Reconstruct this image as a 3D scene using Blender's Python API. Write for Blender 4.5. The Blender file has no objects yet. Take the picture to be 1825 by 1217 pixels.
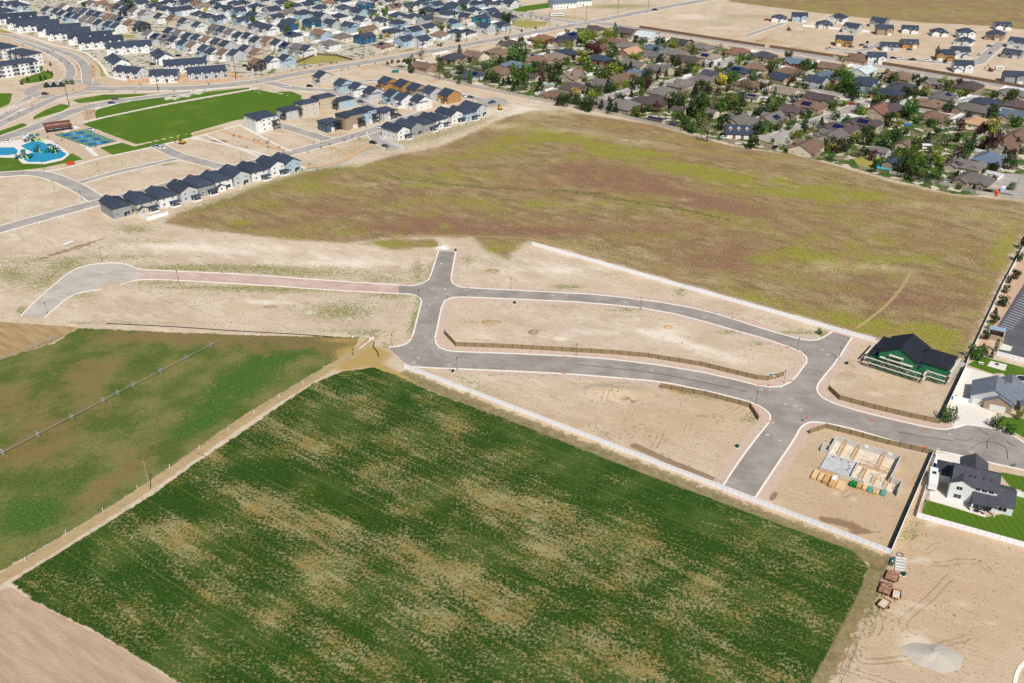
import bpy, bmesh, math, random
import numpy as np
from mathutils import Vector, Matrix
from mathutils.geometry import tessellate_polygon
random.seed(7)
S = bpy.context.scene
# ---------------------------------------------------------------- camera
CX, CY, F = 912.5, 608.5, 1700.0
TH = math.atan((CY+340)/F)
H = 178.0
cd = bpy.data.cameras.new('camera'); cam = bpy.data.objects.new('camera', cd)
S.collection.objects.link(cam); S.camera = cam
cam.location = (0, 0, H); cam.rotation_euler = (math.pi/2-TH, 0, 0)
cd.sensor_width = 36; cd.lens = F/1825*36; cd.clip_start = 1; cd.clip_end = 20000
S.render.resolution_x = 1024; S.render.resolution_y = 683
# ---------------------------------------------------------------- sky + sun
SAZ, SEL = math.atan2(.3, -.954), math.radians(51)
w = bpy.data.worlds.new('World'); S.world = w; w.use_nodes = True
nt = w.node_tree; bg = nt.nodes['Background']
sk = nt.nodes.new('ShaderNodeTexSky'); sk.sky_type = 'NISHITA'; sk.sun_disc = False
sk.sun_elevation = SEL; sk.sun_rotation = SAZ; sk.air_density = 1.0; sk.dust_density = .6
nt.links.new(sk.outputs[0], bg.inputs[0]); bg.inputs[1].default_value = 0.07
sl = bpy.data.lights.new('sun', 'SUN'); sl.energy = 4.7; sl.angle = math.radians(.5); sl.color = (1, .955, .89)
so = bpy.data.objects.new('sun', sl); S.collection.objects.link(so)
sd_ = Vector((math.sin(SAZ)*math.cos(SEL), math.cos(SAZ)*math.cos(SEL), math.sin(SEL)))
so.rotation_euler = sd_.to_track_quat('Z', 'Y').to_euler(); so.location = (0, 0, 400)
S.view_settings.view_transform = 'Standard'; S.view_settings.look = 'None'
S.view_settings.exposure = 0.0; S.view_settings.gamma = 1
# ---------------------------------------------------------------- helpers
_c, _s = math.cos(TH), math.sin(TH)
def P(x, y, z=0.0):                       # where the ray through photo pixel (x,y) meets height z
    dx, dy, dz = x-CX, F*_c-(y-CY)*_s, -F*_s-(y-CY)*_c
    t = (H-z)/-dz
    return Vector((dx*t, dy*t, z))
def PX(p):                                # world -> photo pixel
    x, y, z = p[0], p[1], p[2]-H
    fw = y*_c-z*_s; up = y*_s+z*_c
    return CX+F*x/fw, CY-F*up/fw
def srgb(*c):
    return tuple(((v/255)/12.92 if v/255 < .04045 else ((v/255+.055)/1.055)**2.4) for v in c)
COL = S.collection
def mesh(name, vs, fs, mat, parent=None, mats=None, mi=None, smooth=False):
    me = bpy.data.meshes.new(name); me.from_pydata([tuple(v) for v in vs], [], fs)
    for m in (mats or [mat]): me.materials.append(m)
    if mi is not None: me.polygons.foreach_set('material_index', mi)
    if smooth: me.polygons.foreach_set('use_smooth', [True]*len(fs))
    me.update(); o = bpy.data.objects.new(name, me); COL.objects.link(o)
    if parent: o.parent = parent
    return o
def tag(o, label=None, cat=None, group=None, kind=None):
    if label: o['label'] = label
    if cat: o['category'] = cat
    if group: o['group'] = group
    if kind: o['kind'] = kind
    return o
def empty(name, loc, rz, label, cat, group=None):
    o = bpy.data.objects.new(name, None); COL.objects.link(o); o.location = loc
    o.rotation_euler = (0, 0, rz); o.empty_display_size = .3
    return tag(o, label, cat, group)
class MB:
    def __init__(s): s.v = []; s.f = []
    def box(s, x0, x1, y0, y1, z0, z1):
        n = len(s.v)
        s.v += [(x0,y0,z0),(x1,y0,z0),(x1,y1,z0),(x0,y1,z0),(x0,y0,z1),(x1,y0,z1),(x1,y1,z1),(x0,y1,z1)]
        s.f += [(n+3,n+2,n+1,n),(n+4,n+5,n+6,n+7),(n,n+1,n+5,n+4),(n+1,n+2,n+6,n+5),(n+2,n+3,n+7,n+6),(n+3,n,n+4,n+7)]
        return s
    def xform(s, M, frm=0):
        for i in range(frm, len(s.v)): s.v[i] = tuple(M @ Vector(s.v[i]))
        return s
    def bar(s, a, b, r, n=4, r2=None):
        a, b = Vector(a), Vector(b); d = (b-a).normalized()
        u = d.orthogonal().normalized(); v = d.cross(u); k = len(s.v); r2 = r if r2 is None else r2
        for p, rr in ((a, r), (b, r2)):
            for i in range(n):
                t = 2*math.pi*(i+.5)/n; s.v.append(tuple(p+u*math.cos(t)*rr+v*math.sin(t)*rr))
        for i in range(n): s.f.append((k+i, k+(i+1) % n, k+n+(i+1) % n, k+n+i))
        s.f.append(tuple(k+i for i in range(n))[::-1]); s.f.append(tuple(k+n+i for i in range(n)))
        return s
    def prism(s, pts, z0, z1):            # vertical prism of a 2D outline
        n = len(s.v); k = len(pts)
        s.v += [(p[0], p[1], z0) for p in pts]+[(p[0], p[1], z1) for p in pts]
        for i in range(k): s.f.append((n+i, n+(i+1) % k, n+k+(i+1) % k, n+k+i))
        s.f.append(tuple(range(n+k, n+2*k))); s.f.append(tuple(range(n, n+k))[::-1])
        return s
    def slab(s, q, t):                    # thick slab from a 3D polygon, thickened downward
        n = len(s.v); k = len(q)
        s.v += [tuple(p) for p in q]+[(p[0], p[1], p[2]-t) for p in q]
        s.f.append(tuple(range(n, n+k))); s.f.append(tuple(range(n+k, n+2*k))[::-1])
        for i in range(k): s.f.append((n+i, n+k+i, n+k+(i+1) % k, n+(i+1) % k))
        return s
    def build(s, name, mat, parent=None, **k): return mesh(name, s.v, s.f, mat, parent, **k)
# ---------------------------------------------------------------- materials
MATS = {}
class NT:
    def __init__(s, m): s.t = m.node_tree; s.n = s.t.nodes; s.l = s.t.links
    def node(s, ty, **k):
        o = s.n.new(ty)
        for a, b in k.items(): setattr(o, a, b)
        return o
    def put(s, sock, v):
        if isinstance(v, (int, float)): sock.default_value = v
        elif isinstance(v, tuple): sock.default_value = v if len(v) == 4 or sock.type == 'VECTOR' else (*v, 1)
        else: s.l.new(v, sock)
    def math(s, op, a, b=0.0, c=None, clamp=False):
        o = s.node('ShaderNodeMath', operation=op, use_clamp=clamp)
        s.put(o.inputs[0], a); s.put(o.inputs[1], b)
        if c is not None: s.put(o.inputs[2], c)
        return o.outputs[0]
    def mix(s, f, a, b, mode='MIX'):
        o = s.node('ShaderNodeMix', data_type='RGBA', blend_type=mode)
        s.put(o.inputs[0], f); s.put(o.inputs[6], a); s.put(o.inputs[7], b)
        return o.outputs[2]
    def noise(s, scale, detail=2, rough=.55, sx=1, sy=1, rot=0, dist=0, vec=None, off=0):
        if vec is None: vec = s.node('ShaderNodeNewGeometry').outputs['Position']
        if rot:
            m0 = s.node('ShaderNodeMapping'); m0.inputs['Rotation'].default_value = (0, 0, rot); s.l.new(vec, m0.inputs[0]); vec = m0.outputs[0]
        mp = s.node('ShaderNodeMapping')
        mp.inputs['Scale'].default_value = (sx, sy, 1); mp.inputs['Location'].default_value = (off, off*.7, 0)
        s.l.new(vec, mp.inputs[0])
        o = s.node('ShaderNodeTexNoise'); o.inputs['Scale'].default_value = scale
        o.inputs['Detail'].default_value = detail; o.inputs['Roughness'].default_value = rough
        o.inputs['Distortion'].default_value = dist
        s.l.new(mp.outputs[0], o.inputs['Vector']); return o.outputs['Fac']
    def step(s, v, lo, hi):
        o = s.node('ShaderNodeMapRange', interpolation_type='SMOOTHSTEP')
        s.put(o.inputs[0], v); o.inputs[1].default_value = lo; o.inputs[2].default_value = hi
        return o.outputs[0]
    def attr(s, name):
        o = s.node('ShaderNodeAttribute', attribute_name=name); return o.outputs['Fac']
def newmat(name, rough=.8, spec=.3):
    m = bpy.data.materials.new(name); m.use_nodes = True
    b = m.node_tree.nodes['Principled BSDF']; b.inputs['Roughness'].default_value = rough
    b.inputs['Specular IOR Level'].default_value = spec
    return m, b, NT(m)
def M(name, col, rough=.8, spec=.3, var=.12, scale=.8, col2=None, metal=0, obj=False, rnd=0.0):
    """plain painted/mineral surface with a little procedural mottling (obj: noise in object space)"""
    if name in MATS: return MATS[name]
    m, b, n = newmat(name, rough, spec); b.inputs['Metallic'].default_value = metal
    vec = n.node('ShaderNodeTexCoord').outputs['Object'] if obj else None
    f = n.noise(scale, 3, .6, vec=vec)
    c2 = col2 or tuple(v*(1-var*2) for v in col)
    c = n.mix(n.step(f, .3, .7), c2, tuple(min(1, v*(1+var*.4)) for v in col))
    if rnd:
        oi = n.node('ShaderNodeObjectInfo'); hs = n.node('ShaderNodeHueSaturation')
        n.l.new(n.math('MULTIPLY_ADD', oi.outputs['Random'], rnd*2, 1-rnd), hs.inputs['Value'])
        n.l.new(c, hs.inputs['Color']); c = hs.outputs[0]
    n.l.new(c, b.inputs['Base Color']); MATS[name] = m
    return m
# ================================================================ GROUND
NX, = (920,)
ys = [112.0]
while ys[-1] < 1250: ys.append(ys[-1]+max(.42, .42*(ys[-1]/150)**1.55))
ys += [1400, 1700, 2200, 3000, 5000, 9000]
ys = np.array([-400., 0., 60., 95.]+ys)
us = np.linspace(-.78, .78, NX); us = np.concatenate([[-9, -3, -1.3], us, [1.3, 3, 9]])
span = np.maximum(ys, 112.0)
GX = us[None, :]*span[:, None]; GY = np.repeat(ys[:, None], len(us), 1)
fw = GY*_c+H*_s; up = GY*_s-H*_c; fw = np.maximum(fw, 5)
IU = CX+F*GX/fw; IV = CY-F*up/fw                      # photo pixel of every ground vertex (annotation frame)
def sdpoly(pts, clip=9.0, world=False):
    q = np.array([(p[0], p[1]) if world else tuple(P(*p))[:2] for p in pts])
    x0, y0 = q.min(0)-clip; x1, y1 = q.max(0)+clip
    out = np.full(GX.shape, -clip)
    r = np.where((ys >= y0) & (ys <= y1))[0]
    if len(r) == 0: return out
    r0, r1 = r[0], r[-1]+1
    X, Y = GX[r0:r1], GY[r0:r1]
    msk = (X >= x0) & (X <= x1); c = np.where(msk.any(0))[0]
    if len(c) == 0: return out
    c0, c1 = c[0], c[-1]+1; X, Y = X[:, c0:c1], Y[:, c0:c1]
    d = np.full(X.shape, 1e9); ins = np.zeros(X.shape, bool); n = len(q)
    for i in range(n):
        ax, ay = q[i]; bx, by = q[(i+1) % n]; ex, ey = bx-ax, by-ay; L = ex*ex+ey*ey+1e-9
        t = np.clip(((X-ax)*ex+(Y-ay)*ey)/L, 0, 1)
        d = np.minimum(d, (X-ax-t*ex)**2+(Y-ay-t*ey)**2)
        if ay != by:
            cr = ((Y >= ay) != (Y >= by)); xi = ax+(Y-ay)*ex/(by-ay); ins ^= cr & (X < xi)
    d = np.sqrt(d); out[r0:r1, c0:c1] = np.clip(np.where(ins, d, -d), -clip, clip)
    return out
def sdline(pts, wid, clip=9.0):
    q = [tuple(P(*p))[:2] for p in pts]; out = np.full(GX.shape, -clip)
    for i in range(len(q)-1):
        ax, ay = q[i]; bx, by = q[i+1]; m = clip+wid
        r = np.where((ys >= min(ay, by)-m) & (ys <= max(ay, by)+m))[0]
        if len(r) == 0: continue
        sl_ = slice(r[0], r[-1]+1); X, Y = GX[sl_], GY[sl_]
        ex, ey = bx-ax, by-ay; L = ex*ex+ey*ey+1e-9
        t = np.clip(((X-ax)*ex+(Y-ay)*ey)/L, 0, 1)
        d = wid/2-np.sqrt((X-ax-t*ex)**2+(Y-ay-t*ey)**2)
        out[sl_] = np.maximum(out[sl_], np.clip(d, -clip, clip))
    return out
def blobs(lst, base=0.0, da=0):
    o = np.full(GX.shape, float(base))
    for b in lst:
        x, y, rx, ry, s = b[:5]; a = math.radians(b[5] if len(b) > 5 else da)
        dx, dy = IU-x, IV-y; ca, sa = math.cos(a), math.sin(a)
        u, v = dx*ca+dy*sa, -dx*sa+dy*ca
        o += s*np.exp(-((u/rx)**2+(v/ry)**2)*.8)
    return o
# --- outlines (photo pixels, unprojected to the ground)
ALF = [(20,1038),(273,881),(344,828),(420,778),(500,722),(560,682),(610,662),(665,655),(705,668),(760,695),(900,746),(1150,845),(1400,938),(1520,981),(1548,1008),(1530,1060),(1445,1217),(1425,1290),(350,1290),(330,1222),(180,1130),(60,1070)]
FLD = [(-60,1060),(-60,700),(0,640),(95,612),(140,584),(300,592),(470,598),(640,601),(628,632),(500,713),(380,790),(240,880),(0,1018)]
BRN = [(-80,575),(0,573),(140,583),(92,612),(0,640),(-80,690)]
MEA = [(285,398),(330,376),(420,345),(520,312),(570,300),(640,296),(700,275),(780,262),(850,232),(900,208),(950,196),(1000,196),(1090,210),(1170,222),(1250,246),(1330,264),(1420,275),(1500,297),(1600,326),(1700,348),(1770,352),(1830,360),(1840,400),(1800,470),(1720,645),(1700,660),(1640,640),(1560,604),(1400,558),(1200,502),(1080,467),(948,430),(930,436),(905,462),(870,450),(840,425),(760,421),(650,430),(610,434),(480,424),(380,412)]
MEA2 = [(1240,-90),(1300,3),(1400,16),(1550,33),(1640,40),(1760,46),(1900,60),(2300,-90)]
MEA3 = [(640,432),(700,424),(775,426),(790,440),(700,446)]
BEI = [(-60,1070),(20,1046),(60,1074),(180,1134),(330,1226),(350,1300),(-100,1300)]
LAWNS = [[(146,221),(243,257),(343,236),(420,214),(490,205),(548,178),(458,159),(300,187),(191,209)],
 [(171,211),(168,200),(180,190),(240,179),(320,168),(380,160),(440,155),(452,157),(300,184),(191,206)],
 [(128,178),(186,168),(285,166),(250,171),(222,174),(141,184)],[(58,209),(80,196),(108,185),(128,188),(110,198),(60,213)],
 [(493,163),(520,163),(543,172),(528,174)],[(0,277),(34,279),(57,291),(115,282),(125,274),(149,270),(166,280),(80,298),(0,308),(-40,315),(-40,277)],
 [(155,268),(217,254),(240,261),(338,238),(347,243),(200,277),(167,274)],[(91,255),(136,268),(126,269),(92,260)],
 [(0,233),(40,219),(51,223),(0,241),(-40,255),(-40,245)],[(-30,166),(22,166),(18,183),(0,197),(-30,205)],
 [(1648,890),(1642,914),(1840,970),(1840,873),(1800,880),(1800,900),(1790,915),(1756,922),(1700,905)],
 [(1778,840),(1840,852),(1840,878),(1802,869)],[(1749,635),(1723,650),(1769,666),(1787,665),(1802,681),(1830,690),(1830,656)],
 [(1772,741),(1825,746),(1840,790),(1805,768),(1785,758)],[(900,15),(975,5),(1011,9),(922,22)],
 [(35,142),(60,133),(80,126),(102,128),(98,138),(70,146),(45,149)],[(74,106),(88,108),(98,120),(82,114)],[(660,248),(680,240),(672,250)],
 [(65,118),(78,117),(76,125),(66,127)],[(110,135),(117,133),(113,141),(100,144)],[(836,72),(910,58),(908,61),(838,78)],[(716,90),(760,84),(758,88),(718,93)],
 [(801,78),(842,71),(842,75),(803,82)],[(950,52),(982,47),(985,50),(955,54)]]
DRYL = [[(525,105),(560,98),(610,100),(627,107),(560,114),(525,113)],[(912,38),(938,35),(981,42),(948,51),(913,45)],
 [(0,49),(40,60),(100,76),(150,92),(145,96),(90,83),(30,66),(0,58)],[(218,61),(240,62),(235,68),(222,67)],
 [(172,110),(182,112),(190,136),(178,136)],[(180,140),(225,150),(190,148)],[(1520,282),(1560,275),(1590,292),(1555,300),(1530,295)]]
# mown strip, farm track, soil strips
dirtroad = sdline([(-20,1043),(80,985),(230,890),(330,822),(440,745),(560,672),(640,625),(665,600)], 4.2)
strip_A = sdline([(720,668),(900,742),(1150,838),(1400,936),(1570,1000),(1510,1110),(1440,1240)], 6)
ATT = {}
ATT['alf'] = sdpoly(ALF); ATT['fld'] = sdpoly(FLD); ATT['brn'] = sdpoly(BRN); ATT['bei'] = sdpoly(BEI)
ATT['mea'] = np.maximum(np.maximum(sdpoly(MEA), sdpoly(MEA2)), sdpoly(MEA3))
lw = np.full(GX.shape, -9.0)
for p in LAWNS: lw = np.maximum(lw, sdpoly(p))
ATT['lawn'] = lw
dl = np.full(GX.shape, -9.0)
for p in DRYL: dl = np.maximum(dl, sdpoly(p))
ATT['dryl'] = dl; ATT['trk'] = dirtroad; ATT['stripa'] = strip_A
ATT['straw'] = np.clip(blobs([(486,760,60,15,.6,25),(529,776,60,16,.5,20),(378,814,60,15,.7),(545,808,90,20,.35),(713,841,50,25,.5),(799,760,50,20,.5),(448,884,70,25,.6),(324,938,50,25,.5),
 (529,927,70,25,.7,10),(621,949,80,25,.75,15),(718,987,60,25,.8),(853,1057,60,30,.75),(594,1035,120,35,.55),(799,1121,80,40,.6),(302,960,60,12,.45),(432,1078,170,12,.4,25),(864,905,60,25,.5),
 (864,814,55,20,.6),(826,878,40,20,.5),(216,1116,90,10,.35,35),(996,935,60,30,.6),(976,975,90,30,.5),(1045,940,50,25,.6),(927,896,60,20,.5),(848,1044,60,20,.5),(897,1078,80,30,.5),
 (1144,1029,100,30,.4),(1193,985,100,25,.32),(1292,1064,100,30,.32),(1075,1152,90,30,.45),(976,1187,60,25,.55),(1144,1187,60,30,.6),(1292,1167,120,25,.4),(1410,1207,40,20,.6),
 (1504,965,50,15,.35),(1380,1010,90,30,.25),(640,720,90,20,.3),(560,690,40,14,.4),(700,780,60,20,.3),(350,1000,200,14,.3,27),(600,1150,200,20,.3,22),
 (443,835,48,20,-.75,10),(583,889,60,16,-.7),(648,922,40,14,-.5),(324,884,60,20,-.5),(790,690,150,40,-.2),(1144,867,160,50,-.25,20),(300,1050,200,30,-.2,28),(760,900,50,20,-.3),(200,1010,60,8,.4),(260,1100,140,8,.35),(420,1150,160,9,.3),(620,1000,160,10,.3),(480,905,120,10,.35),(760,930,100,9,.4),(900,990,80,9,.3),(1020,1010,120,10,.3),(700,870,80,10,.35),(1250,1120,100,10,.3),(560,1110,160,10,.3)], .27, 27), 0, 1)
ATT['lush'] = np.clip(blobs([(650,700,90,25,.8),(1144,867,250,50,.6,20),(443,835,60,20,.6),(300,1080,250,40,.6,28),(1380,940,150,30,.5,20),(520,620,60,14,.8,-15),(430,680,90,30,.7,-25),(560,600,70,14,.6),
 (60,900,90,40,.6,-25),(230,760,50,12,.4),(110,655,40,16,.7),(200,690,30,12,.5),(150,610,40,12,.5,-20),(360,745,60,20,.8,-30),(950,1120,60,25,.4),(700,1170,200,30,.4)], .1), 0, 1)
ATT['fbrn'] = np.clip(blobs([(90,770,110,28,.9,-25),(30,720,50,20,.7),(180,650,60,14,.4),(330,600,180,12,1.1),(540,612,110,12,1.1),(120,660,70,24,.5),(170,880,50,14,.8,-30),(250,820,60,16,.6,-30),(100,690,80,20,.3),(470,630,30,8,.5),(600,625,30,10,.9),(60,810,60,16,.6)], .12), 0, 1)
ATT['mYG'] = np.clip(blobs([(1045,254,80,9,.9,15),(1181,290,120,11,.9,12),(1316,322,130,15,.8,12),(1497,345,120,14,.9,8),(1384,453,60,15,.6),(1475,458,90,20,.75),(1633,462,60,20,.6),(1353,535,70,13,.8,20),(1497,566,70,13,.9,10),
 (1610,589,90,18,.7),(1792,430,22,45,.8,25),(1770,480,14,40,.6,25),(1685,615,30,25,.9),(1640,600,40,12,.6),(1090,262,80,6,.4,10),(560,318,80,7,.5,-12),(1271,381,100,8,.45,8),(1226,399,90,8,.4),(1520,426,80,10,.5),(936,244,60,9,.9,-5),(872,269,100,10,.8,-10),(798,313,90,9,.7),(724,377,80,12,.45),(625,412,60,7,.6),(428,397,34,6,.8),(556,402,40,6,.5),
 (709,436,60,6,.9),(886,446,40,9,.6),(822,357,80,7,.55),(946,367,70,7,.5),(551,333,80,8,.6),(477,362,80,7,.6),(655,288,60,6,.6),(1094,278,80,8,.5),(1400,25,300,10,.5,4),(1600,18,200,6,.4),(1100,365,80,7,.5),(1180,420,60,7,.4),(960,440,60,6,.4,10),(1120,490,70,6,.4,14),(760,330,60,5,.5)], .1), 0, 1)
ATT['mRed'] = np.clip(blobs([(1113,322,70,12,.95),(1203,345,110,10,.7,10),(1294,372,90,10,.5,8),(1316,444,100,22,.5),(1271,471,60,12,.4),(1023,300,60,9,.6),(699,407,70,8,.8),(773,392,80,8,.65),(862,407,90,9,.65),(556,367,80,9,.45),
 (724,343,70,7,.4),(1020,412,120,9,.55),(1094,313,50,10,.8),(1040,390,60,6,.3),(1560,530,80,14,.4),(1640,540,60,12,.4),(480,400,60,6,.3),(1180,400,40,6,.4),(620,380,50,6,.4),(900,380,50,5,.3),(1500,500,50,8,.3)], .05), 0, 1)
ATT['mPale'] = np.clip(blobs([(1217,354,30,5,.5),(1497,476,90,12,.65),(1090,245,90,7,.6,8),(1407,317,60,3,.5,12),(1633,367,60,12,.5),(1746,381,60,16,.5),(1791,417,30,30,.4),(1136,453,90,7,.5,15),(1249,494,60,7,.5,14),(970,200,60,12,.9),
 (674,328,60,3,.7,-5),(502,347,60,7,.5),(724,269,80,8,.7),(1190,262,80,5,.4,8),(1470,300,80,6,.4,10),(1040,445,60,6,.5,14),(1560,605,30,6,.7),(1360,560,50,5,.3,16),(880,225,60,8,.8),(620,300,50,6,.6),(1350,290,60,5,.3),(1690,420,50,8,.3),(1600,480,50,8,.3),(1430,520,40,8,.25),(1000,230,60,6,.4),(400,385,40,6,.4),(1650,25,200,6,.3)], .1), 0, 1)
WEED = [(450,478,260,5,.5),(560,512,160,3,.7),(350,512,160,3,.5),(60,500,60,20,.5),(130,470,70,10,.4),(300,540,60,5,.25),(650,590,70,5,.5),(745,480,10,20,.7),(905,520,80,3,.5),(1000,545,90,2.5,.5),(890,460,60,8,.35),(1080,490,80,6,.35,16),(1280,560,80,6,.35,16),(1400,580,60,5,.4,16),(1120,565,60,3,.4),(1350,595,50,3,.5,15),(930,668,120,3,.45),(1300,715,60,3,.4,12),(1340,745,8,10,.5),(860,690,70,5,.5,22),(240,280,120,6,.35,-12),(200,300,100,5,.35,-12),(380,260,60,6,.25),(560,210,40,5,.3),(60,380,60,8,.2),(700,230,60,8,.5,-15),(540,320,80,8,.4,-14),(460,345,90,8,.4,-14),(340,375,60,4,.6,-14),(229,457,80,6,.6),(375,476,120,7,.8),(541,488,130,6,.8),(687,499,60,6,.7),(291,503,80,5,.8),(500,517,150,6,.8),(700,526,50,7,.8),(604,555,72,16,.95),(740,567,8,40,.9,15),(146,526,30,6,.8),(104,484,50,12,.5,-35),(42,555,12,9,1.2),(17,488,25,12,.8),
 (242,409,36,8,.9),(33,463,60,8,.5),(250,575,160,2.5,.6),(520,590,120,2.5,.4),(832,463,14,8,.6),(1001,511,20,4,.8),(837,574,25,8,.5),(1117,552,34,4,.8),(1295,592,22,4,.9),(1213,519,15,8,.8),(1350,612,22,4,.8),(1418,593,30,3,1),(1021,511,20,4,.8),(1227,702,55,3,.9,12),
 (1062,683,70,2.5,.6),(863,704,60,5,.6,20),(1321,748,20,8,.4),(770,480,8,25,.7,15),(690,618,14,7,.8),(720,640,10,4,.8,30),(1470,596,8,8,1),(1650,905,12,40,.4,25),(1620,950,22,16,.7),(1560,1090,9,80,.6,20),(650,265,90,10,.6,-12),(780,240,70,10,.6,-15),(870,210,60,8,.5,-20),(600,300,70,7,.7),
 (500,318,60,5,.6,-14),(400,350,70,4,.6,-16),(300,292,20,3,.8),(220,305,70,3,.6,-10),(150,290,60,4,.4,-12),(560,215,10,5,.5),(270,430,60,5,.5),(180,440,60,6,.4),(600,240,30,5,.6),(1000,30,60,4,.7,5),(1080,12,60,4,.7),(1130,10,60,4,.5),(1330,30,80,6,.6),(1270,42,60,4,.4),(1420,56,20,3,.6),
 (1680,60,60,3,.5),(655,600,30,10,.5),(560,264,30,4,.5),(640,250,30,4,.5),(1400,66,30,2,.4)]
ATT['weed'] = np.clip(blobs(WEED, .05), 0, 1)
ATT['pale'] = np.clip(blobs([(1120,570,60,6,.5,8),(1300,640,60,8,.5,14),(870,600,50,6,.4),(560,470,160,8,.4),(300,440,120,8,.35),(1100,770,60,6,.35,20),(1580,700,60,8,.5),(1530,735,40,4,.4),(1600,1010,60,8,.4,-20),(1760,1110,60,6,.4),(1620,1160,30,20,.4),(1000,480,100,6,.4),(1185,593,60,10,.7),(1226,612,80,6,.8,15),(1048,593,40,9,.6),(999,604,12,4,1),(450,445,230,18,.5),(479,538,50,5,.7),(554,557,14,3,1),(788,440,12,6,1.2),(640,470,60,12,.4),(950,475,120,20,.35),(1250,98,60,6,.7),(1240,30,50,5,.7),
 (1300,50,60,4,.5),(1440,45,60,3,.6,-25),(800,279,14,4,1.2),(614,338,15,3,1.2),(1199,471,14,3,1),(350,246,12,3,1),(1664,935,20,10,.6,-10),(1650,1130,50,20,.35),(880,205,60,12,.6),(940,195,40,12,.6),(1520,890,10,6,.6),(1490,880,8,4,.5),(1660,1000,30,8,.4),(1690,1080,60,8,.4),(1600,1100,20,40,.3,30),(80,420,120,14,.3),(160,250,60,6,.2)], 0), 0, 1)
ATT['damp'] = np.clip(np.maximum(blobs([(1499,932,48,7,.9,14),(1530,950,30,5,.5),(1378,884,9,6,1,-50),(1290,858,9,4,.7),(1395,640,14,8,.3,50),(390,252,16,3,1.2),(1125,712,40,9,.45,10),(1100,730,40,10,.3),(1560,1008,20,14,.7,20),(780,270,50,4,.3,-20),(870,180,30,4,.2),(1610,605,12,4,.3),(120,446,120,5,.6,-17),(1300,150,0.1,.1,0)], 0),
   np.clip((sdline([(1130,794),(1200,825),(1272,854)], 1.6)+1.5)/2.0, 0, .9)), 0, 1)
ATT['tan'] = np.clip(blobs([(1680,1060,320,170,1),(1530,860,150,90,.9),(1590,700,90,50,.7),(1180,750,220,60,.8),(1450,520,80,30,.2),(60,1150,300,60,.4),(1500,70,400,40,.4)]), 0, 1)
rut = np.zeros(GX.shape); RR = random.Random(5)
def arc(cx, cy, r, a0, a1, wob=.15, gauge=1.9, wd=.34, s=.8):
    c = P(cx, cy)
    for g in (0, gauge):
        pts = [PX((c.x+math.cos(a0+(a1-a0)*i/9)*(r+g)*(1+wob*math.sin(i*.7+cx)), c.y+math.sin(a0+(a1-a0)*i/9)*(r+g)*(1+wob*math.cos(i*.5+cy)), 0)) for i in range(10)]
        np.maximum(rut, np.clip((sdline(pts, wd, 1.5)+.32)/.4, 0, 1)*s, out=rut)
for i in range(30):
    x, y = RR.uniform(1600,1830), RR.uniform(985,1210); a0 = RR.uniform(0,6.28); arc(x, y, RR.uniform(8,26), a0, a0+RR.uniform(.5,1.5), s=RR.uniform(.3,.9))
for i in range(24):
    x, y = RR.uniform(1080,1300), RR.uniform(700,800); a0 = RR.uniform(0,6.28); arc(x, y, RR.uniform(4,16), a0, a0+RR.uniform(.6,2), s=RR.uniform(.3,.9))
for i in range(9): arc(1490+RR.uniform(-8,8), 655+RR.uniform(-6,6), RR.uniform(3,7), 0, 5.6, .1, s=.5); 
for i in range(10):
    x, y = RR.uniform(1440,1640), RR.uniform(800,930); a0 = RR.uniform(0,6.28); arc(x, y, RR.uniform(12,26), a0, a0+RR.uniform(.5,1.2), s=RR.uniform(.3,.7))
for i in range(26):
    x, y = RR.uniform(200,1350), RR.choice([RR.uniform(430,475), RR.uniform(525,600)]); a0 = RR.uniform(0,6.28); arc(x, y, RR.uniform(15,60), a0, a0+RR.uniform(.3,1.0), s=RR.uniform(.2,.6))
arc(1625, 690, 16, 2.6, 3.7, s=.4)
ATT['rut'] = rut
ATT['ditch'] = np.maximum(sdline([(690,314),(780,326),(872,335),(1000,341),(1075,345)], 2.2, 3), sdline([(990,337),(1080,352),(1150,363),(1230,376),(1295,391)], 2.6, 3))
ATT['yel'] = np.clip(blobs([(648,632,48,16,1.1),(705,668,46,8,.8,25),(615,655,30,10,.6),(600,606,50,5,.5),(560,595,120,3,.4)]), 0, 1)
# soil strips along the new roads: pinkish road base
ASPH = [(783,447),(811,449),(802,497),(806,506),(817,511),(830,513.4),(1019,523),(1062,525.5),(1133,533),(1199,542.7),(1254,553.7),(1309,570),(1364,588),(1400,598),(1427,605.7),(1446,607.5),(1460,606),(1473,599),(1485,591.4),
 (1517,600.8),(1491,641.5),(1459,679.7),(1454,689.6),(1455.5,699.4),(1464,709.3),(1484,719),(1523,731.5),(1597,750),(1646,761),(1676,766),(1691,766),(1711,758.6),(1725,757.4),(1755,761.7),(1778,765.6),(1797,774),(1814,782.4),(1825,791),(1845,812),(1846,830),(1825,837),
 (1765,824),(1717,812),(1686,805.5),(1660,801),(1603,788.4),(1544.5,770.7),(1509,761),(1471.5,753),(1450,750.7),(1436,753),(1424,762.5),(1415,781),(1379.6,833),(1344,887),(1290,866),(1320.7,819),(1351,779),(1372.5,753),(1375,741),(1368,732),(1351,721),(1335,715),
 (1297,704.7),(1254,694.8),(1182.7,679.7),(1089.6,671.5),(1019,666),(925.5,661),(814.6,656.6),(761.7,654.6),(735,652.5),(721,646),(692,619.3),(711,618),(724,614),(734,605.5),(739,591.6),(751.6,541),(753,536),(746.5,528.6),(734,523.5),(711,522.8),(711,508.4),(734,509.7),(751.6,506),(764,499.6),(768,493)]
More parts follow.
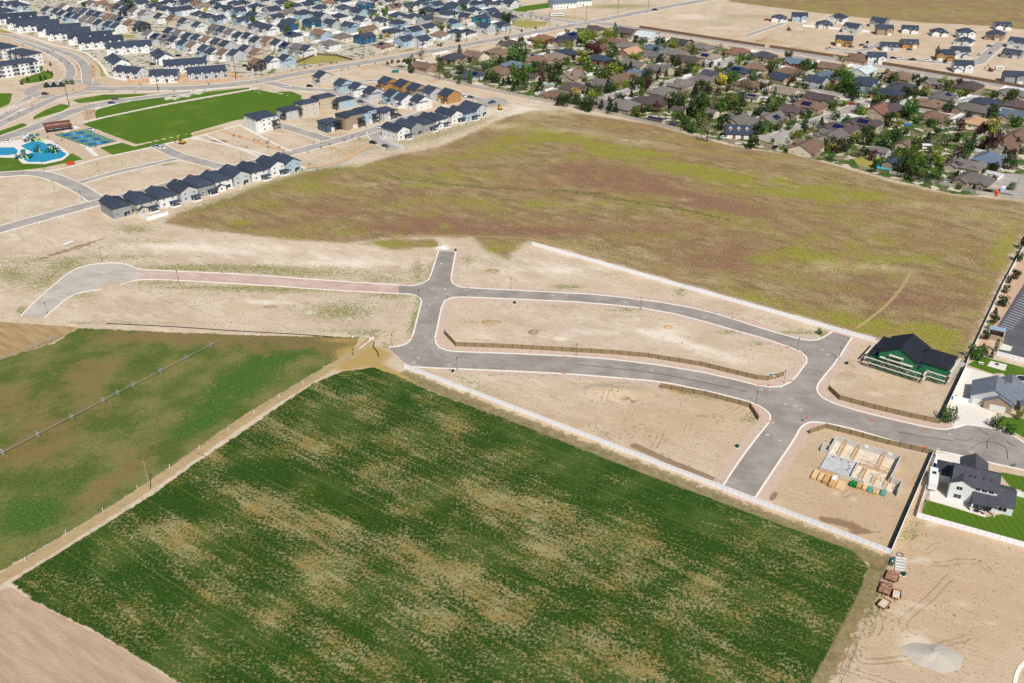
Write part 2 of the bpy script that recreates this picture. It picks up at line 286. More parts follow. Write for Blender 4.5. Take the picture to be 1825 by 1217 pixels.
HOLE = [(776.8,601.7),(778,611.7),(784,619),(797,624),(812,626),(913,629.4),(1019,634.4),(1089.6,639.5),(1171.8,649.6),(1254,663),(1308.8,675.6),(1350,686),(1372,689.3),(1391,688),(1407,681),(1418,670),(1436,645.5),(1436,637),(1426.6,627.7),(1407,619.5),
 (1363.6,604.4),(1308.8,589),(1254,573.4),(1199,559),(1144,549.6),(1089.6,543.6),(1019,538),(887.7,532),(824.7,529.8),(807,530.6),(794,536),(788,548.7)]
PINKR = [(711,508.4),(560,498.8),(460,490.5),(302.5,483),(247,481),(247,499),(265,497),(315,499),(460,507),(560,514.7),(711,522.8)]
GRAYC = [(247,481),(234.4,475),(219,470),(201.7,468.6),(176.5,470),(151,474),(126,484),(93,510.7),(63,538),(38,563.6),(78,566),(101,546),(121,529.6),(138.6,522),(164,517),(186.5,514.4),(214,507),(239.5,499),(247,499)]
sdr = np.maximum(-np.abs(sdpoly(ASPH)), -np.abs(sdpoly(HOLE)))
pk = np.clip((sdr+4.6)/1.6, 0, 1)*np.clip((IU-775)/15, 0, 1)*np.clip((1712-IU)/15, 0, 1)
gap = np.exp(-((IU-820)/60.)**2-((IV-480)/40.)**2)*.4
ATT['pink'] = np.clip(np.maximum(pk, blobs([(930,586,30,10,.5),(1010,590,60,12,.4),(1150,600,120,14,.35),(1420,890,60,14,.2)])), 0, 1)
SUBP = [(-60,45),(0,50),(60,68),(130,92),(175,110),(200,140),(300,146),(480,136),(640,112),(830,78),(1000,46),(940,15),(860,-60),(-100,-60)]
OLDP = [(780,112),(860,92),(1000,70),(1060,42),(1200,66),(1400,98),(1600,128),(1900,172),(1900,345),(1830,345),(1780,350),(1700,346),(1600,322),(1500,294),(1400,274),(1300,256),(1200,226),(1100,205),(1000,187),(900,162),(790,132),(690,118)]
ATT['sub'] = sdpoly(SUBP, 3); ATT['old'] = sdpoly(OLDP, 3)
print('ground masks done', GX.shape)
ny, nx = GX.shape
co = np.zeros((ny*nx, 3), np.float32); co[:, 0] = GX.ravel(); co[:, 1] = GY.ravel()
# real relief: spoil heaps and gentle lumps
RELIEF = [(1100,700,14,6,1.7),(1060,695,8,4,1.0),(1195,88,8,6,1)]
Z = np.zeros(GX.shape)
for (px, py, rx, ry, h) in RELIEF:
    c = P(px, py); d = np.sqrt(((GX-c.x)/rx)**2+((GY-c.y)/ry)**2)
    Z += h*np.clip(1-d, 0, 1)**1.25*(1+.15*np.sin(GX*1.7+GY*.9))
co[:, 2] = Z.ravel()
idx = np.arange(ny*nx).reshape(ny, nx)
q = np.stack([idx[:-1, :-1], idx[:-1, 1:], idx[1:, 1:], idx[1:, :-1]], -1).reshape(-1, 4)
gm = bpy.data.meshes.new('ground'); gm.vertices.add(len(co)); gm.vertices.foreach_set('co', co.ravel())
gm.loops.add(q.size); gm.loops.foreach_set('vertex_index', q.ravel().astype(np.int32))
gm.polygons.add(len(q)); gm.polygons.foreach_set('loop_start', np.arange(0, q.size, 4, dtype=np.int32))
gm.polygons.foreach_set('use_smooth', np.ones(len(q), bool)); gm.update(calc_edges=True)
for k, v in ATT.items():
    a = gm.attributes.new(k, 'FLOAT', 'POINT'); a.data.foreach_set('value', v.ravel().astype(np.float32))
ground = bpy.data.objects.new('ground', gm); COL.objects.link(ground); tag(ground, kind='structure')
# --- ground material
m, b, n = newmat('ground_surface', .95, .15)
C = srgb
g = n.node('ShaderNodeNewGeometry').outputs['Position']
A = n.attr
nf = n.noise(2.1, 3, .7); nm = n.noise(.42, 3, .6); nl = n.noise(.07, 3, .55); nh = n.noise(4.2, 2, .6)
nl2 = n.noise(.022, 3, .5, off=40); nml = n.noise(.16, 4, .62, sx=.45, sy=1, rot=.62, off=13); nstk = n.noise(.42, 4, .65, sx=.16, sy=1, rot=.61)      # drawn along the field rows
fs = n.noise(1.15, 6, .8, off=19)      # fractal clumps, 2 m down to leaf size
def jig(a, amp=1.6, k=.25): # ragged mask edge from a signed distance
    v = n.math('ADD', A(a), n.math('MULTIPLY', n.math('SUBTRACT', nm, .5), amp*2))
    return n.step(v, -k, k)
def dens(d, lo=-.05, hi=.06, a=1.0, bb=.5, cc=.35, src=None):
    v = n.math('ADD', n.math('MULTIPLY', n.math('SUBTRACT', src or nf, .5), a*2.0), n.math('MULTIPLY', n.math('SUBTRACT', nm, .5), bb*2.0))
    v = n.math('ADD', v, n.math('MULTIPLY', n.math('SUBTRACT', nl, .5), cc*2.0))
    return n.step(n.math('ADD', v, n.math('SUBTRACT', d, .5)), lo, hi)
# bare soil
trk = n.noise(.35, 4, .62, sx=.25, sy=1, rot=.45, dist=1.6)
c = n.mix(n.step(nl, .3, .7), C(186,166,142), C(208,191,169))
c = n.mix(n.math('MULTIPLY', n.step(trk, .5, .68), .55), c, C(166,144,117))
c = n.mix(n.math('MULTIPLY', n.step(nml, .52, .66), .35), c, C(218,203,182))
tk2 = n.noise(.9, 4, .65, sx=.1, sy=1, rot=-.5, dist=2.2, off=3)
c = n.mix(n.math('MULTIPLY', n.step(tk2, .54, .66), .3), c, C(150,124,96))
c = n.mix(n.math('MULTIPLY', n.step(nm, .55, .75), .35), c, C(206,188,164))
c = n.mix(n.math('MULTIPLY', n.step(nl2, .35, .65), .35), c, C(206,184,158))
c = n.mix(n.math('MULTIPLY', n.step(fs, .56, .72), .28), c, C(152,128,100))
c = n.mix(n.math('MULTIPLY', n.step(fs, .42, .28), .22), c, C(222,208,188))
c = n.mix(n.math('MULTIPLY', A('tan'), .85), c, n.mix(nml, C(172,145,114), C(200,174,142)))
c = n.mix(n.math('MULTIPLY', n.step(n.math('MULTIPLY', A('rut'), n.math('ADD', nm, .45)), .2, .8), .75), c, C(146,120,92))
c = n.mix(n.math('MULTIPLY', n.step(n.math('ADD', A('pale'), n.math('MULTIPLY', n.math('SUBTRACT', nml, .5), 1.4)), .15, .9), .8), c, C(226,214,196))
c = n.mix(n.math('MULTIPLY', n.step(n.math('ADD', A('damp'), n.math('MULTIPLY', n.math('SUBTRACT', nm, .5), .7)), .35, .6), .75), c, C(125,95,72))
c = n.mix(n.math('MULTIPLY', n.step(n.math('ADD', A('pink'), n.math('MULTIPLY', n.math('SUBTRACT', nm, .5), .5)), .25, .75), .7), c, n.mix(nf, C(188,158,144), C(206,186,172)))
# lots of the new suburb: pale gravel, concrete, odd green
subc = n.mix(n.step(nm, .42, .6), C(176,166,150), C(204,196,184))
subc = n.mix(n.step(n.noise(.16, 2, .5, off=9), .52, .6), subc, C(98,108,62))
subc = n.mix(n.math('MULTIPLY', n.step(nf, .62, .7), .7), subc, C(84,92,58))
c = n.mix(n.math('MULTIPLY', n.step(A('sub'), -1, 1), .9), c, subc)
oldc = n.mix(n.step(n.noise(.1, 3, .6, off=21), .44, .52), C(132,120,98), C(70,90,38))
oldc = n.mix(n.step(nm, .6, .68), oldc, C(58,62,36))
oldc = n.mix(n.step(n.noise(.14, 2, .5, off=71), .56, .62), oldc, C(198,188,170))
c = n.mix(n.step(A('old'), -1, 1), c, oldc)
# mown strip and verge beside the crop
c = n.mix(n.math('MULTIPLY', jig('stripa', 4, .8), .85), c, n.mix(n.step(nm, .35, .65), n.mix(nf, C(84,84,42), C(118,106,64)), C(140,124,86)))
# meadow
mc = n.mix(n.step(nml, .38, .62), C(126,104,74), C(164,144,106))
mc = n.mix(n.math('MULTIPLY', n.step(nl2, .4, .62), .5), mc, C(146,108,80))
mc = n.mix(n.math('MULTIPLY', n.step(n.noise(.05, 4, .65, sx=.5, rot=.3, off=77), .5, .62), .6), mc, C(146,136,66))
mc = n.mix(n.math('MULTIPLY', n.step(nm, .5, .7), .5), mc, C(126,118,62))
mc = n.mix(n.math('MULTIPLY', n.step(nf, .5, .7), .4), mc, C(178,158,120))
mc = n.mix(n.math('MULTIPLY', dens(n.math('MULTIPLY_ADD', A('mRed'), 1.15, .26), -.35, .6, 1.4, .5, 1.2, fs), .85), mc, n.mix(nf, C(116,74,64), C(148,108,94)))
mc = n.mix(dens(n.math('MULTIPLY_ADD', A('mYG'), .78, .0), -.35, .55, 1.4, .5, 1.2, fs), mc, n.mix(nf, C(112,116,24), C(162,154,60)))
mc = n.mix(dens(n.math('MULTIPLY', A('mPale'), .75), -.25, .5, 1.6, .5, .6, fs), mc, C(196,178,142))
gr = n.noise(1.0, 3, .75, off=31)
mc = n.mix(n.math('MULTIPLY', n.step(gr, .52, .64), .6), mc, C(84,72,42))
mc = n.mix(n.math('MULTIPLY', n.step(gr, .44, .34), .5), mc, C(200,180,132))
mc = n.mix(n.math('MULTIPLY', n.step(n.noise(.35, 4, .7, off=61), .54, .64), .4), mc, C(104,104,44))
mc = n.mix(n.math('MULTIPLY', jig('ditch', 2.2, .8), .8), mc, n.mix(fs, C(52,70,22), C(104,116,44)))
c = n.mix(n.step(n.math('ADD', A('mea'), n.math('MULTIPLY', n.math('MULTIPLY_ADD', nml, .8, n.math('SUBTRACT', fs, .9)), 15)), -2, 3), c, mc)
# weeds in clumps
wc = n.mix(nh, C(62,82,28), C(122,134,62))
tuft = n.noise(1.1, 2, .5, off=5)
c = n.mix(n.math('MULTIPLY', dens(n.math('MULTIPLY_ADD', A('weed'), .6, .0), -.06, .1, 2.4, .5, .3, fs), .9), c, wc)
c = n.mix(n.math('MULTIPLY', n.step(n.math('ADD', A('weed'), n.math('SUBTRACT', nm, .5)), .3, 1.1), .35), c, C(150,138,86))
# dry brown field, left field
c = n.mix(jig('brn', 1.0), c, n.mix(n.step(nstk, .3, .7), C(150,122,84), C(174,150,112)))
fc = n.mix(n.step(nl, .35, .65), C(84,98,40), C(118,118,66))
fc = n.mix(n.step(n.math('ADD', A('lush'), n.math('MULTIPLY', n.math('SUBTRACT', nm, .5), 1.2)), .25, .75), fc, n.mix(fs, C(40,76,20), C(84,116,48)))
fc = n.mix(n.math('MULTIPLY', n.step(fs, .54, .66), .4), fc, C(158,148,100))
fc = n.mix(n.math('MULTIPLY', n.step(fs, .48, .38), .6), fc, C(36,64,16))
fc = n.mix(n.math('MULTIPLY', dens(n.math('MULTIPLY_ADD', A('fbrn'), .85, .06), -.3, .5, .7, .9, .9), .85), fc, n.mix(fs, C(100,84,48), C(148,124,84)))
c = n.mix(jig('fld', 1.4), c, fc)
c = n.mix(n.step(n.math('ADD', A('yel'), n.math('MULTIPLY', n.math('SUBTRACT', fs, .5), 1.2)), .25, .7), c, n.mix(fs, C(140,114,58), C(196,168,108)))
c = n.mix(jig('trk', 1.0), c, n.mix(nm, C(150,130,92), C(190,166,126)))
# crop field
ac = n.mix(n.step(fs, .3, .7), C(26,50,10), C(58,88,22))
ac = n.mix(n.math('MULTIPLY', n.step(nl, .48, .7), .6), ac, n.mix(fs, C(50,70,10), C(92,100,26)))
ac = n.mix(n.math('MULTIPLY', n.step(A('lush'), .1, .8), .45), ac, n.mix(fs, C(22,58,12), C(46,88,20)))
ac = n.mix(n.math('MULTIPLY', n.step(n.noise(.035, 4, .6, off=91), .48, .62), .35), ac, C(92,108,52))
stc = n.mix(n.step(n.noise(.11, 3, .6, off=23), .42, .58), n.mix(nh, C(132,114,64), C(176,152,102)), n.mix(nh, C(132,124,78), C(188,172,128)))
sv = n.math('ADD', n.math('MULTIPLY', n.math('SUBTRACT', fs, .5), 2.6), n.math('MULTIPLY', n.math('SUBTRACT', nl, .5), .8))
sv = n.math('ADD', sv, n.math('MULTIPLY', n.math('SUBTRACT', nstk, .5), 1.0))
sv = n.math('ADD', sv, n.math('MULTIPLY_ADD', A('straw'), .37, -.3))
ac = n.mix(n.math('MULTIPLY', n.step(n.math('ADD', sv, n.math('MULTIPLY', n.math('SUBTRACT', nh, .5), .8)), -.12, .2), .82), ac, stc)
sx_ = n.node('ShaderNodeSeparateXYZ'); n.l.new(g, sx_.inputs[0])
tt = n.math('ADD', n.math('MULTIPLY', sx_.outputs[0], .5736), n.math('MULTIPLY', sx_.outputs[1], .8192)); tt = n.math('ADD', tt, n.math('MULTIPLY', nl, 1.0))
row = n.math('ABSOLUTE', n.math('SUBTRACT', n.math('FRACT', n.math('DIVIDE', tt, 9.0)), .5))
ac = n.mix(n.math('MULTIPLY', n.step(row, .035, .0), .35), ac, C(112,120,62))
ac = n.mix(n.math('MULTIPLY', n.step(n.noise(.3, 3, .6, sx=.04, sy=1, rot=.61, off=55), .54, .7), .35), ac, C(38,64,16))
c = n.mix(jig('alf', 1.1), c, ac)
c = n.mix(jig('bei', .4), c, n.mix(n.step(nstk, .3, .7), C(168,142,118), C(186,162,138)))
# mown lawn
lawn_v = n.noise(.05, 4, .6, off=3)
st = n.node('ShaderNodeTexWave'); st.inputs['Scale'].default_value = .16; st.inputs['Distortion'].default_value = .6
n.l.new(g, st.inputs['Vector'])
lc = n.mix(n.math('MULTIPLY', st.outputs['Fac'], .5), C(76,106,28), C(94,124,38))
lc = n.mix(n.math('MULTIPLY', n.step(nl, .55, .75), .4), lc, C(98,118,44))
lc = n.mix(n.math('MULTIPLY', n.step(lawn_v, .5, .68), .5), lc, C(112,132,48))
lc = n.mix(n.math('MULTIPLY', nf, .25), lc, C(62,88,22))
c = n.mix(n.step(A('lawn'), -.15, .15), c, lc)
c = n.mix(jig('dryl', .6), c, n.mix(n.step(nm, .35, .65), C(168,146,88), C(140,142,74)))
n.l.new(c, b.inputs['Base Color'])
bp = n.node('ShaderNodeBump'); bp.inputs['Strength'].default_value = .6; bp.inputs['Distance'].default_value = .35
n.l.new(n.math('ADD', nf, n.math('MULTIPLY', trk, .8)), bp.inputs['Height']); n.l.new(bp.outputs[0], b.inputs['Normal'])
gm.materials.append(m)
# ================================================================ ROADS
def asphalt(name, ca, cb, streak=True):
    m, b, n = newmat(name, .88, .25)
    f = n.noise(.12, 4, .6); h = n.noise(3.5, 2, .6); k = n.noise(.5, 4, .6, sx=.15, sy=1, rot=.35, dist=1.2)
    c = n.mix(n.step(f, .35, .65), ca, cb); c = n.mix(n.math('MULTIPLY', h, .25), c, tuple(v*.6 for v in ca))
    if streak: c = n.mix(n.math('MULTIPLY', n.step(k, .5, .72), .35), c, tuple(min(1, v*1.35) for v in cb))
    n.l.new(c, b.inputs['Base Color']); return m
m_asp = asphalt('new_asphalt', C(140,132,125), C(160,152,144))
m_asp2 = asphalt('old_asphalt', C(154,147,140), C(172,166,158))
m_pinkr = asphalt('red_gravel', C(186,158,146), C(200,176,164))
m_grayc = asphalt('grey_gravel', C(174,165,154), C(190,181,169))
m_lot = asphalt('black_asphalt', C(86,86,92), C(100,99,103), False)
m_conc = M('concrete', C(218,211,200), .9, .2, .03, .6)
m_kerb = M('kerb_concrete', C(232,226,216), .9, .2, .08, 1.5)
def sheet(name, loops, z, mat, world=False):
    L = [[(p if world else P(*p)) for p in lp] for lp in loops]
    L = [[Vector((p[0], p[1], 0)) for p in lp] for lp in L]
    tr = tessellate_polygon(L); vs = [v for lp in L for v in lp]; fs = []
    for t in tr:
        a, b_, c_ = (vs[i] for i in t)
        fs.append(tuple(t) if (b_-a).cross(c_-a).z > 0 else tuple(t)[::-1])
    o = mesh(name, [(v.x, v.y, z) for v in vs], fs, mat); tag(o, kind='structure'); return o
def smooth_line(pts, it=2):
    for _ in range(it):
        o = [pts[0]]
        for a, b_ in zip(pts[:-1], pts[1:]): o += [a*.75+b_*.25, a*.25+b_*.75]
        pts = o+[pts[-1]]
    return pts
def offs(pts, d, closed=False):
    r = []; n_ = len(pts)
    for i in range(n_):
        a = pts[(i-1) % n_] if (closed or i > 0) else pts[i]; c_ = pts[(i+1) % n_] if (closed or i < n_-1) else pts[i]
        t = (c_-a); t = Vector((t.x, t.y, 0)).normalized(); nn = Vector((-t.y, t.x, 0)); r.append(pts[i]+nn*d)
    return r
ZR = [.012]
def strip(name, pts, wid, mat, smooth=2, z=None, world=False):
    q = [(Vector(p) if world else P(*p)) for p in pts]; q = smooth_line(q, smooth)
    if z is None: ZR[0] += .002; z = ZR[0]
    a, b_ = offs(q, wid/2), offs(q, -wid/2); k = len(q)
    vs = [(p.x, p.y, z) for p in a]+[(p.x, p.y, z) for p in b_]
    return tag(mesh(name, vs, [(k+i, k+i+1, i+1, i) for i in range(k-1)], mat), kind='structure')
def kerb(pts, wid=.55, h=.13, off=0.0, world=False, closed=False, mb=None):
    q = [(Vector(p) if world else P(*p)) for p in pts]
    if len(q) > 2 and not closed: q = smooth_line(q, 1)
    a, b_ = offs(q, off, closed), offs(q, off+wid, closed); k = len(q); n0 = len(mb.v)
    mb.v += [(p.x, p.y, -.02) for p in a]+[(p.x, p.y, h) for p in a]+[(p.x, p.y, h) for p in b_]+[(p.x, p.y, -.02) for p in b_]
    for i in range(k if closed else k-1):
        j = (i+1) % k
        for r in range(3): mb.f.append((n0+r*k+i, n0+r*k+j, n0+(r+1)*k+j, n0+(r+1)*k+i))
    if not closed:
        mb.f.append((n0, n0+k, n0+2*k, n0+3*k)); mb.f.append((n0+k-1, n0+4*k-1, n0+3*k-1, n0+2*k-1))
sheet('road', [ASPH, HOLE], .012, m_asp)
sheet('gravel_road', [PINKR], .012, m_pinkr); sheet('turning_circle', [GRAYC], .012, m_grayc)
kb = MB()
i1 = ASPH.index((1517,600.8)); i0 = 1
def run(a, b_): return ASPH[a:b_+1]
W_ = .58
kerb(run(1, ASPH.index((1485,591.4))), W_, off=0, mb=kb)
kerb(run(i1, ASPH.index((1825,791))), W_, mb=kb)
kerb(run(ASPH.index((1825,837)), ASPH.index((1344,887))), W_, mb=kb)
kerb(run(ASPH.index((1290,866)), ASPH.index((735,652.5))), W_, mb=kb)
kerb(run(ASPH.index((692,619.3)), ASPH.index((711,522.8))), W_, mb=kb)
kerb(run(ASPH.index((711,508.4)), len(ASPH)-1)+[ASPH[0]], W_, mb=kb)
kerb(HOLE, W_, mb=kb, closed=True, off=-W_)
kerb([(711,522.8),(560,514.7),(460,507),(315,499),(265,497),(239.5,499),(214,507)], W_, off=0, mb=kb)
kerb([(186.5,514.4),(164,517),(138.6,522),(121,529.6),(101,546),(78,566)], W_, mb=kb)
kerb([(38,563.6),(63,538),(93,510.7),(126,484),(151,474),(176.5,470),(201.7,468.6),(219,470),(234.4,475),(247,481),(302.5,483),(460,490.5),(560,498.8),(711,508.4)], W_, mb=kb)
# ================================================================ OBJECT BUILDERS
LABELS = {}
def uniq(l):
    assert 4 <= len(l.split()) <= 16, l
    assert l not in LABELS, 'dup '+l
    LABELS[l] = 1; return l
ORD = ['first','second','third','fourth','fifth','sixth','seventh','eighth','ninth','tenth','eleventh','twelfth','thirteenth','fourteenth','fifteenth','sixteenth','seventeenth','eighteenth','nineteenth','twentieth']
for tens in ('twenty','thirty','forty','fifty','sixty','seventy'):
    ORD += [tens+'-'+o for o in ORD[:9]]+[{'twenty':'thirtieth','thirty':'fortieth','forty':'fiftieth','fifty':'sixtieth','sixty':'seventieth','seventy':'eightieth'}[tens]]
def ordn(i, n): return 'only' if n == 1 else 'leftmost' if i == 0 else 'rightmost' if i == n-1 else ORD[i]
RC = {'k':('dark-roofed',(58,67,82)),'g':('grey-roofed',(112,106,102)),'b':('brown-roofed',(122,99,84)),'p':('plum-brown-roofed',(88,76,76)),'t':('tan-roofed',(138,124,110)),
      'o':('orange-tan-roofed',(186,150,116)),'r':('red-brown-roofed',(134,96,82)),'l':('blue-grey-roofed',(96,110,126)),'m':('metal-roofed',(186,196,196)),'d':('charcoal-roofed',(70,71,78))}
WC = {'w':('white',(226,226,224)),'g':('grey',(150,152,152)),'t':('tan',(196,180,158)),'B':('blue',(44,98,134)),'l':('pale blue',(166,188,200)),'T':('teal',(58,140,158)),
      's':('stone-faced',(172,150,128)),'d':('dark',(64,62,64)),'y':('yellow sheathed',(172,132,78)),'e':('greige',(198,192,180)),'G':('green sheathed',(44,112,80)),'c':('cream',(224,212,190)),'n':('brick',(142,92,76)),'x':('slate blue',(76,96,110)),'h':('light grey',(190,192,194))}
def roofmat(c):
    nme = RC[c][0].replace('-roofed', '')+'_shingles'
    if nme in MATS: return MATS[nme]
    m, b, n = newmat(nme, .85, .25); v = n.node('ShaderNodeTexCoord').outputs['Object']
    f = n.noise(.5, 3, .6, vec=v); h = n.noise(7, 2, .6, sx=.4, vec=v); base = C(*RC[c][1])
    k = n.mix(n.step(f, .3, .7), tuple(x*.85 for x in base), tuple(x*1.12 for x in base))
    k = n.mix(n.math('MULTIPLY', n.step(h, .4, .7), .35), k, tuple(x*.65 for x in base))
    oi = n.node('ShaderNodeObjectInfo'); hs = n.node('ShaderNodeHueSaturation')
    n.l.new(n.math('MULTIPLY_ADD', oi.outputs['Random'], .3, .85), hs.inputs['Value']); n.l.new(k, hs.inputs['Color'])
    n.l.new(hs.outputs[0], b.inputs['Base Color']); MATS[nme] = m; return m
def wallmat(c):
    nme = WC[c][0].replace(' ', '_')+'_wall'
    if nme in MATS: return MATS[nme]
    m, b, n = newmat(nme, .75, .25); v = n.node('ShaderNodeTexCoord').outputs['Object']; base = C(*WC[c][1])
    f = n.noise(.4, 3, .6, vec=v)
    mp = n.node('ShaderNodeMapping'); mp.inputs['Rotation'].default_value = (0, math.pi/2, 0); n.l.new(v, mp.inputs[0])
    wv = n.node('ShaderNodeTexWave'); wv.inputs['Scale'].default_value = 1.1; n.l.new(mp.outputs[0], wv.inputs['Vector'])   # lap siding courses
    k = n.mix(n.step(f, .3, .7), tuple(x*.92 for x in base), base)
    k = n.mix(n.math('MULTIPLY', n.step(wv.outputs['Fac'], .0, .12), -.12 if False else .0), k, base)
    if c in 'sn':
        k = n.mix(n.step(n.noise(2.2, 3, .7, vec=v), .45, .6), k, tuple(x*.62 for x in base))
    n.l.new(k, b.inputs['Base Color']); MATS[nme] = m; return m
m_glass = M('window_glass', (.02, .028, .036), .08, .8, .3, .6)
m_white = M('white_trim', (.82, .82, .81), .55, .4, .03, 1)
m_gar = M('white_garage_door', (.74, .73, .71), .5, .4, .04, 2)
m_gard = M('tan_garage_door', C(178,156,132), .6, .3, .06, 2)
m_dark = M('dark_metal', (.03, .03, .033), .5, .5, .1, 3)
m_steel = M('galvanised_steel', C(168,170,170), .4, .5, .08, 3, metal=.4)
m_solar = M('solar_glass', C(16,28,72), .12, .8, .15, .8)
m_lumber = M('lumber', C(214,170,112), .8, .2, .15, 3)
m_osb = M('sheathing_board', C(172,132,78), .85, .2, .14, .8)
m_plank = M('weathered_plank', C(214,204,186), .85, .2, .12, 2)
m_trunk = M('bark', C(92,78,62), .95, .1, .2, 4)
CACHE = {}
def shared(key, fn):
    if key not in CACHE: CACHE[key] = fn()
    return CACHE[key]
def inst(name, me, parent, loc=(0,0,0), rz=0, scale=None, mat=None):
    o = bpy.data.objects.new(name, me); COL.objects.link(o); o.parent = parent
    o.location = loc; o.rotation_euler = (0, 0, rz)
    if scale: o.scale = scale
    if mat: o.material_slots[0].link = 'OBJECT'; o.material_slots[0].material = mat
    return o
def raw(mb, mats, mi=None):
    me = bpy.data.meshes.new('part'); me.from_pydata([tuple(v) for v in mb.v], [], mb.f)
    for m in mats: me.materials.append(m)
    if mi: me.polygons.foreach_set('material_index', mi)
    me.update(); return me
def win_mesh(w_, h_):
    b_ = MB().box(-w_/2, w_/2, -.05, .06, -h_/2, h_/2); k = len(b_.f)
    t = .1; b_.box(-w_/2+t, -.04, -.075, -.02, -h_/2+t, h_/2-t); b_.box(.04, w_/2-t, -.075, -.02, -h_/2+t, h_/2-t)
    return raw(b_, [m_white, m_glass], [0]*k+[1]*12)
def gar_mesh(w_, m):
    b_ = MB().box(-w_/2, w_/2, -.05, .05, 0, 2.2)
    for i in range(4): b_.box(-w_/2+.08, w_/2-.08, -.08, -.04, .06+i*.54, .52+i*.54)
    return raw(b_, [m])
def roof_vol(mb, wl, x0, x1, y0, y1, h, pitch, typ, ov=.45, t=.2):
    """typ: 'x' gable with ridge along x, 'y' gable along y, 'h' hip. Walls go to wl, slabs to mb"""
    if typ == 'y':
        r2, w2 = MB(), MB(); roof_vol(r2, w2, y0, y1, -x1, -x0, h, pitch, 'x', ov, t)
        R = Matrix.Rotation(math.pi/2, 4, 'Z')
        for src, dst in ((r2, mb), (w2, wl)):
            n_ = len(dst.v); dst.v += [tuple(R @ Vector(v)) for v in src.v]; dst.f += [tuple(i+n_ for i in f) for f in src.f]
        return
    if typ == 'h' and (y1-y0) > (x1-x0):
        r2, w2 = MB(), MB(); roof_vol(r2, w2, y0, y1, -x1, -x0, h, pitch, 'h', ov, t)
        R = Matrix.Rotation(math.pi/2, 4, 'Z')
        for src, dst in ((r2, mb), (w2, wl)):
            n_ = len(dst.v); dst.v += [tuple(R @ Vector(v)) for v in src.v]; dst.f += [tuple(i+n_ for i in f) for f in src.f]
        return
    ym = (y0+y1)/2; rz = h+(y1-y0)/2*pitch; e = h-ov*pitch
    n = len(wl.v)
    if typ == 'x':
        wl.v += [(x0,y0,0),(x1,y0,0),(x1,y1,0),(x0,y1,0),(x0,y0,h),(x1,y0,h),(x1,y1,h),(x0,y1,h),(x0,ym,rz-.02),(x1,ym,rz-.02)]
        wl.f += [(n,n+1,n+5,n+4),(n+2,n+3,n+7,n+6),(n+1,n+2,n+6,n+9,n+5),(n+3,n,n+4,n+8,n+7)]
        a, b_ = x0-.3, x1+.3
        mb.slab([(a,y0-ov,e+t),(b_,y0-ov,e+t),(b_,ym,rz+t),(a,ym,rz+t)], t)
        mb.slab([(a,ym,rz+t),(b_,ym,rz+t),(b_,y1+ov,e+t),(a,y1+ov,e+t)], t)
    else:
        wl.v += [(x0,y0,0),(x1,y0,0),(x1,y1,0),(x0,y1,0),(x0,y0,h),(x1,y0,h),(x1,y1,h),(x0,y1,h)]
        wl.f += [(n,n+1,n+5,n+4),(n+1,n+2,n+6,n+5),(n+2,n+3,n+7,n+6),(n+3,n,n+4,n+7)]
        hw = (y1-y0)/2; A_ = (x0-ov,y0-ov,e+t); B_ = (x1+ov,y0-ov,e+t); C_ = (x1+ov,y1+ov,e+t); D_ = (x0-ov,y1+ov,e+t)
        R0 = (x0+hw, ym, rz+t); R1 = (x1-hw, ym, rz+t)
        if x1-x0 <= 2*hw+.05: R0 = R1 = ((x0+x1)/2, ym, rz+t)
        k = len(mb.v)
        lo = [(p[0], p[1], p[2]-t) for p in (A_, B_, C_, D_)]
        mb.v += [A_, B_, C_, D_, R0, R1]+lo
        mb.f += [(k,k+1,k+5,k+4),(k+2,k+3,k+4,k+5)] if R0 != R1 else [(k,k+1,k+4),(k+2,k+3,k+4)]
        mb.f += [(k+1,k+2,k+5),(k+3,k,k+4),(k+9,k+8,k+7,k+6)]
        mb.f += [(k,k+6,k+7,k+1),(k+1,k+7,k+8,k+2),(k+2,k+8,k+9,k+3),(k+3,k+9,k+6,k)]
def porch(root, x0, x1, y0, y1, h, rm, typ='h', pitch=.35):
    r, dummy = MB(), MB(); roof_vol(r, dummy, x0, x1, y0, y1, h, pitch, typ, .25, .16); r.build('porch_roof', rm, root)
    p = MB()
    for x in (x0+.15, x1-.15): p.box(x-.12, x+.12, y0+.1, y0+.34, 0, h+.05)
    p.box(x0, x1, y0, y1, 0, .25)
    p.build('porch', m_white, root)
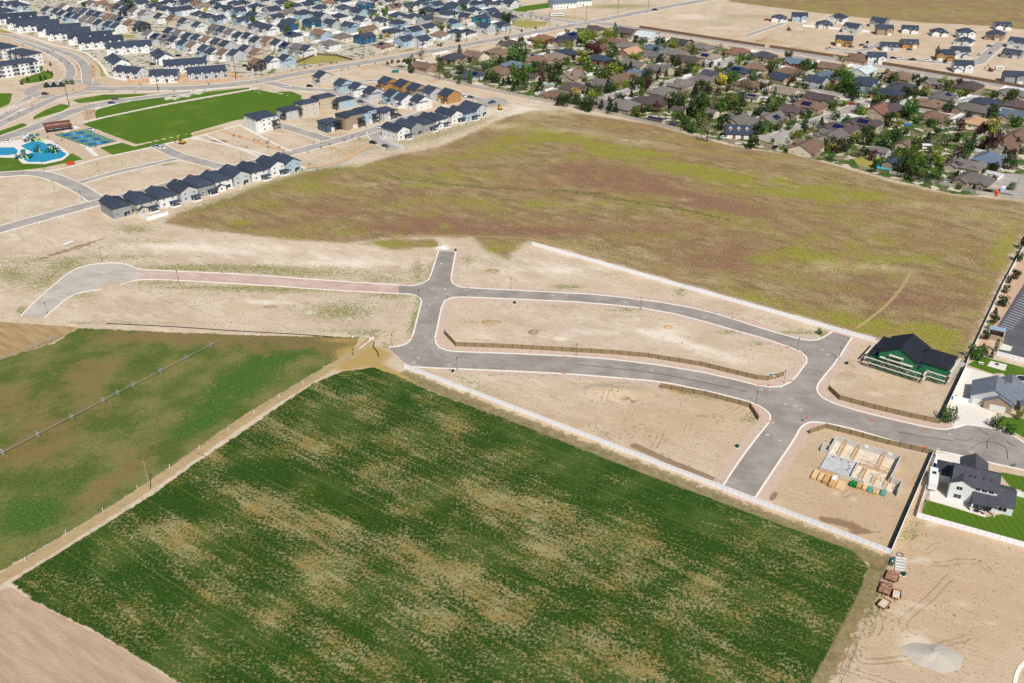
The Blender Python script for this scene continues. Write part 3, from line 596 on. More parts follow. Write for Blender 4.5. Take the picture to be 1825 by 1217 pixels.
def house(name, loc, rz, vols, rc, wc, pitch=.5, garage=None, label='', cat='house', group=None, wins=(), porches=(), solar=None, vents=0, wc2=None, ov=.45, gdoor=None, door=True):
    """vols: (x0,x1,y0,y1,eave,type); wins: (x, y, z, face-angle in degrees, w, h)"""
    root = empty(name, (loc[0], loc[1], 0), rz, uniq(label), cat, group)
    r = MB(); wl = MB(); wl2 = MB()
    for i, v in enumerate(vols): roof_vol(r, wl2 if (wc2 and i > 0) else wl, *v[:5], v[6] if len(v) > 6 else pitch, v[5], ov)
    wl.build('wall', wallmat(wc), root)
    if wc2 and wl2.f: wl2.build('front_wall', wallmat(wc2), root)
    rf = r.build('roof', roofmat(rc), root)
    if vents:
        vb = MB(); x0, x1, y0, y1, h = vols[0][:5]; rr = random.Random(int(loc[0]*7))
        for i in range(vents):
            x = x0+(x1-x0)*(.25+.5*rr.random()); y = (y0+y1)/2+(y1-y0)*.22; z = h+((y1-y0)/2-abs(y-(y0+y1)/2))*pitch
            vb.box(x-.16, x+.16, y-.16, y+.16, z+.1, z+.55)
        vb.build('roof_vent', m_steel, rf)
    for (x, y, z, a, ww, hh) in wins:
        inst('window', shared(('win', ww, hh), lambda: win_mesh(ww, hh)), root, (x, y, z), math.radians(a))
    if garage:
        for (x, y, ww) in garage:
            gm_ = gdoor or m_gar; inst('garage_door', shared(('gar', ww, gm_.name), lambda: gar_mesh(ww, gm_)), root, (x, y, .05))
    if door: 
        x0, x1, y0, y1, h, t = vols[0][:6]; xd = x0+(x1-x0)*.62
        b_ = MB().box(xd-.5, xd+.5, y0-.07, y0+.02, .05, 2.15); b_.build('door', m_dark, root)
    for p in porches: porch(root, *p[:5], roofmat(rc), *p[5:])
    if solar:
        x0, x1, y0, y1, h, t = vols[0][:6]; ym = (y0+y1)/2; nxp, nyp = solar
        sb = MB()
        for i in range(nxp):
            for j in range(nyp):
                xa = (x0+x1)/2-nxp*.85+i*1.7; fa = .18+j*.27; fb = fa+.25
                pts = [(xa, y0+(ym-y0)*fa), (xa+1.6, y0+(ym-y0)*fa), (xa+1.6, y0+(ym-y0)*fb), (xa, y0+(ym-y0)*fb)]
                sb.slab([(p[0], p[1], h+(p[1]-y0)*pitch+.38) for p in pts], .06)
        sb.build('solar_panel', m_solar, rf)
    return root
def wins_for(w_, d, st, rr, front=True):
    L = []; ex, ey = w_/2, d/2; n = max(2, int(w_/3.6))
    for s in range(st):
        z = 1.5+s*2.8
        for i in range(n):
            x = -ex+w_*(i+.5)/n
            if s == 0 and front and x > 0: continue
            L.append((x, -ey, z, 0, 1.3, 1.15))
        for i in range(2):
            y = -ey+d*(i+.6)/2.4
            L.append((ex, y, z, 90, .9, 1.0)); L.append((-ex, y, z, -90, .9, 1.0))
        L.append((-ex*.4, ey, z, 180, 1.5, 1.2)); L.append((ex*.4, ey, z, 180, 1.5, 1.2))
    return L
# ---------------------------------------------------------------- trees
def leafmat(name, c0, c1):
    m, b, n = newmat(name, .75, .2); v = n.node('ShaderNodeTexCoord').outputs['Object']
    f = n.noise(1.1, 2, .6, vec=v); oi = n.node('ShaderNodeObjectInfo'); hs = n.node('ShaderNodeHueSaturation')
    k = n.mix(n.step(f, .35, .65), C(*c0), C(*c1)); n.l.new(k, hs.inputs['Color'])
    n.l.new(n.math('MULTIPLY_ADD', oi.outputs['Random'], .06, .47), hs.inputs['Hue'])
    n.l.new(n.math('MULTIPLY_ADD', oi.outputs['Random'], .35, .82), hs.inputs['Value'])
    n.l.new(hs.outputs[0], b.inputs['Base Color']); MATS[name] = m; return m
LEAF = {'r':('mid green',leafmat('leaf_green',(52,78,30),(92,120,48))),'d':('dark green',leafmat('leaf_dark',(34,52,28),(66,86,44))),'y':('yellow-green',leafmat('leaf_lime',(100,120,38),(146,156,64))),
 'p':('purple-leaved',leafmat('leaf_purple',(58,28,34),(92,50,50))),'o':('olive-brown',leafmat('leaf_olive',(92,84,60),(126,120,86))),'g':('golden yellow',leafmat('leaf_gold',(176,148,40),(206,178,70))),
 'c':('dark green',leafmat('needle_green',(30,46,30),(58,76,46))),'l':('slender green',leafmat('leaf_column',(52,82,32),(96,120,46)))}
def crown_mesh(kind, seed, nleaf):
    rr = random.Random(seed); vs = []; fs = []
    def leaf(p, s):
        u = Vector((rr.gauss(0,1), rr.gauss(0,1), rr.gauss(0,1))).normalized(); v = u.orthogonal().normalized(); w_ = u.cross(v)
        v = (v*math.cos(rr.random()*6)+w_*math.sin(rr.random()*6)).normalized(); w_ = u.cross(v)
        k = len(vs); vs.extend([tuple(p+v*s), tuple(p+w_*s*.8), tuple(p-v*s), tuple(p-w_*s*.8)]); fs.append((k,k+1,k+2,k+3))
    if kind == 'cone':
        for i in range(nleaf):
            t = rr.random()**.75; z = .1+t*.9; rad = (1-t)**.85*.5*(.8+.25*math.sin(z*26+seed)); a = rr.random()*6.283; q = rad*(.45+.6*rr.random()**.5)
            leaf(Vector((math.cos(a)*q, math.sin(a)*q, z)), .045*(1.3-t*.6))
    elif kind == 'col':
        for i in range(nleaf):
            z = rr.random(); rad = .5*math.sin(math.pi*min(1, .12+z*.86))**.6; a = rr.random()*6.283; q = rad*(.4+.6*rr.random()**.5)
            leaf(Vector((math.cos(a)*q, math.sin(a)*q, z)), .075)
    else:
        L = [(Vector((0,0,.55)), .34)]
        for i in range(9):
            a = i*2.4+rr.random(); e = rr.uniform(.25, .85); rad = rr.uniform(.2, .32)
            L.append((Vector((math.cos(a)*rad, math.sin(a)*rad, e)), rr.uniform(.15, .25)))
        for i in range(nleaf):
            c_, r_ = rr.choice(L); d = Vector((rr.gauss(0,1), rr.gauss(0,1), rr.gauss(0,1)*.85)).normalized()
            q = r_*(.6+.5*rr.random()**.6) if kind != 'bare' else r_*(.3+.9*rr.random())
            leaf(c_+d*q, (.045 if kind != 'bare' else .022)*rr.uniform(.7, 1.4))
    me = bpy.data.meshes.new('crown'); me.from_pydata(vs, [], fs); me.materials.append(LEAF['r'][1]); me.update(); return me
CR = {'round':[crown_mesh('round', s, 620) for s in (1,2,3,4)], 'cone':[crown_mesh('cone', s, 650) for s in (5,6)], 'col':[crown_mesh('col', 7, 300)], 'bare':[crown_mesh('bare', s, 620) for s in (8,9)], 'shrub':[crown_mesh('round', 11, 160)]}
def trunk_mesh():
    b_ = MB().bar((0,0,-.02), (0,0,.5), .03, 6, .018)
    for a in range(5): b_.bar((0,0,.3+.04*a), (math.cos(a*1.3)*.22, math.sin(a*1.3)*.22, .62+.04*a), .014, 4, .005)
    return raw(b_, [m_trunk])
TRK = trunk_mesh()
def tree(px, py, wpx, kind, label, group, cat='tree', hk=None):
    """(px,py) crown centre and width in photo pixels"""
    p0 = P(px, py); dist = F/(p0.y*_c+H*_s); wm = max(.8, wpx*(1.34 if px > 690 and py < 360 else 1.22)/dist)
    hf = {'c':1.5,'l':3.4}.get(kind, 1.15)*(hk or 1); hm = wm*hf
    p = P(px, py, hm*.5)
    form = {'c':'cone','l':'col','o':'bare'}.get(kind, 'round'); nm = {'cone':'conifer_tree','col':'columnar_tree','bare':'half_bare_tree'}.get(form, {'p':'purple_leaf_tree','y':'lime_green_tree','g':'golden_blossom_tree'}.get(kind, 'leafy_tree'))
    if wm < 2.2 and form == 'round': nm = 'shrub'; form = 'shrub'
    if wm < 2.2 and cat == 'tree': cat = 'shrub' if nm == 'shrub' else cat
    rz = random.random()*6.28; root = empty(nm, (p.x, p.y, 0), rz, uniq(label), cat, group)
    me = random.choice(CR[form])
    base = 0 if form != 'round' else -.06*hm
    if form == 'shrub': base = -.25*hm
    inst('crown', me, root, (0, 0, base), 0, (wm*random.uniform(.92,1.1), wm*random.uniform(.92,1.1), hm), LEAF[kind][1])
    if form != 'shrub': inst('trunk', TRK, root, (0, 0, 0), 0, (wm*1.1, wm*1.1, hm))
    return root
# ---------------------------------------------------------------- fences
m_vinyl = M('white_vinyl', (.88, .88, .91), .45, .4, .02, .5)
m_vgroove = M('vinyl_post', (.70, .71, .75), .5, .4, .03, .5)
m_screen = M('tan_privacy_screen', C(146,128,98), .9, .1, .1, 1.5)
m_post = M('dark_post', C(58,50,44), .7, .3, .1, 2)
m_blockw = M('concrete_panel_wall', C(188,182,172), .9, .2, .08, 1)
m_brownw = M('brown_precast_wall', C(134,108,86), .9, .2, .1, 1)
def fence(name, pts, label, pm, sm, pitch=2.44, h=1.83, th=.05, post=.13, cat='fence', group=None, ph=.08, z0=.05, cap=100, world=False):
    q = [(Vector(p) if world else P(*p)) for p in pts]; q = smooth_line(q, 0)
    root = empty(name, (q[0].x, q[0].y, 0), 0, uniq(label), cat, group); o = q[0]
    segs = []
    for a, b_ in zip(q[:-1], q[1:]):
        n_ = max(1, round((b_-a).length/pitch)); segs += [(a.lerp(b_, i/n_), a.lerp(b_, (i+1)/n_)) for i in range(n_)]
    rest = MB(); prest = MB(); order = sorted(range(len(segs)), key=lambda i: segs[i][0].length); near = set(order[:cap])
    def pan(mb, L):
        mb.box(post/2, L-post/2, -th/2, th/2, z0, h)
        mb.box(post/2, L-post/2, -th/2-.012, th/2+.012, h-.1, h+.02); mb.box(post/2, L-post/2, -th/2-.012, th/2+.012, z0, z0+.1)
    for i, (a, b_) in enumerate(segs):
        d = b_-a; L = d.length; ang = math.atan2(d.y, d.x); M4 = Matrix.Translation(a-o) @ Matrix.Rotation(ang, 4, 'Z')
        if i in near:
            me = shared((name, round(L, 2), h, pm.name), lambda: (lambda z: (pan(z, L), raw(z, [pm]))[1])(MB()))
            inst('panel', me, root, a-o, ang)
            inst('post', shared((name, 'post', h, sm.name, post), lambda: raw(MB().box(-post/2, post/2, -post/2, post/2, 0, h+ph), [sm])), root, a-o, ang)
        else:
            k = len(rest.v); pan(rest, L); rest.xform(M4, k); k = len(prest.v); prest.box(-post/2, post/2, -post/2, post/2, 0, h+ph); prest.xform(M4, k)
    e = q[-1]-o; inst('post', shared((name, 'post', h, sm.name, post), lambda: raw(MB().box(-post/2, post/2, -post/2, post/2, 0, h+ph), [sm])), root, e, 0)
    if rest.f: tag(rest.build('panels', pm, root), kind='stuff'); tag(prest.build('posts', sm, root), kind='stuff')
    return root
# ---------------------------------------------------------------- vehicles
def carpaint(name, col): return M('paint_'+name, C(*col), .25, .6, .03, 1)
CP = {'w':('white',carpaint('white',(228,230,232))),'k':('black',carpaint('black',(24,25,28))),'s':('silver',carpaint('silver',(160,166,172))),'g':('grey',carpaint('grey',(92,96,102))),
      'r':('red',carpaint('red',(170,28,30))),'b':('blue',carpaint('blue',(58,84,128))),'m':('dark red',carpaint('maroon',(88,24,26)))}
m_tyre = M('tyre_rubber', (.015,.015,.016), .8, .2, .1, 3)
def prof(pts, w_, inset=0.0):
    b_ = MB(); k = len(pts)
    b_.v += [(x, -w_/2+(inset if z > 1.05 else 0), z) for x, z in pts]+[(x, w_/2-(inset if z > 1.05 else 0), z) for x, z in pts]
    b_.f.append(tuple(range(k))); b_.f.append(tuple(range(k, 2*k))[::-1])
    for i in range(k): b_.f.append((i, k+i, k+(i+1) % k, (i+1) % k))
    return b_
CARP = {'suv':[(-2.3,.35),(2.3,.35),(2.35,.75),(2.2,.98),(1.2,1.08),(-2.25,1.08),(-2.35,.8)], 'truck':[(-2.9,.45),(2.9,.45),(2.95,.85),(2.8,1.1),(1.6,1.18),(-2.9,1.15)]}
CABP = {'suv':[(-2.15,1.08),(1.15,1.08),(.5,1.62),(-1.8,1.66)], 'truck':[(-.75,1.16),(1.55,1.16),(.95,1.78),(-.6,1.8)]}
def wheel_mesh():
    b_ = MB(); b_.bar((0,-.11,0), (0,.11,0), .36, 14); return raw(b_, [m_tyre])
def car(px, py, ang, col, label, typ='suv', group='parked cars', z=0.0):
    p = P(px, py, .6); a = math.radians(ang); root = empty('pickup_truck' if typ == 'truck' else 'parked_car', (p.x, p.y, z), a, uniq(label), 'pickup' if typ == 'truck' else 'car', group)
    inst('body', shared(('carb', typ), lambda: raw(prof(CARP[typ], 1.9), [m_white])), root, mat=CP[col][1])
    def cab():
        g_ = prof(CABP[typ], 1.72, .22); return raw(g_, [m_glass])
    inst('windscreen', shared(('carg', typ), cab), root)
    pts = CABP[typ]; rf = shared(('carr', typ), lambda: raw(MB().box(pts[3][0]+.05, pts[2][0]-.05, -.66, .66, pts[2][1]-.02, pts[2][1]+.07), [m_white])); inst('roof_panel', rf, root, mat=CP[col][1])
    if typ == 'truck': inst('cargo_bed', shared('bed', lambda: raw(MB().box(-2.75, -.9, -.78, .78, 1.0, 1.19), [m_dark])), root)
    wb = 1.45 if typ == 'suv' else 1.85
    for x in (-wb, wb):
        for y in (-.88, .88): inst('wheel', shared('wheel', wheel_mesh), root, (x, y, .36))
    hl = shared('hl', lambda: raw(MB().box(-.04, .04, -.18, .18, -.08, .08), [m_white]))
    for y in (-.7, .7): inst('headlight', hl, root, (CARP[typ][2][0]-.03, y, .8))
    return root
# ================================================================ ROADS OF THE WIDER AREA
def rd(pts, w_, mat=m_asp2, kb_=True, nm='road', sm=2):
    strip(nm, pts, w_, mat, sm)
    if kb_:
        q = smooth_line([P(*p) for p in pts], sm)
        kerb(offs(q, w_/2), .5, .2, world=True, mb=kb, off=0); kerb(offs(q, -w_/2), .5, .2, world=True, mb=kb, off=-.5)
def path(pts, w_, nm='pavement', mat=None): strip(nm, pts, w_, mat or m_conc, 2)
m_gravel = M('beige_gravel', C(198,178,154), .95, .1, .16, .8, col2=C(168,148,124))
# pale gravel verges first, then pavements, then carriageways
for pts, w_ in (([(0,62),(60,76),(105,96),(135,118),(138,140)],34), ([(-10,212),(40,190),(80,172),(140,160),(220,160),(350,157),(430,150),(470,144),(520,133),(640,113),(800,85),(900,65),(990,50)],26),
                ([(150,146),(240,150),(330,146),(400,138)],22), ([(0,265),(60,240),(110,235),(150,225)],20), ([(90,240),(150,265),(190,290)],16), ([(1050,44),(1300,82),(1560,122),(1835,163)],22)):
    strip('gravel_verge', pts, w_, m_gravel)
path([(0,50),(60,68),(95,80),(152,92),(165,102),(184,118),(190,135),(215,142),(270,150)], 2.2)
path([(0,205),(50,193),(100,176),(160,168),(280,163),(360,160)], 2); path([(170,195),(240,176),(300,168),(380,158),(450,154)], 1.8); path([(146,218),(191,208),(300,184),(459,157)], 2)
path([(95,215),(125,240),(150,258),(172,278)], 3); path([(0,316),(60,308),(120,300),(170,283),(250,267),(345,245),(430,222)], 2); path([(160,266),(215,253)], 1.6)
path([(36,236),(55,252),(75,262)], 5); path([(75,225),(110,232),(140,226)], 7)
path([(343,246),(420,262),(500,283),(545,300)], 2); path([(540,305),(590,297),(640,278),(690,262)], 2.2, mat=m_grayc)
rd([(0,60),(39,69),(92,86),(131,99),(150,113),(155,131),(156,150)], 7); rd([(30,70),(79,88),(108,103),(126,120),(127,134),(114,146)], 7)
rd([(156,158),(215,158),(280,158),(350,157),(430,149),(470,144),(520,133),(600,120),(700,103),(800,86),(900,67),(1000,49),(1060,38),(1140,22),(1200,10),(1275,-3)], 13)
rd([(1060,40),(1110,47),(1200,60),(1350,84),(1540,113),(1740,145),(1840,162)], 13)
rd([(80,162),(50,176),(30,192),(0,210),(-20,220)], 8); rd([(150,163),(104,172),(80,183),(52,197),(0,222),(-20,232)], 8)
rd([(225,178),(194,183),(150,192),(115,204),(80,220),(46,233),(0,249),(-20,256)], 11); rd([(225,178),(290,170),(340,164)], 8)
rd([(475,146),(500,153),(540,160),(586,160),(620,172),(660,190),(700,212)], 9); rd([(494,222),(533,233),(583,249)], 8)
rd([(-20,414),(0,409),(75,388),(161,364),(260,341),(400,303),(513,274),(601,251),(665,232),(720,212),(760,200)], 9)
rd([(176,358),(139,334),(101,317),(63,307),(0,311),(-20,313)], 8); rd([(141,326),(202,308),(262,295),(315,283)], 5); rd([(281,259),(315,277),(353,287),(402,300)], 8)
rd([(667,233),(672,250),(705,266)], 9); rd([(620,150),(665,142),(700,146)], 6)
rd([(1066,176),(1100,168),(1138,157),(1197,147),(1250,130),(1300,110),(1316,100)], 9); rd([(1385,244),(1410,231),(1440,220),(1472,210),(1505,198),(1532,186),(1551,182)], 9)
rd([(1440,161),(1492,170),(1551,182),(1585,188)], 9); rd([(1640,196),(1677,203),(1720,212),(1770,222)], 8); rd([(1700,172),(1745,180),(1800,192)], 8); rd([(973,84),(1000,86),(1030,93)], 8)
rd([(1480,86),(1530,93),(1560,82),(1575,74)], 8); rd([(1530,94),(1590,104),(1660,110),(1740,118),(1760,96),(1785,76)], 9); rd([(1330,64),(1365,52),(1400,40)], 6); rd([(920,22),(960,30),(1010,38),(1050,42)], 9)
rd([(806,168),(838,173),(862,180)], 8); rd([(880,10),(915,22),(930,26)], 8)
def disc(nm, px, py, rx, mat, z=None, n_=40, h=None):
    p = P(px, py); ZR[0] += .002; z = z or ZR[0]; pts = [(p.x+math.cos(i*2*math.pi/n_)*rx, p.y+math.sin(i*2*math.pi/n_)*rx) for i in range(n_)]
    if h: return tag(MB().prism(pts, -.02, h).build(nm, mat), kind='structure')
    return tag(mesh(nm, [(a, b_, z) for a, b_ in pts], [tuple(range(n_))], mat), kind='structure')
disc('roundabout', 112, 158, 26, m_asp2); disc('roundabout_island', 112, 158, 17.2, m_gravel, h=.3)
disc('turning_circle', 1387, 245, 13, m_asp2); disc('turning_circle', 1822, 330, 19, m_asp2); disc('turning_circle', 878, 182, 11, m_asp2)
sheet('playground_surface', [[(37,260),(52,254),(66,251),(80,255),(86,265),(100,266),(112,270),(119,275),(110,282),(95,285),(80,289),(50,289),(42,284),(44,276),(60,272),(46,266)]], .19, M('blue_rubber', C(44,144,180), .7))
sheet('playground_surface', [[(-20,264),(0,263),(25,263),(32,268),(30,274),(15,277),(0,277),(-20,278)]], .19, M('blue_rubber', C(44,144,180), .7))
sheet('plaza', [[(-20,256),(30,250),(60,246),(90,250),(118,268),(124,276),(112,286),(80,293),(40,292),(30,282),(0,281),(-20,283)]], .175, m_conc)
sheet('car_park', [[(1840,490),(1825,505),(1773,588),(1790,604),(1778,627),(1840,646)]], .02, m_lot)
sheet('gravel_verge', [[(1840,470),(1825,452),(1806,478),(1760,575),(1742,622),(1756,632),(1776,628),(1760,610),(1772,588),(1825,504)]], .016, M('pinkish_gravel', C(196,164,138), .95, .1, .1, 2))
sheet('concrete_pad', [[(1787,612),(1805,618),(1800,626),(1780,622)]], .03, m_conc)
stp = MB()                                     # bay lines painted on the car park
for i in range(23):
    f_ = i/22; a, b_ = P(1777+(1834-1777)*f_, 592+(506-592)*f_, .07), P(1795+(1864-1795)*f_, 598+(518-598)*f_, .07); d_ = (b_-a); d_.z = 0
    if i < 3: b_ = a+d_*.7; 
    nrm = Vector((-d_.y, d_.x, 0)).normalized()*.11; k = len(stp.v); stp.v += [tuple(a-nrm), tuple(b_-nrm), tuple(b_+nrm), tuple(a+nrm)]; stp.f.append((k,k+1,k+2,k+3))
tag(stp.build('bay_markings', m_white), kind='structure')
# driveways / patios of the right-hand houses
sheet('driveway', [[(1722,654),(1769,667),(1764,690),(1735,700),(1760,730),(1785,742),(1772,760),(1725,757),(1700,765),(1692,740),(1696,712)]], .018, m_conc)
sheet('driveway', [[(1666,806),(1719,813),(1716,838),(1700,850),(1690,845),(1672,840),(1664,835),(1660,826)]], .018, m_conc)
sheet('patio', [[(1657,878),(1662,866),(1690,882),(1725,892),(1758,902),(1756,922),(1700,904),(1657,892)]], .03, m_conc)
sheet('path', [[(1643,916),(1652,893),(1648,889),(1657,866),(1662,868),(1657,880),(1650,896)]], .022, M('grey_gravel_path', C(150,150,152), .95))
sheet('patio', [[(1766,643),(1795,650),(1791,661),(1759,652)]], .03, m_conc)
sheet('pool_water', [[(1559,297),(1567,292),(1580,294),(1590,296),(1594,301),(1588,304),(1572,302),(1562,301)]], .35, M('pool_water', C(60,190,212), .1, .6))
sheet('pool_water', [[(967,150),(980,147),(992,149),(988,154),(975,154)]], .1, M('pool_pale', C(150,196,190), .1, .6)); sheet('pool_water', [[(1609,220),(1624,219),(1626,223),(1614,225)]], .1, M('pool_blue', C(70,120,180), .1, .6))
kerb([(1812,1222),(1815,1204),(1823,1188),(1840,1176)], .9, .2, mb=kb)
# painted marks: manhole collars, hatching
mk = MB()
def ring(px, py, r, w_=.16, z=.02):
    c_ = P(px, py); k = len(mk.v); n_ = 20
    for rr_ in (r, r-w_): mk.v += [(c_.x+math.cos(i*2*math.pi/n_)*rr_, c_.y+math.sin(i*2*math.pi/n_)*rr_, z) for i in range(n_)]
    mk.f += [(k+i, k+(i+1) % n_, k+n_+(i+1) % n_, k+n_+i) for i in range(n_)]
def dab(px, py, sx, sy, z=.021):
    c_ = P(px, py); k = len(mk.v); n_ = 9
    mk.v += [(c_.x+math.cos(i*2*math.pi/n_)*sx*(1+.35*math.sin(i*2.3+px)), c_.y+math.sin(i*2*math.pi/n_)*sy*(1+.3*math.cos(i*3.1+py)), z) for i in range(n_)]; mk.f.append(tuple(range(k, k+n_)))
for a in ((771,514),(779,530),(733,620),(738,646),(746,638),(1161,660),(1115,539),(1254,566),(1400,720),(1410,710),(1418,723),(1428,730),(1731,806),(832,517),(1377,753),(1356,694)): ring(*a, .62, .22)
for a in ((793,515,.5,.5),(766,543,.2,.9),(758,552,.2,.6),(802,650,.5,.3),(1465,623,.7,.3),(1476,632,.8,.4),(1392,690,.5,.3),(1368,775,.8,.4),(1390,785,.5,.3),(1516,766,.8,.3),(1372,695,.5,.3),(1693,773,.6,.3),(1672,800,.5,.3),(1010,525,.8,.4),(986,526,.9,.4),(786,470,.6,.6),(798,524,.9,.3)): dab(*a)
tag(mk.build('paint_marks', M('marking_paint', C(206,200,190), .8, .2, .08, 3)), kind='structure')
or_ = MB(); sv_ = mk; mk = or_
for a in ((726,507),(766,494),(803,496),(735,602),(777,604),(1006,636),(1005,666),(1133,532),(1353,686),(1411,679),(1372,751),(1648,765),(1649,797),(1403,619),(1556,748)): dab(*a, 1.0, .35, .14)
tag(or_.build('survey_paint', M('orange_paint', C(226,120,72), .8, .2, .1, 3)), kind='structure')
mk = MB()
for y_ in range(9): dab(86+y_*0.0+y_*2.1, 176-y_*.2, .5, .25, .12)
for y_ in range(9): dab(143+y_*2.3, 141, .5, .25, .12)
tag(mk.build('yield_markings', m_white), kind='structure')
# tyre marks
tm = M('tyre_dust', C(176,170,160), .9, .1, .1, 1)
for pts in ([(744,577),(757,582),(763,600),(770,618),(790,634),(830,643),(900,648)], [(747,584),(753,590),(758,606),(766,622),(784,638)], [(750,580),(768,588),(772,600),(766,614)]):
    for dd in (0, 3.2): strip('tyre_track', [(a+dd, b_) for a, b_ in pts], .3, tm)
for dd in (0, 4): strip('tyre_track', [(1523+dd,586),(1560+dd,560),(1590+dd,532),(1612+dd,503),(1620+dd,486)], .5, M('track_dust', C(186,160,112), .9))
strip('tyre_track', [(640,436),(700,424),(800,420),(948,424),(1000,440),(1100,468)], .8, M('track_dust', C(186,160,112), .9))
# ================================================================ VINYL AND SCREEN FENCES
VF = 'white vinyl fences'
fence('vinyl_fence', [(720,655),(1587,988)], 'long white vinyl fence along the upper edge of the green crop field', m_vinyl, m_vgroove, 1.83, group=VF)
fence('vinyl_fence', [(948,437),(1560,610)], 'long white vinyl fence between the brown meadow and the upper new road', m_vinyl, m_vgroove, 1.83, group=VF)
fence('vinyl_fence', [(1663,809),(1588,985)], 'white vinyl fence seen edge-on beside the house foundation lot', m_vinyl, m_vgroove, 1.83, group=VF)
fence('vinyl_fence', [(1669,812),(1633,921)], 'short white vinyl fence beside the parked camper trailer', m_vinyl, m_vgroove, 1.83, group=VF)
fence('vinyl_fence', [(1633,922),(1845,981)], 'white vinyl fence below the striped back lawn', m_vinyl, m_vgroove, 1.83, group=VF)
fence('vinyl_fence', [(1801,881),(1845,892)], 'white vinyl fence dividing the two lawns right of the black-roofed house', m_vinyl, m_vgroove, 1.83, group=VF)
fence('vinyl_fence', [(1721,656),(1690,722),(1677,748)], 'white vinyl fence seen edge-on between the scaffolded house and the wide driveway', m_vinyl, m_vgroove, 1.83, group=VF)
fence('vinyl_fence', [(1692,647),(1721,656)], 'short white vinyl fence behind the scaffolded house', m_vinyl, m_vgroove, 1.83, group=VF)
fence('vinyl_fence', [(1830,430),(1786,512),(1722,650)], 'white fence between the meadow and the car park shrubs', m_vinyl, m_vgroove, 1.83, group=VF)
fence('vinyl_fence', [(1776,633),(1845,651)], 'white vinyl fence between car park and lawn with stone pad', m_vinyl, m_vgroove, 1.83, group=VF)
fence('vinyl_fence', [(1698,713),(1725,719)], 'white vinyl gate fence beside the blue-grey house garage', m_vinyl, m_vgroove, 1.83, group=VF)
fence('vinyl_fence', [(248,384),(263,393),(300,383),(298,374)], 'white vinyl fence round the yard behind the second meadow-row house', m_vinyl, m_vgroove, 1.83, group=VF)
fence('vinyl_fence', [(677,247),(719,265)], 'white vinyl fence beside the corner house at the two parked cars', m_vinyl, m_vgroove, 1.83, group=VF)
fence('vinyl_fence', [(775,200),(792,191),(795,187)], 'white vinyl fence behind the orange-sheathed house by the far cul-de-sac', m_vinyl, m_vgroove, 1.83, group=VF)
m_bscreen = M('black_screen', (.012,.010,.012), .95, .05, .1, 1)  # black panels added to draw the shade and shadow beside two white fences
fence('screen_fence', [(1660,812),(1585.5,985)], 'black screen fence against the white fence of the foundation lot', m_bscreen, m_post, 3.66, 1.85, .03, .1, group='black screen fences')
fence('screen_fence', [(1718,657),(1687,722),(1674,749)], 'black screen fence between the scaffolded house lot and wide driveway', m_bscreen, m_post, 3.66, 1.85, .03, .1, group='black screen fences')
SF = 'tan construction screen fences'
fence('screen_fence', [(792,595.5),(812,617),(913,621),(1019,627),(1089,631),(1155,637),(1248,652),(1347,676),(1368,678),(1396,670)], 'long tan screen fence along the lower road around the central lot', m_screen, m_post, 3.66, 1.9, .03, .14, group=SF)
fence('screen_fence', [(1177,691),(1256,705),(1317,721),(1336,726),(1351,749)], 'tan screen fence above the lot of tracked sand', m_screen, m_post, 3.66, 1.9, .03, .14, group=SF)
fence('screen_fence', [(1476,694.5),(1495,712),(1558,729),(1622,744),(1674,755)], 'tan screen fence below the scaffolded house lot', m_screen, m_post, 3.66, 1.9, .03, .14, group=SF)
fence('screen_fence', [(1442,773),(1471.5,763),(1582,792),(1665,811)], 'tan screen fence above the foundation lot with lumber stacks', m_screen, m_post, 3.66, 1.9, .03, .14, group=SF)
fence('precast_wall', [(682,118),(764,136),(840,155),(900,167),(992,186),(1066,200),(1100,207),(1183,226),(1216,234)], 'pale precast wall between the bare soil and the old neighbourhood', m_blockw, m_blockw, 3.0, 2.0, .12, .3, 'wall')
fence('precast_wall', [(1585,309),(1631,319),(1659,325),(1700,334),(1739,345),(1768,349),(1825,358)], 'grey precast wall between the meadow and the tree-filled yards on the right', m_blockw, m_blockw, 3.0, 1.8, .12, .3, 'wall')
fence('precast_wall', [(1140,50),(1250,67),(1362,84)], 'left stretch of brown precast wall along the far road', m_brownw, m_brownw, 6, 2.4, .15, .5, 'wall')
fence('precast_wall', [(1372,85),(1560,113),(1830,158)], 'right stretch of brown precast wall along the far road', m_brownw, m_brownw, 6, 2.4, .15, .5, 'wall')
fence('vinyl_fence', [(1431,47),(1550,58)], 'white vinyl fence below the far row of new houses', m_vinyl, m_vinyl, 3, 1.83, group=VF)
for pts, l in (([(490,118),(525,114),(560,100)], 'brown wooden fence left of the dry lawn'), ([(560,98),(600,100),(628,108)], 'brown wooden fence behind the dry lawn')):
    fence('wooden_fence', pts, l, M('fence_wood', C(120,104,82), .9), m_post, 3, 1.7)
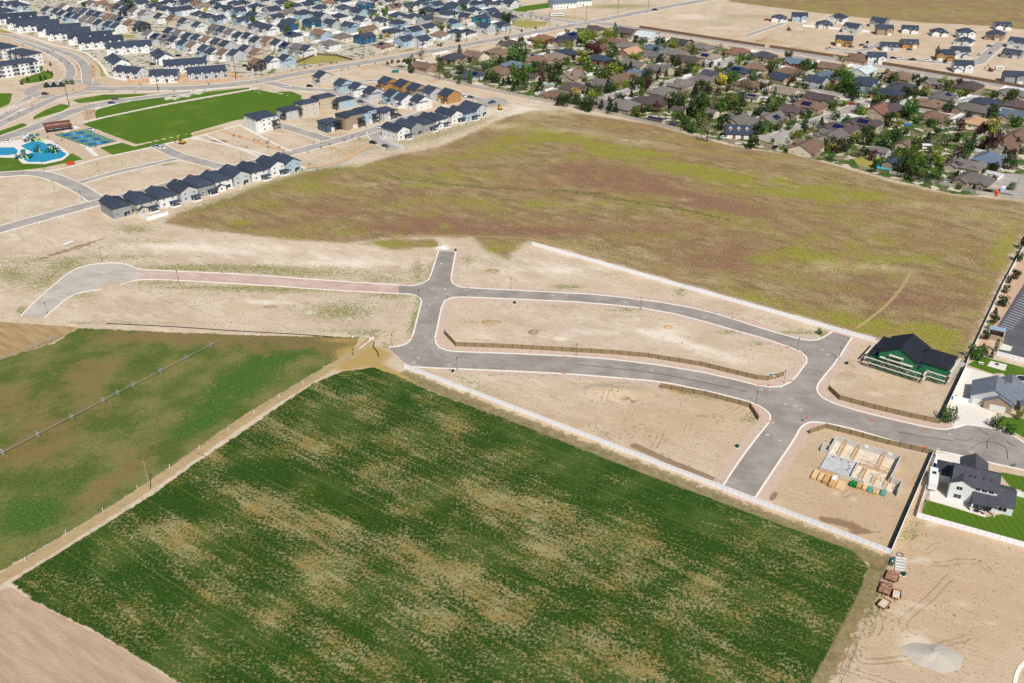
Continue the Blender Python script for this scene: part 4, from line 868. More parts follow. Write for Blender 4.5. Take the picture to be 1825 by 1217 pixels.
# ================================================================ HOUSES
rr = random.Random(3)
HG = 'houses of the new suburb'
def two(px, py, rc, wc, rz, w_, d, label, typ='x', name='house', group=HG, wing=True, gar=True, z=None, eave=5.5, pitch=.5, **k):
    p = P(px, py, z or eave+1.2)
    v = [(-w_/2, w_/2, -d/2, d/2, eave, typ)]; g_ = None; porches = ()
    if wing:
        ww = w_*.42; x0 = -w_/2+.15 if rr.random() < .5 else w_/2-ww-.15
        v.append((x0, x0+ww, -d/2-1.3, d/2-d*.35, eave-.25, 'y'))
        if w_ > 8 and rr.random() < .6: v.append((-x0-ww if x0 < 0 else -w_/2+.3, (-x0-ww if x0 < 0 else -w_/2+.3)+ww*.8, -d/2-2.2, -d/2+2, 2.7, 'y'))
    wn = wins_for(w_, d, 2, rr)
    if wing: wn = [w0 for w0 in wn if not (w0[1] == -d/2 and v[1][0]-.8 < w0[0] < v[1][1]+.8)]+[((v[1][0]+v[1][1])/2, -d/2-1.3, 4.2, 0, 1.4, 1.3)]
    if gar: g_ = [((v[1][0]+v[1][1])/2 if wing else -w_/4, -d/2-(1.3 if wing else 0), 2.7 if w_ < 10 else 3.4)]
    return house(name, p, math.radians(rz), v, rc, wc, pitch, g_, label, group=group, wins=wn, porches=porches, vents=2, **k)
def rowsof(txt): return [t.split(',') for t in txt.split()]
def desc(rc, wc): return RC[rc][0]+' '+WC[wc][0]
def do_row(txt, rowname, fn, stor='house', rev=False):
    L = sorted(rowsof(txt), key=lambda t: float(t[0]))
    for i, t in enumerate(L):
        fn(float(t[0]), float(t[1]), t[2], t[3], f"{desc(t[2], t[3])} {stor}, {ordn(i, len(L))} from left {rowname}".replace('leftmost from left', 'leftmost').replace('rightmost from left', 'rightmost').replace('only from left', 'only one'), t[4:] )
tn = lambda x, y, r, w_, l, o: two(x, y, r, w_, -40, 8.3, 12, l, 'x', solar=((3, 2) if 's' in o else None))
do_row('87,14.5,k,h 116,9,g,w 130,16,k,l 142,17,g,h 154,18,k,w 166,21,k,g 179,24,k,h 196,27.6,b,t 208,30,g,w 218,33,k,w,s 233,39,b,t', 'in upper row behind long townhouses', tn)
do_row('104,18,k,w 114.5,21.7,k,h 128,25.6,k,l,s 142,27.6,k,w 154,32,g,h 168,35,g,w 180,38,k,h 197,41,k,l 210.5,44,k,w 252.6,41,k,d', 'in lower row behind long townhouses', tn)
do_row('213,10.5,k,h 226,14,k,d 242,16.4,g,w 258,21,g,h 287,27,k,w 309,30,b,t 330,35.5,k,h 355,42,k,w 384,47,g,g 398.7,50.6,k,h 413,55,g,w 428,61,k,w 443.5,62,k,w 459,68.5,k,h 479,68.5,b,t 496,73.7,k,w 512,79,k,h,s 531.6,81,g,g 549,84,k,w', 'in long row ending at dry lawn', tn)
do_row('305,52.6,k,h 321,56.5,g,w 338,62,k,h 354,64.5,k,w 371,68,b,w 389,71.7,k,t 405,76,k,h 439.5,84,k,h 459,90,b,t', 'in back-to-back row above townhouse blocks', tn)
do_row('268,56.5,g,w 281.6,63,k,h,s 298.7,64.5,g,g,s 313,68,k,w 330,73.7,k,l 346,77.6,b,w 367,84,k,l 380,89.5,k,w 401,91,b,w 421,92,k,h 459,108,b,d 484,104,k,w 510.5,101,k,l', 'in row facing the townhouse blocks', tn)
YF = []
BACK = '''354,22,k,w 370,26,k,h 387,30,k,l 479,47,k,w 512,42,k,B 521,59,k,w,s 430,33,k,l 459,41,k,h 516,34,k,t 555,34,k,B 591,37,k,h 623.7,42,k,l 572,56.5,b,l 610.5,62,g,c 588,74,g,w 423.7,16,k,l 452.6,24,k,h 491,27.6,k,w 513,19,g,t 541,20,k,l 571,24,k,h 605,25.7,k,w 571,10.5,k,w 523.7,6.6,k,h 546,5,k,w
420,3,k,h 402.6,14,k,w 456.6,8,k,w 484,14.5,k,h 581.6,3,b,w 613,10.5,k,h 639.5,17,k,l 648.7,5,l,B 665.8,20,k,w 702.6,9,b,t,s 644.7,31.6,k,w 677.6,33,k,w 708,23.7,k,h 735.5,26,k,w 726,8,k,w 747,3,k,h 776,5,k,l 801,10.5,k,l 763,14.5,k,g 783,17,k,c,s 802.6,21,k,w,s 759,30,k,h 787,35,g,t 805,35.5,k,l
831.6,26,k,c 655,48.7,b,t 709,37,k,l 700,52.6,k,h,s 735.5,50,k,l 760.5,44.7,k,w 650,62,k,B 684,78,b,c,s 721,67,k,l 751,67,k,w 784,58,b,w 813,54,k,w 833,54,k,w 866,43.4,k,h 891,42,k,l 856.6,29,k,T 843,15,k,w 873.7,18,k,l 889.5,25,k,h 905,27,k,g,s 806.6,5,k,l 866,2.6,k,h 830,2,k,w 847,3,k,l 889.5,3,k,w 909,2,k,w
5,4,k,h 20,5,k,w 35.5,6.6,k,l 8,17,k,w 162,2.6,g,h 177.6,5,b,w 188,8,g,w 202.6,9,b,t 273.7,8,k,h 296,13,k,w 313,14.5,k,l 329,13,k,w 347,5,b,w 360.5,9,t,w 394.7,11,k,w 410.5,14.5,k,h 378,4,k,w 430,2.6,k,l 330,2,k,h 300,1,k,w 250,2,k,w 225,1,k,l 500,2,k,w 560,-3,k,l 610,-2,k,w 670,-4,k,h 690,-2,k,w 760,-4,k,l 470,-3,k,h 390,-4,k,w 350,-6,k,l'''
art = [(480,144),(520,133),(600,120),(700,103),(800,86),(900,67),(1000,49)]
artw = [P(*a) for a in art]; adir = (artw[-1]-artw[0]).normalized(); anr = Vector((-adir.y, adir.x, 0))
bands = {}
for t in rowsof(BACK):
    d_ = (P(float(t[0]), float(t[1]))-artw[0]).dot(anr); bands.setdefault(int(max(0, d_)//42), []).append(t)
for kk in sorted(bands):
    L = sorted(bands[kk], key=lambda t: float(t[0]))
    for i, t in enumerate(L):
        x, y = float(t[0]), float(t[1]); w0 = rr.uniform(12, 15.5); typ = rr.choice('xhxh')
        lab = f"{desc(t[2], t[3])} house, {ordn(i, len(L))} in {ORD[kk]} band above tree-lined arterial road"
        YF.append((x, y, f"white vinyl yard fence behind {ordn(i, len(L))} house in {ORD[kk]} band above arterial", 'w'))
        two(x, y, t[2], t[3], rr.choice([-40, 50, 50, -40, -130]), w0, rr.uniform(10.5, 12.5), lab, typ, solar=((3, 2) if 's' in t[4:] else None), eave=rr.choice([5.3, 5.3, 3.6]))
# --- long townhouses and apartment blocks
TG = 'townhouse blocks'
def town(px, py, L, d, rz, label, rc='k', wc='w', ng=4, eave=5.3, sky=0, name='townhouse', z=7):
    p = P(px, py, z); v = [(-L/2, L/2, -d/2, d/2, eave, 'x')]; wn = []
    for i in range(ng):
        x = -L/2+L*(i+.5)/ng; gw = L/ng*.42; v.append((x-gw/2, x+gw/2, -d/2-1.4, 0, eave-.2, 'y', 1.0))
        for s in (0, 1): wn.append((x, -d/2-1.4, 1.7+2.7*s, 0, 1.1, 1.1))
        wn.append((x+gw*.85, -d/2, 4.1, 0, .9, 1.0))
    for s in (0, 1):
        for e, a in ((L/2, 90), (-L/2, -90)): wn.append((e, -2, 1.6+2.7*s, a, 1.1, 1.2)); wn.append((e, 2.2, 1.6+2.7*s, a, 1.1, 1.2))
    r_ = house(name, p, math.radians(rz), v, rc, wc, .5, None, label, 'townhouse', TG, wn, vents=3)
    if sky:
        sb = MB()
        for i in range(sky):
            x = -L/2+L*(i+.8)/(sky+.6); sb.slab([(x-.25, d*.05, eave+(d/2-d*.05)*.5+.42), (x+.25, d*.05, eave+(d/2-d*.05)*.5+.42), (x+.25, d*.42, eave+(d*.08)*.5+.42), (x-.25, d*.42, eave+(d*.08)*.5+.42)], .1)
        sb.build('skylight', m_white, r_)
    pb = MB()
    for i in range(ng): x = -L/2+L*(i+.5)/ng+L/ng*.36; pb.box(x-1.1, x+1.1, -d/2-1.2, -d/2, 2.5, 2.7)
    pb.build('porch_roof', m_dark, r_); return r_
for i, (x, y, L, ng) in enumerate([(26,26,38,4),(50,34,36,5),(67,39.5,36,5),(105,46.5,36,3),(122,53,36,5),(160,60,36,3),(179,68,36,5)]):
    town(x, y, L, 14, 22, f"long dark-roofed townhouse, {ordn(i, 7)} of the seven above the curved road", ng=ng)
town(229, 77, 36, 14, 21, 'long townhouse with white gables behind the curved inner lane', ng=4)
town(209, 103, 27, 12, -56, 'dark townhouse roof with white skylight strips left of the curved lane', ng=3, sky=5)
town(231, 121, 22, 12.5, -20, 'white townhouse at the left end of the boulder bank', ng=3)
town(288, 94, 24, 12, -58, 'dark townhouse roof with two skylight strips right of the curved lane', ng=2, sky=3)
town(329, 108, 32, 13.5, 20, 'long townhouse with dark gables behind the boulder bank', ng=6)
town(292, 127, 20, 13, 8, 'white townhouse with three gables in the middle of the boulder bank', ng=3, wc='w')
town(367, 121.5, 28, 13.5, 20, 'townhouse with four white gables at the right end of the boulder bank', ng=4, wc='h')
def apart(px, py, L, d, rz, label):
    p = P(px, py, 10.5); v = [(-L/2, L/2, -d/2, d/2, 9, 'h')]; wn = []
    n_ = int(L/3.4)
    for s in range(3):
        for i in range(n_): wn.append((-L/2+L*(i+.5)/n_, -d/2, 1.6+s*2.9, 0, 1.6, 1.5)); wn.append((-L/2+L*(i+.5)/n_, d/2, 1.6+s*2.9, 180, 1.6, 1.5))
        for i in range(3): wn.append((L/2, -d/2+d*(i+.5)/3, 1.6+s*2.9, 90, 1.4, 1.3)); wn.append((-L/2, -d/2+d*(i+.5)/3, 1.6+s*2.9, -90, 1.4, 1.3))
    r_ = house('apartment_block', p, math.radians(rz), v, 'k', 'w', .3, None, label, 'apartments', 'apartment blocks', wn, vents=4)
    for i in range(3):
        x = -L/2+L*(i+.5)/3; b_ = MB()
        for s in range(3): b_.box(x-1.6, x+1.6, -d/2-1.5, -d/2-.02, 2.6+s*2.9, 2.8+s*2.9)
        for e in (-1.5, 1.5): b_.box(x+e-.08, x+e+.08, -d/2-1.45, -d/2-1.3, 0, 8.6)
        b_.build('balcony', M('slate_panel', C(52,66,80), .6), r_)
apart(20, 108, 34, 14, 40, 'white three-storey apartment block nearest the roundabout lawn'); apart(42, 89, 26, 14, -35, 'white apartment block behind, right of centre, with dark hip roof'); apart(2, 78, 24, 14, -35, 'white apartment block cut by the left edge of the photo')
# --- new houses between the sports field and the soil
NG = 'new houses beside the sports field'
t2 = lambda x, y, r, w_, l, o: two(x, y, r, w_, -48, 9.2, 12, l, 'x', group=NG)
do_row('576,131,k,e 612.6,145,k,l 639,151.6,k,w 665.5,159,k,h 702,164,k,l 721,170.5,k,w 750,174,k,w', 'along driveways north of side street', t2)
do_row('692,141.5,k,y 721,146.5,k,y 743.7,153,k,s 771,158,k,h 801.6,163,k,y', 'in unfinished row before bare soil strip', lambda x, y, r, w_, l, o: two(x, y, r, w_, -48, 10, 12, l, 'x', group=NG, name='unfinished_house' if w_ in 'ys' else 'house'))
def three(px, py, rc, wc, label, st=3, w_=9, d=13, rz=-48, deck=True):
    e = 2.9*st; p = P(px, py, e+.9); v = [(-w_/2, w_/2, -d/2, d/2, e, 'h'), (-w_/2+.5, -w_/2+3.3, -d/2-1.2, -1, e-.5, 'h')]
    r_ = house('modern_house', p, math.radians(rz), v, rc, wc, .3, [(1, -d/2, 3.4)], label, 'house', 'modern tall houses', wins_for(w_, d, st, rr), vents=1)
    b_ = MB().box(w_/2-4.2, w_/2+.6, -d/2-2.4, -d/2-.02, 3.0, 3.2); b_.box(w_/2+.3, w_/2+.6, -d/2-2.4, -d/2-2.1, 0, 5.8); b_.box(w_/2-4.2, w_/2-3.9, -d/2-2.4, -d/2-2.1, 0, 5.8); b_.box(w_/2-4.3, w_/2+.9, -d/2-2.6, -d/2+.4, 5.8, 6.0)
    b_.build('balcony', m_dark, r_); return r_
three(463,202,'k','w','tall white three-storey block alone at the corner of the sports field', 3, 15, 15, 42); three(517,190,'k','h','three-storey light grey house nearest the sports field edge', 2, 11, 13)
three(546,178,'k','e','three-storey grey house with long front deck behind the field corner'); three(576,168,'k','t','three-storey house with stone chimneys behind the field corner'); three(611,173,'k','l','blue-grey house right of the stone-chimney house', 2)
three(584,212,'k','x','slate house at the street corner, first of the stepped row', 2, 10, 9, 42); three(621,199,'k','s','brown stone three-storey house in the stepped row', 3, 14, 10, 42); three(650,191,'k','l','pale blue three-storey house in the stepped row', 3, 11, 10, 42); three(684,192,'k','h','grey and white house at the right end of the stepped row', 2, 10, 10, 42)
# --- rows that back onto the meadow: rear walls face the camera
RG = 'houses backing onto the meadow'
def rear(px, py, rc, wc, label, opts=(), d=15.5, w_=9.6, rz=43, seed=0):
    e = 5.6; p = P(px, py, e+1.0); R_ = random.Random(int(px)); v = [(-w_/2, w_/2, -d/2, d/2, e, R_.choice('hhy')), (-w_/2+.6, w_/2-1.8, d/2-6, d/2+1.2, e-.2, 'y')]
    wn = [(-w_/4, -d/2, 4.6, 0, 1.1, 1.0), (w_/4, -d/2, 4.6, 0, 1.1, 1.0), (-w_/4, -d/2, 2.0, 0, 1.3, 1.3), (-w_/3, -d/2, .45, 0, 1.0, .5), (w_/4, -d/2, 1.7, 0, 2.6, 2.0)]
    for s in (0, 1):
        for y in (-4, 1, 5): wn.append((-w_/2, y, 1.7+s*2.8, -90, 1.0, 1.1)); wn.append((w_/2, y, 1.7+s*2.8, 90, 1.0, 1.1))
    po = [(.4, w_/2+.3, -d/2-3, -d/2, 2.7, 'h')] if R_.random() < .75 else ()
    v2 = (-w_/2+.2, .1, -d/2-1.6, -d/2+2, 2.7, 'y')
    if R_.random() < .4: v.append(v2); wn[2] = (-w_/4, -d/2-1.6, 1.7, 0, 1.2, 1.2)
    return house('house', p, math.radians(rz), v, rc, wc, .5, None, label, group=RG, wins=wn, porches=po, vents=2)
nm_ = [('204,360,k,g','grey house with dark roof, leftmost of the row backing onto meadow'),('247,352,k,e','greige house with fenced yard, second in the lower meadow row'),('286,343,k,w','white house beside the fenced yard in the lower meadow row'),('324,333,k,h','light house with small hipped porch, fourth in lower meadow row'),
 ('354,323,k,g','dark grey house, fifth in the lower meadow row'),('385,314,k,w','white house, sixth in the lower meadow row'),('417,306,k,h','light grey house, seventh in the lower meadow row'),('449,298,k,w','white gabled house, eighth in the lower meadow row'),('482,289,k,w','tall white house, ninth in the lower meadow row'),('509,284,k,l','pale blue house at the right end of lower meadow row')]
for s_, l in nm_: t = s_.split(','); rear(float(t[0]), float(t[1])-3, t[2], t[3], l)
for s_, l in [('704.6,227,k,w','white corner house beside two parked cars, first of upper meadow row'),('729,220,k,g','grey house, second in the upper meadow row'),('750,214,k,g','dark grey house, third in the upper meadow row'),('773,207,k,w','white house with hipped porch, fourth in upper meadow row'),('800,199,k,w','white house, fifth in the upper meadow row'),('825,195,k,l','pale blue house, sixth in the upper meadow row'),('844.5,188,k,h','grey house at the cul-de-sac end of upper meadow row')]:
    t = s_.split(','); rear(float(t[0]), float(t[1])-2, t[2], t[3], l, rz=46)
# --- old neighbourhood of ranch houses
OG = 'ranch houses of the old neighbourhood'
OLD = '''756.6,114,b,s 808,98,d,s 847,95,b,c 888,88.7,b,t 913,75,p,t 839.5,130,d,h,s 891,123,b,t 918,112,l,s 966,65,r,n 1010.5,69,k,t 1025,60,k,s,s 1058,49,p,t 1068,78,b,n 1091,69,b,t 1117,53,p,s 1118,78,g,t 1122,89,o,s 1012,90,k,c 992,97,t,t 959,103,b,t 1070,101,k,n 1130,111,g,t 951,132,p,t,S 1018,131,t,t 1033,124,r,t,S 1072,145,g,s 1100,137,b,s 1121,134,b,s 1021,151,p,c 995,165,b,t 1113,183,g,s,s 1078,183,g,t
1152.6,60,m,w 1163,82,l,l 1212,72,d,s 1251,80,g,t 1316,89,r,t 1205,91,g,s 1167,95,g,t 1232,104,p,s 1260.5,97,t,w,s 1176,119,g,t 1143,128,l,t 1316,122,k,s,s 1275,131,d,t 1251,138,g,s 1217,146,g,t,s 1179,158,g,t 1332,146,b,t 1149,176,p,c 1174,175,p,t 1212,191,p,c,S 1237,179,g,t,sS 1266,195,g,c,S
1362,95,d,s 1350,116,b,t 1422,107,l,n 1481.6,115,b,t 1385.5,132,k,s 1408,124,b,t 1457,138,k,h 1480,131,l,t 1400,159,t,c 1343,167.6,g,c,sS 1463,170,p,t 1442,183,b,s,s 1409,191,p,c 1539.5,122,m,w 1541,141,k,l 1605,132,b,s 1609,152,d,s 1584,162,k,n 1671,143,g,s 1681.6,167,g,h,s 1730,150,p,s 1662,181,b,s 1592,188,p,t 1566,191,r,t
1806,162,g,t 1757,178,k,t 1734,189,g,s 1662,203,b,t 1747,214,o,c 1811,201,l,t 1790,252,b,t 1815,238,b,t 1762.6,276,l,t 1722,289,g,t 1614,251,b,t,S 1740,314,g,t 1485.5,238,g,t 1439.5,257,b,c 1498,223,p,t,s 1542,214,p,t,s 1570,263,g,h,S 1591,284,k,s,S 1341,213,g,t 1316,211,g,t 1375,207,g,s,s 1817,183,p,s 1530,100,b,t'''
wl0 = P(700,118); wdir = (P(1500,297)-wl0).normalized(); wn0 = Vector((-wdir.y, wdir.x, 0))
bands = {}
for t in rowsof(OLD): bands.setdefault(int(max(0, (P(float(t[0]), float(t[1]))-wl0).dot(wn0))//38), []).append(t)
OLDH = []
for kk in sorted(bands):
    L = sorted(bands[kk], key=lambda t: float(t[0]))
    for i, t in enumerate(L):
        x, y = float(t[0]), float(t[1]); o_ = t[4] if len(t) > 4 else ''; small = 'S' in o_; rz = rr.choice([-42, -42, 48, -132, 138, -42]); w0 = rr.uniform(17, 21) if not small else 10; d0 = rr.uniform(12, 14.5) if not small else 7.5
        if t[0] in ('1457',): w0, d0 = 14, 11
        h0 = 3.0 if t[0] not in ('1457', '1260.5', '1541') else 5.6
        p = P(x, y, h0+1.5); v = [(-w0/2, w0/2, -d0/2, d0/2, h0, 'h' if rr.random() < .7 and not small else 'x')]; wn = wins_for(w0, d0, 1 if h0 < 4 else 2, rr); ga = None
        if not small:
            gx = -w0/2+.4; v.append((gx, gx+7, -d0/2-3.5, 1, h0-.1, 'y')); v.append((w0/2-5.5, w0/2-1, -d0/2-1.6, 1, h0+.05, 'y')); ga = [(gx+3.5, -d0/2-3.5, 4.9)]
            if rr.random() < .5: v.append((w0/2-7, w0/2-.5, -1, d0/2+2.6, h0-.15, rr.choice('hy')))
            wn = [q_ for q_ in wn if q_[1] != -d0/2]+[(w0/2-3.2, -d0/2-1.6, 1.5, 0, 1.6, 1.3), (0, -d0/2, 1.5, 0, 1.5, 1.3)]
        lab = f"{desc(t[2], t[3])} {'outbuilding' if small else 'ranch house'}, {ordn(i, len(L))} in {ORD[kk]} band from the meadow"
        house('outbuilding' if small else 'ranch_house', p, math.radians(rz), v, t[2], t[3], .46, ga, lab, 'shed' if small else 'house', OG, wn, vents=2, solar=((4, 2) if 's' in o_ else None), gdoor=m_gard if t[3] != 'w' else None, wc2='s' if t[3] in 'tc' and rr.random() < .5 else None)
        if not small: YF.append((x, y, f"pale yard fence behind {ordn(i, len(L))} house in {ORD[kk]} band from the meadow", 'w' if rr.random() < .5 else 'g'))
        OLDH.append((x, y, p, math.radians(rz), w0, d0, small))
# --- the brick house with three dormers
p = P(1316, 228, 5.5); r_ = house('brick_house', p, math.radians(-8), [(-8, 8, -5, 5, 3.2, 'x', .85), (-6, 4, 2, 10, 3.4, 'h', .6)], 'k', 'n', .85, [(-5, -5, 3.2), (0, -5, 3.2), (5, -5, 3.2)], 'blue-black-roofed brick house with three dormers over three white garage doors', wins=[(8,0,1.5,90,1.2,1.3),(-8,0,1.5,-90,1.2,1.3)], door=False)
for x in (-5, 0, 5):
    dm, dw = MB(), MB(); roof_vol(dm, dw, x-.9, x+.9, -3.6, -.6, 5.9, .9, 'y', .2, .12); dw.build('dormer', wallmat('n'), r_); dm.build('dormer_roof', m_white, r_); inst('window', shared(('win', .9, 1.0), lambda: win_mesh(.9, 1.0)), r_, (x, -3.6, 5.2))
p = P(1169.7, 211, 3); house('garden_shed', p, math.radians(-38), [(-5.5, 5.5, -2.6, 2.6, 2.8, 'x')], 'p', 't', .35, None, 'long tan shed with a row of blue solar panels against the meadow wall', 'shed', None, [(-3,-2.6,2,0,.7,.6),(0,-2.6,2,0,.7,.6),(3,-2.6,2,0,.7,.6)], solar=(6,2), door=False)
p = P(1201, 220, 2.5); house('garden_shed', p, math.radians(-38), [(-2.3, 2.3, -2, 2, 2.6, 'x')], 'k', 'n', .45, None, 'small red shed with dark roof at the meadow edge', 'shed', None, [(-1,-2,1.4,0,.7,.7)])
# --- far new houses beyond the brown wall
FG = 'new houses beyond the brown wall'
f2 = lambda x, y, r, w_, l, o: two(x, y, r, w_, rr.choice([-8, -15, -40]), 14, 11, l, rr.choice('xh'), group=FG, eave=rr.choice([5.4, 3.4]), name='unfinished_house' if w_ == 'y' else 'house')
do_row('1389,28.6,k,w 1425.5,24.7,k,l 1469.7,39,k,g 1495.8,27,k,w 1520.5,44,k,h 1568.6,34,k,g 1577,47,k,s 1622,48,k,w 1674,53,k,w 1722,53,k,w 1775.6,56,k,s 1787,42,k,w', 'in the farthest row', f2)
do_row('1505,66,k,y 1585.6,78,k,h 1620.7,73,k,y 1719.6,69,k,w 1686,91,k,y 1712,86,k,h 1816,70,k,h 1805.5,91,k,g', 'among building sites past brown wall', f2)
do_row('1563,96,k,w 1717,110.6,k,w 1808,130,k,g', 'just behind brown wall', lambda x, y, r, w_, l, o: two(x, y, r, w_, -12, 14, 11, l, 'x', group=FG))
for i, (x, y) in enumerate([(1002,1),(1030,-3)]): two(x, y, 'l', 'w', 20, 26, 14, f"long white {'left' if i == 0 else 'right'} building at the top edge beyond the green field", 'x', name='school_building', group='white buildings at the top edge', wing=False, gar=False)
# --- driveways in front of the generic houses (one sheet set)
dv = MB()
for (x, y, p, rz, w0, d0, small) in OLDH:
    if small: continue
    k = len(dv.v); dv.v += [(-w0/2+.6, -d0/2-11, .034), (-w0/2+7.2, -d0/2-11, .034), (-w0/2+7.2, -d0/2-3.6, .034), (-w0/2+.6, -d0/2-3.6, .034)]; dv.f.append((k,k+1,k+2,k+3))
    dv.xform(Matrix.Translation(Vector((p.x, p.y, (len(dv.f) % 7)*.003))) @ Matrix.Rotation(rz, 4, 'Z'), k)
tag(dv.build('driveway', M('driveway_concrete', C(204,192,176), .9, .2, .08, .6)), kind='structure')

def yard(x, y, label, col):
    p = P(x, y, 2); rz = math.radians(rr.choice([-42, 48, 48])); w_, d_ = rr.uniform(16, 21), rr.uniform(11, 15); q_ = empty('yard_fence', (p.x, p.y, 0), rz, uniq(label), 'fence', 'yard fences of the suburbs')
    mt = m_vinyl if col == 'w' else m_blockw; b_ = MB()
    for (x0, y0, x1, y1) in ((-w_/2, 2, -w_/2, 2+d_), (-w_/2, 2+d_, w_/2, 2+d_), (w_/2, 2+d_-.2, w_/2, 4)):
        wall2 = (min(x0,x1)-.04, max(x0,x1)+.04, min(y0,y1)-.04+(.09 if x0 == x1 else 0), max(y0,y1)+.04-(.09 if x0 == x1 else 0)); b_.box(*wall2, .05, 1.8)
    b_.build('panels', mt, q_); c_ = MB()
    for xx in (-w_/2, w_/2): c_.box(xx-.12, xx+.12, 2+d_-.12, 2+d_+.12, 0, 1.95)
    c_.build('corner_posts', mt, q_)
for t in YF: yard(*t)
rw = [P(x, y) for x, y in ((294,178),(305,176),(312,178),(325,172),(336,173),(345,167),(356,168),(366,163),(376,161))]; q_ = empty('retaining_wall', (rw[0].x, rw[0].y, 0), 0, uniq('white zigzag retaining wall between park drive and sports lawn'), 'wall'); b_ = MB()
for i, (a, c_) in enumerate(zip(rw[:-1], rw[1:])):
    a, c_ = a-rw[0], c_-rw[0]; L = (c_-a).length; k = len(b_.v); b_.box(0, L, -.5-.02*i, .5+.02*i, -.05, 1.5+.03*i); b_.xform(Matrix.Translation(a) @ Matrix.Rotation(math.atan2(c_.y-a.y, c_.x-a.x), 4, 'Z'), k)
b_.build('blocks', m_conc, q_)
for i, (x, y) in enumerate(((458,166),(178,238))):
    p = P(x, y); q_ = empty('soccer_goal', (p.x, p.y, 0), math.radians(-45), uniq(f"white soccer goal at the {'far' if i == 0 else 'near'} end of the sports field"), 'goal', 'soccer goals'); MB().bar((-3,0,0),(-3,0,2.3),.07,5).bar((-3,0,2.3),(3,0,2.3),.07,5).bar((3,0,2.3),(3,0,0),.07,5).build('frame', m_white, q_); MB().bar((-3,1.6,0),(-3,0,2.3),.03,4).bar((3,1.6,0),(3,0,2.3),.03,4).bar((-3,1.6,0),(3,1.6,0),.03,4).build('stay', m_white, q_)
ms = M('sand_path', C(206,168,130), .95)
for pts, w_ in (([(395,232),(420,242),(450,250),(480,262),(520,268)],3), ([(548,298),(575,296),(600,290),(625,280),(650,262),(668,256)],3), ([(585,262),(612,268),(626,280)],2.4)): strip('sand_path', pts, w_, ms)
path([(365,240),(400,256),(440,270),(470,284)], 1.8); path([(425,222),(455,238),(500,262),(520,270)], 1.8)
sheet('playa', [[(343,238),(395,227),(403,231),(352,244)]], .016, M('track_dust', C(186,160,112), .9))

ck = M('crack_seal', C(96,92,90), .8)
for pts in ([(1730,800),(1745,790),(1760,786),(1780,790),(1795,800)], [(1700,782),(1722,786),(1735,782)], [(1760,800),(1758,790),(1763,781),(1775,779)], [(1742,764),(1752,770),(1763,776)], [(1795,803),(1796,818)], [(1812,796),(1800,792),(1795,786)], [(1600,770),(1640,778),(1700,786)], [(1030,650),(1150,662),(1250,680),(1330,698)]): strip('crack_seal', pts, .16, ck)
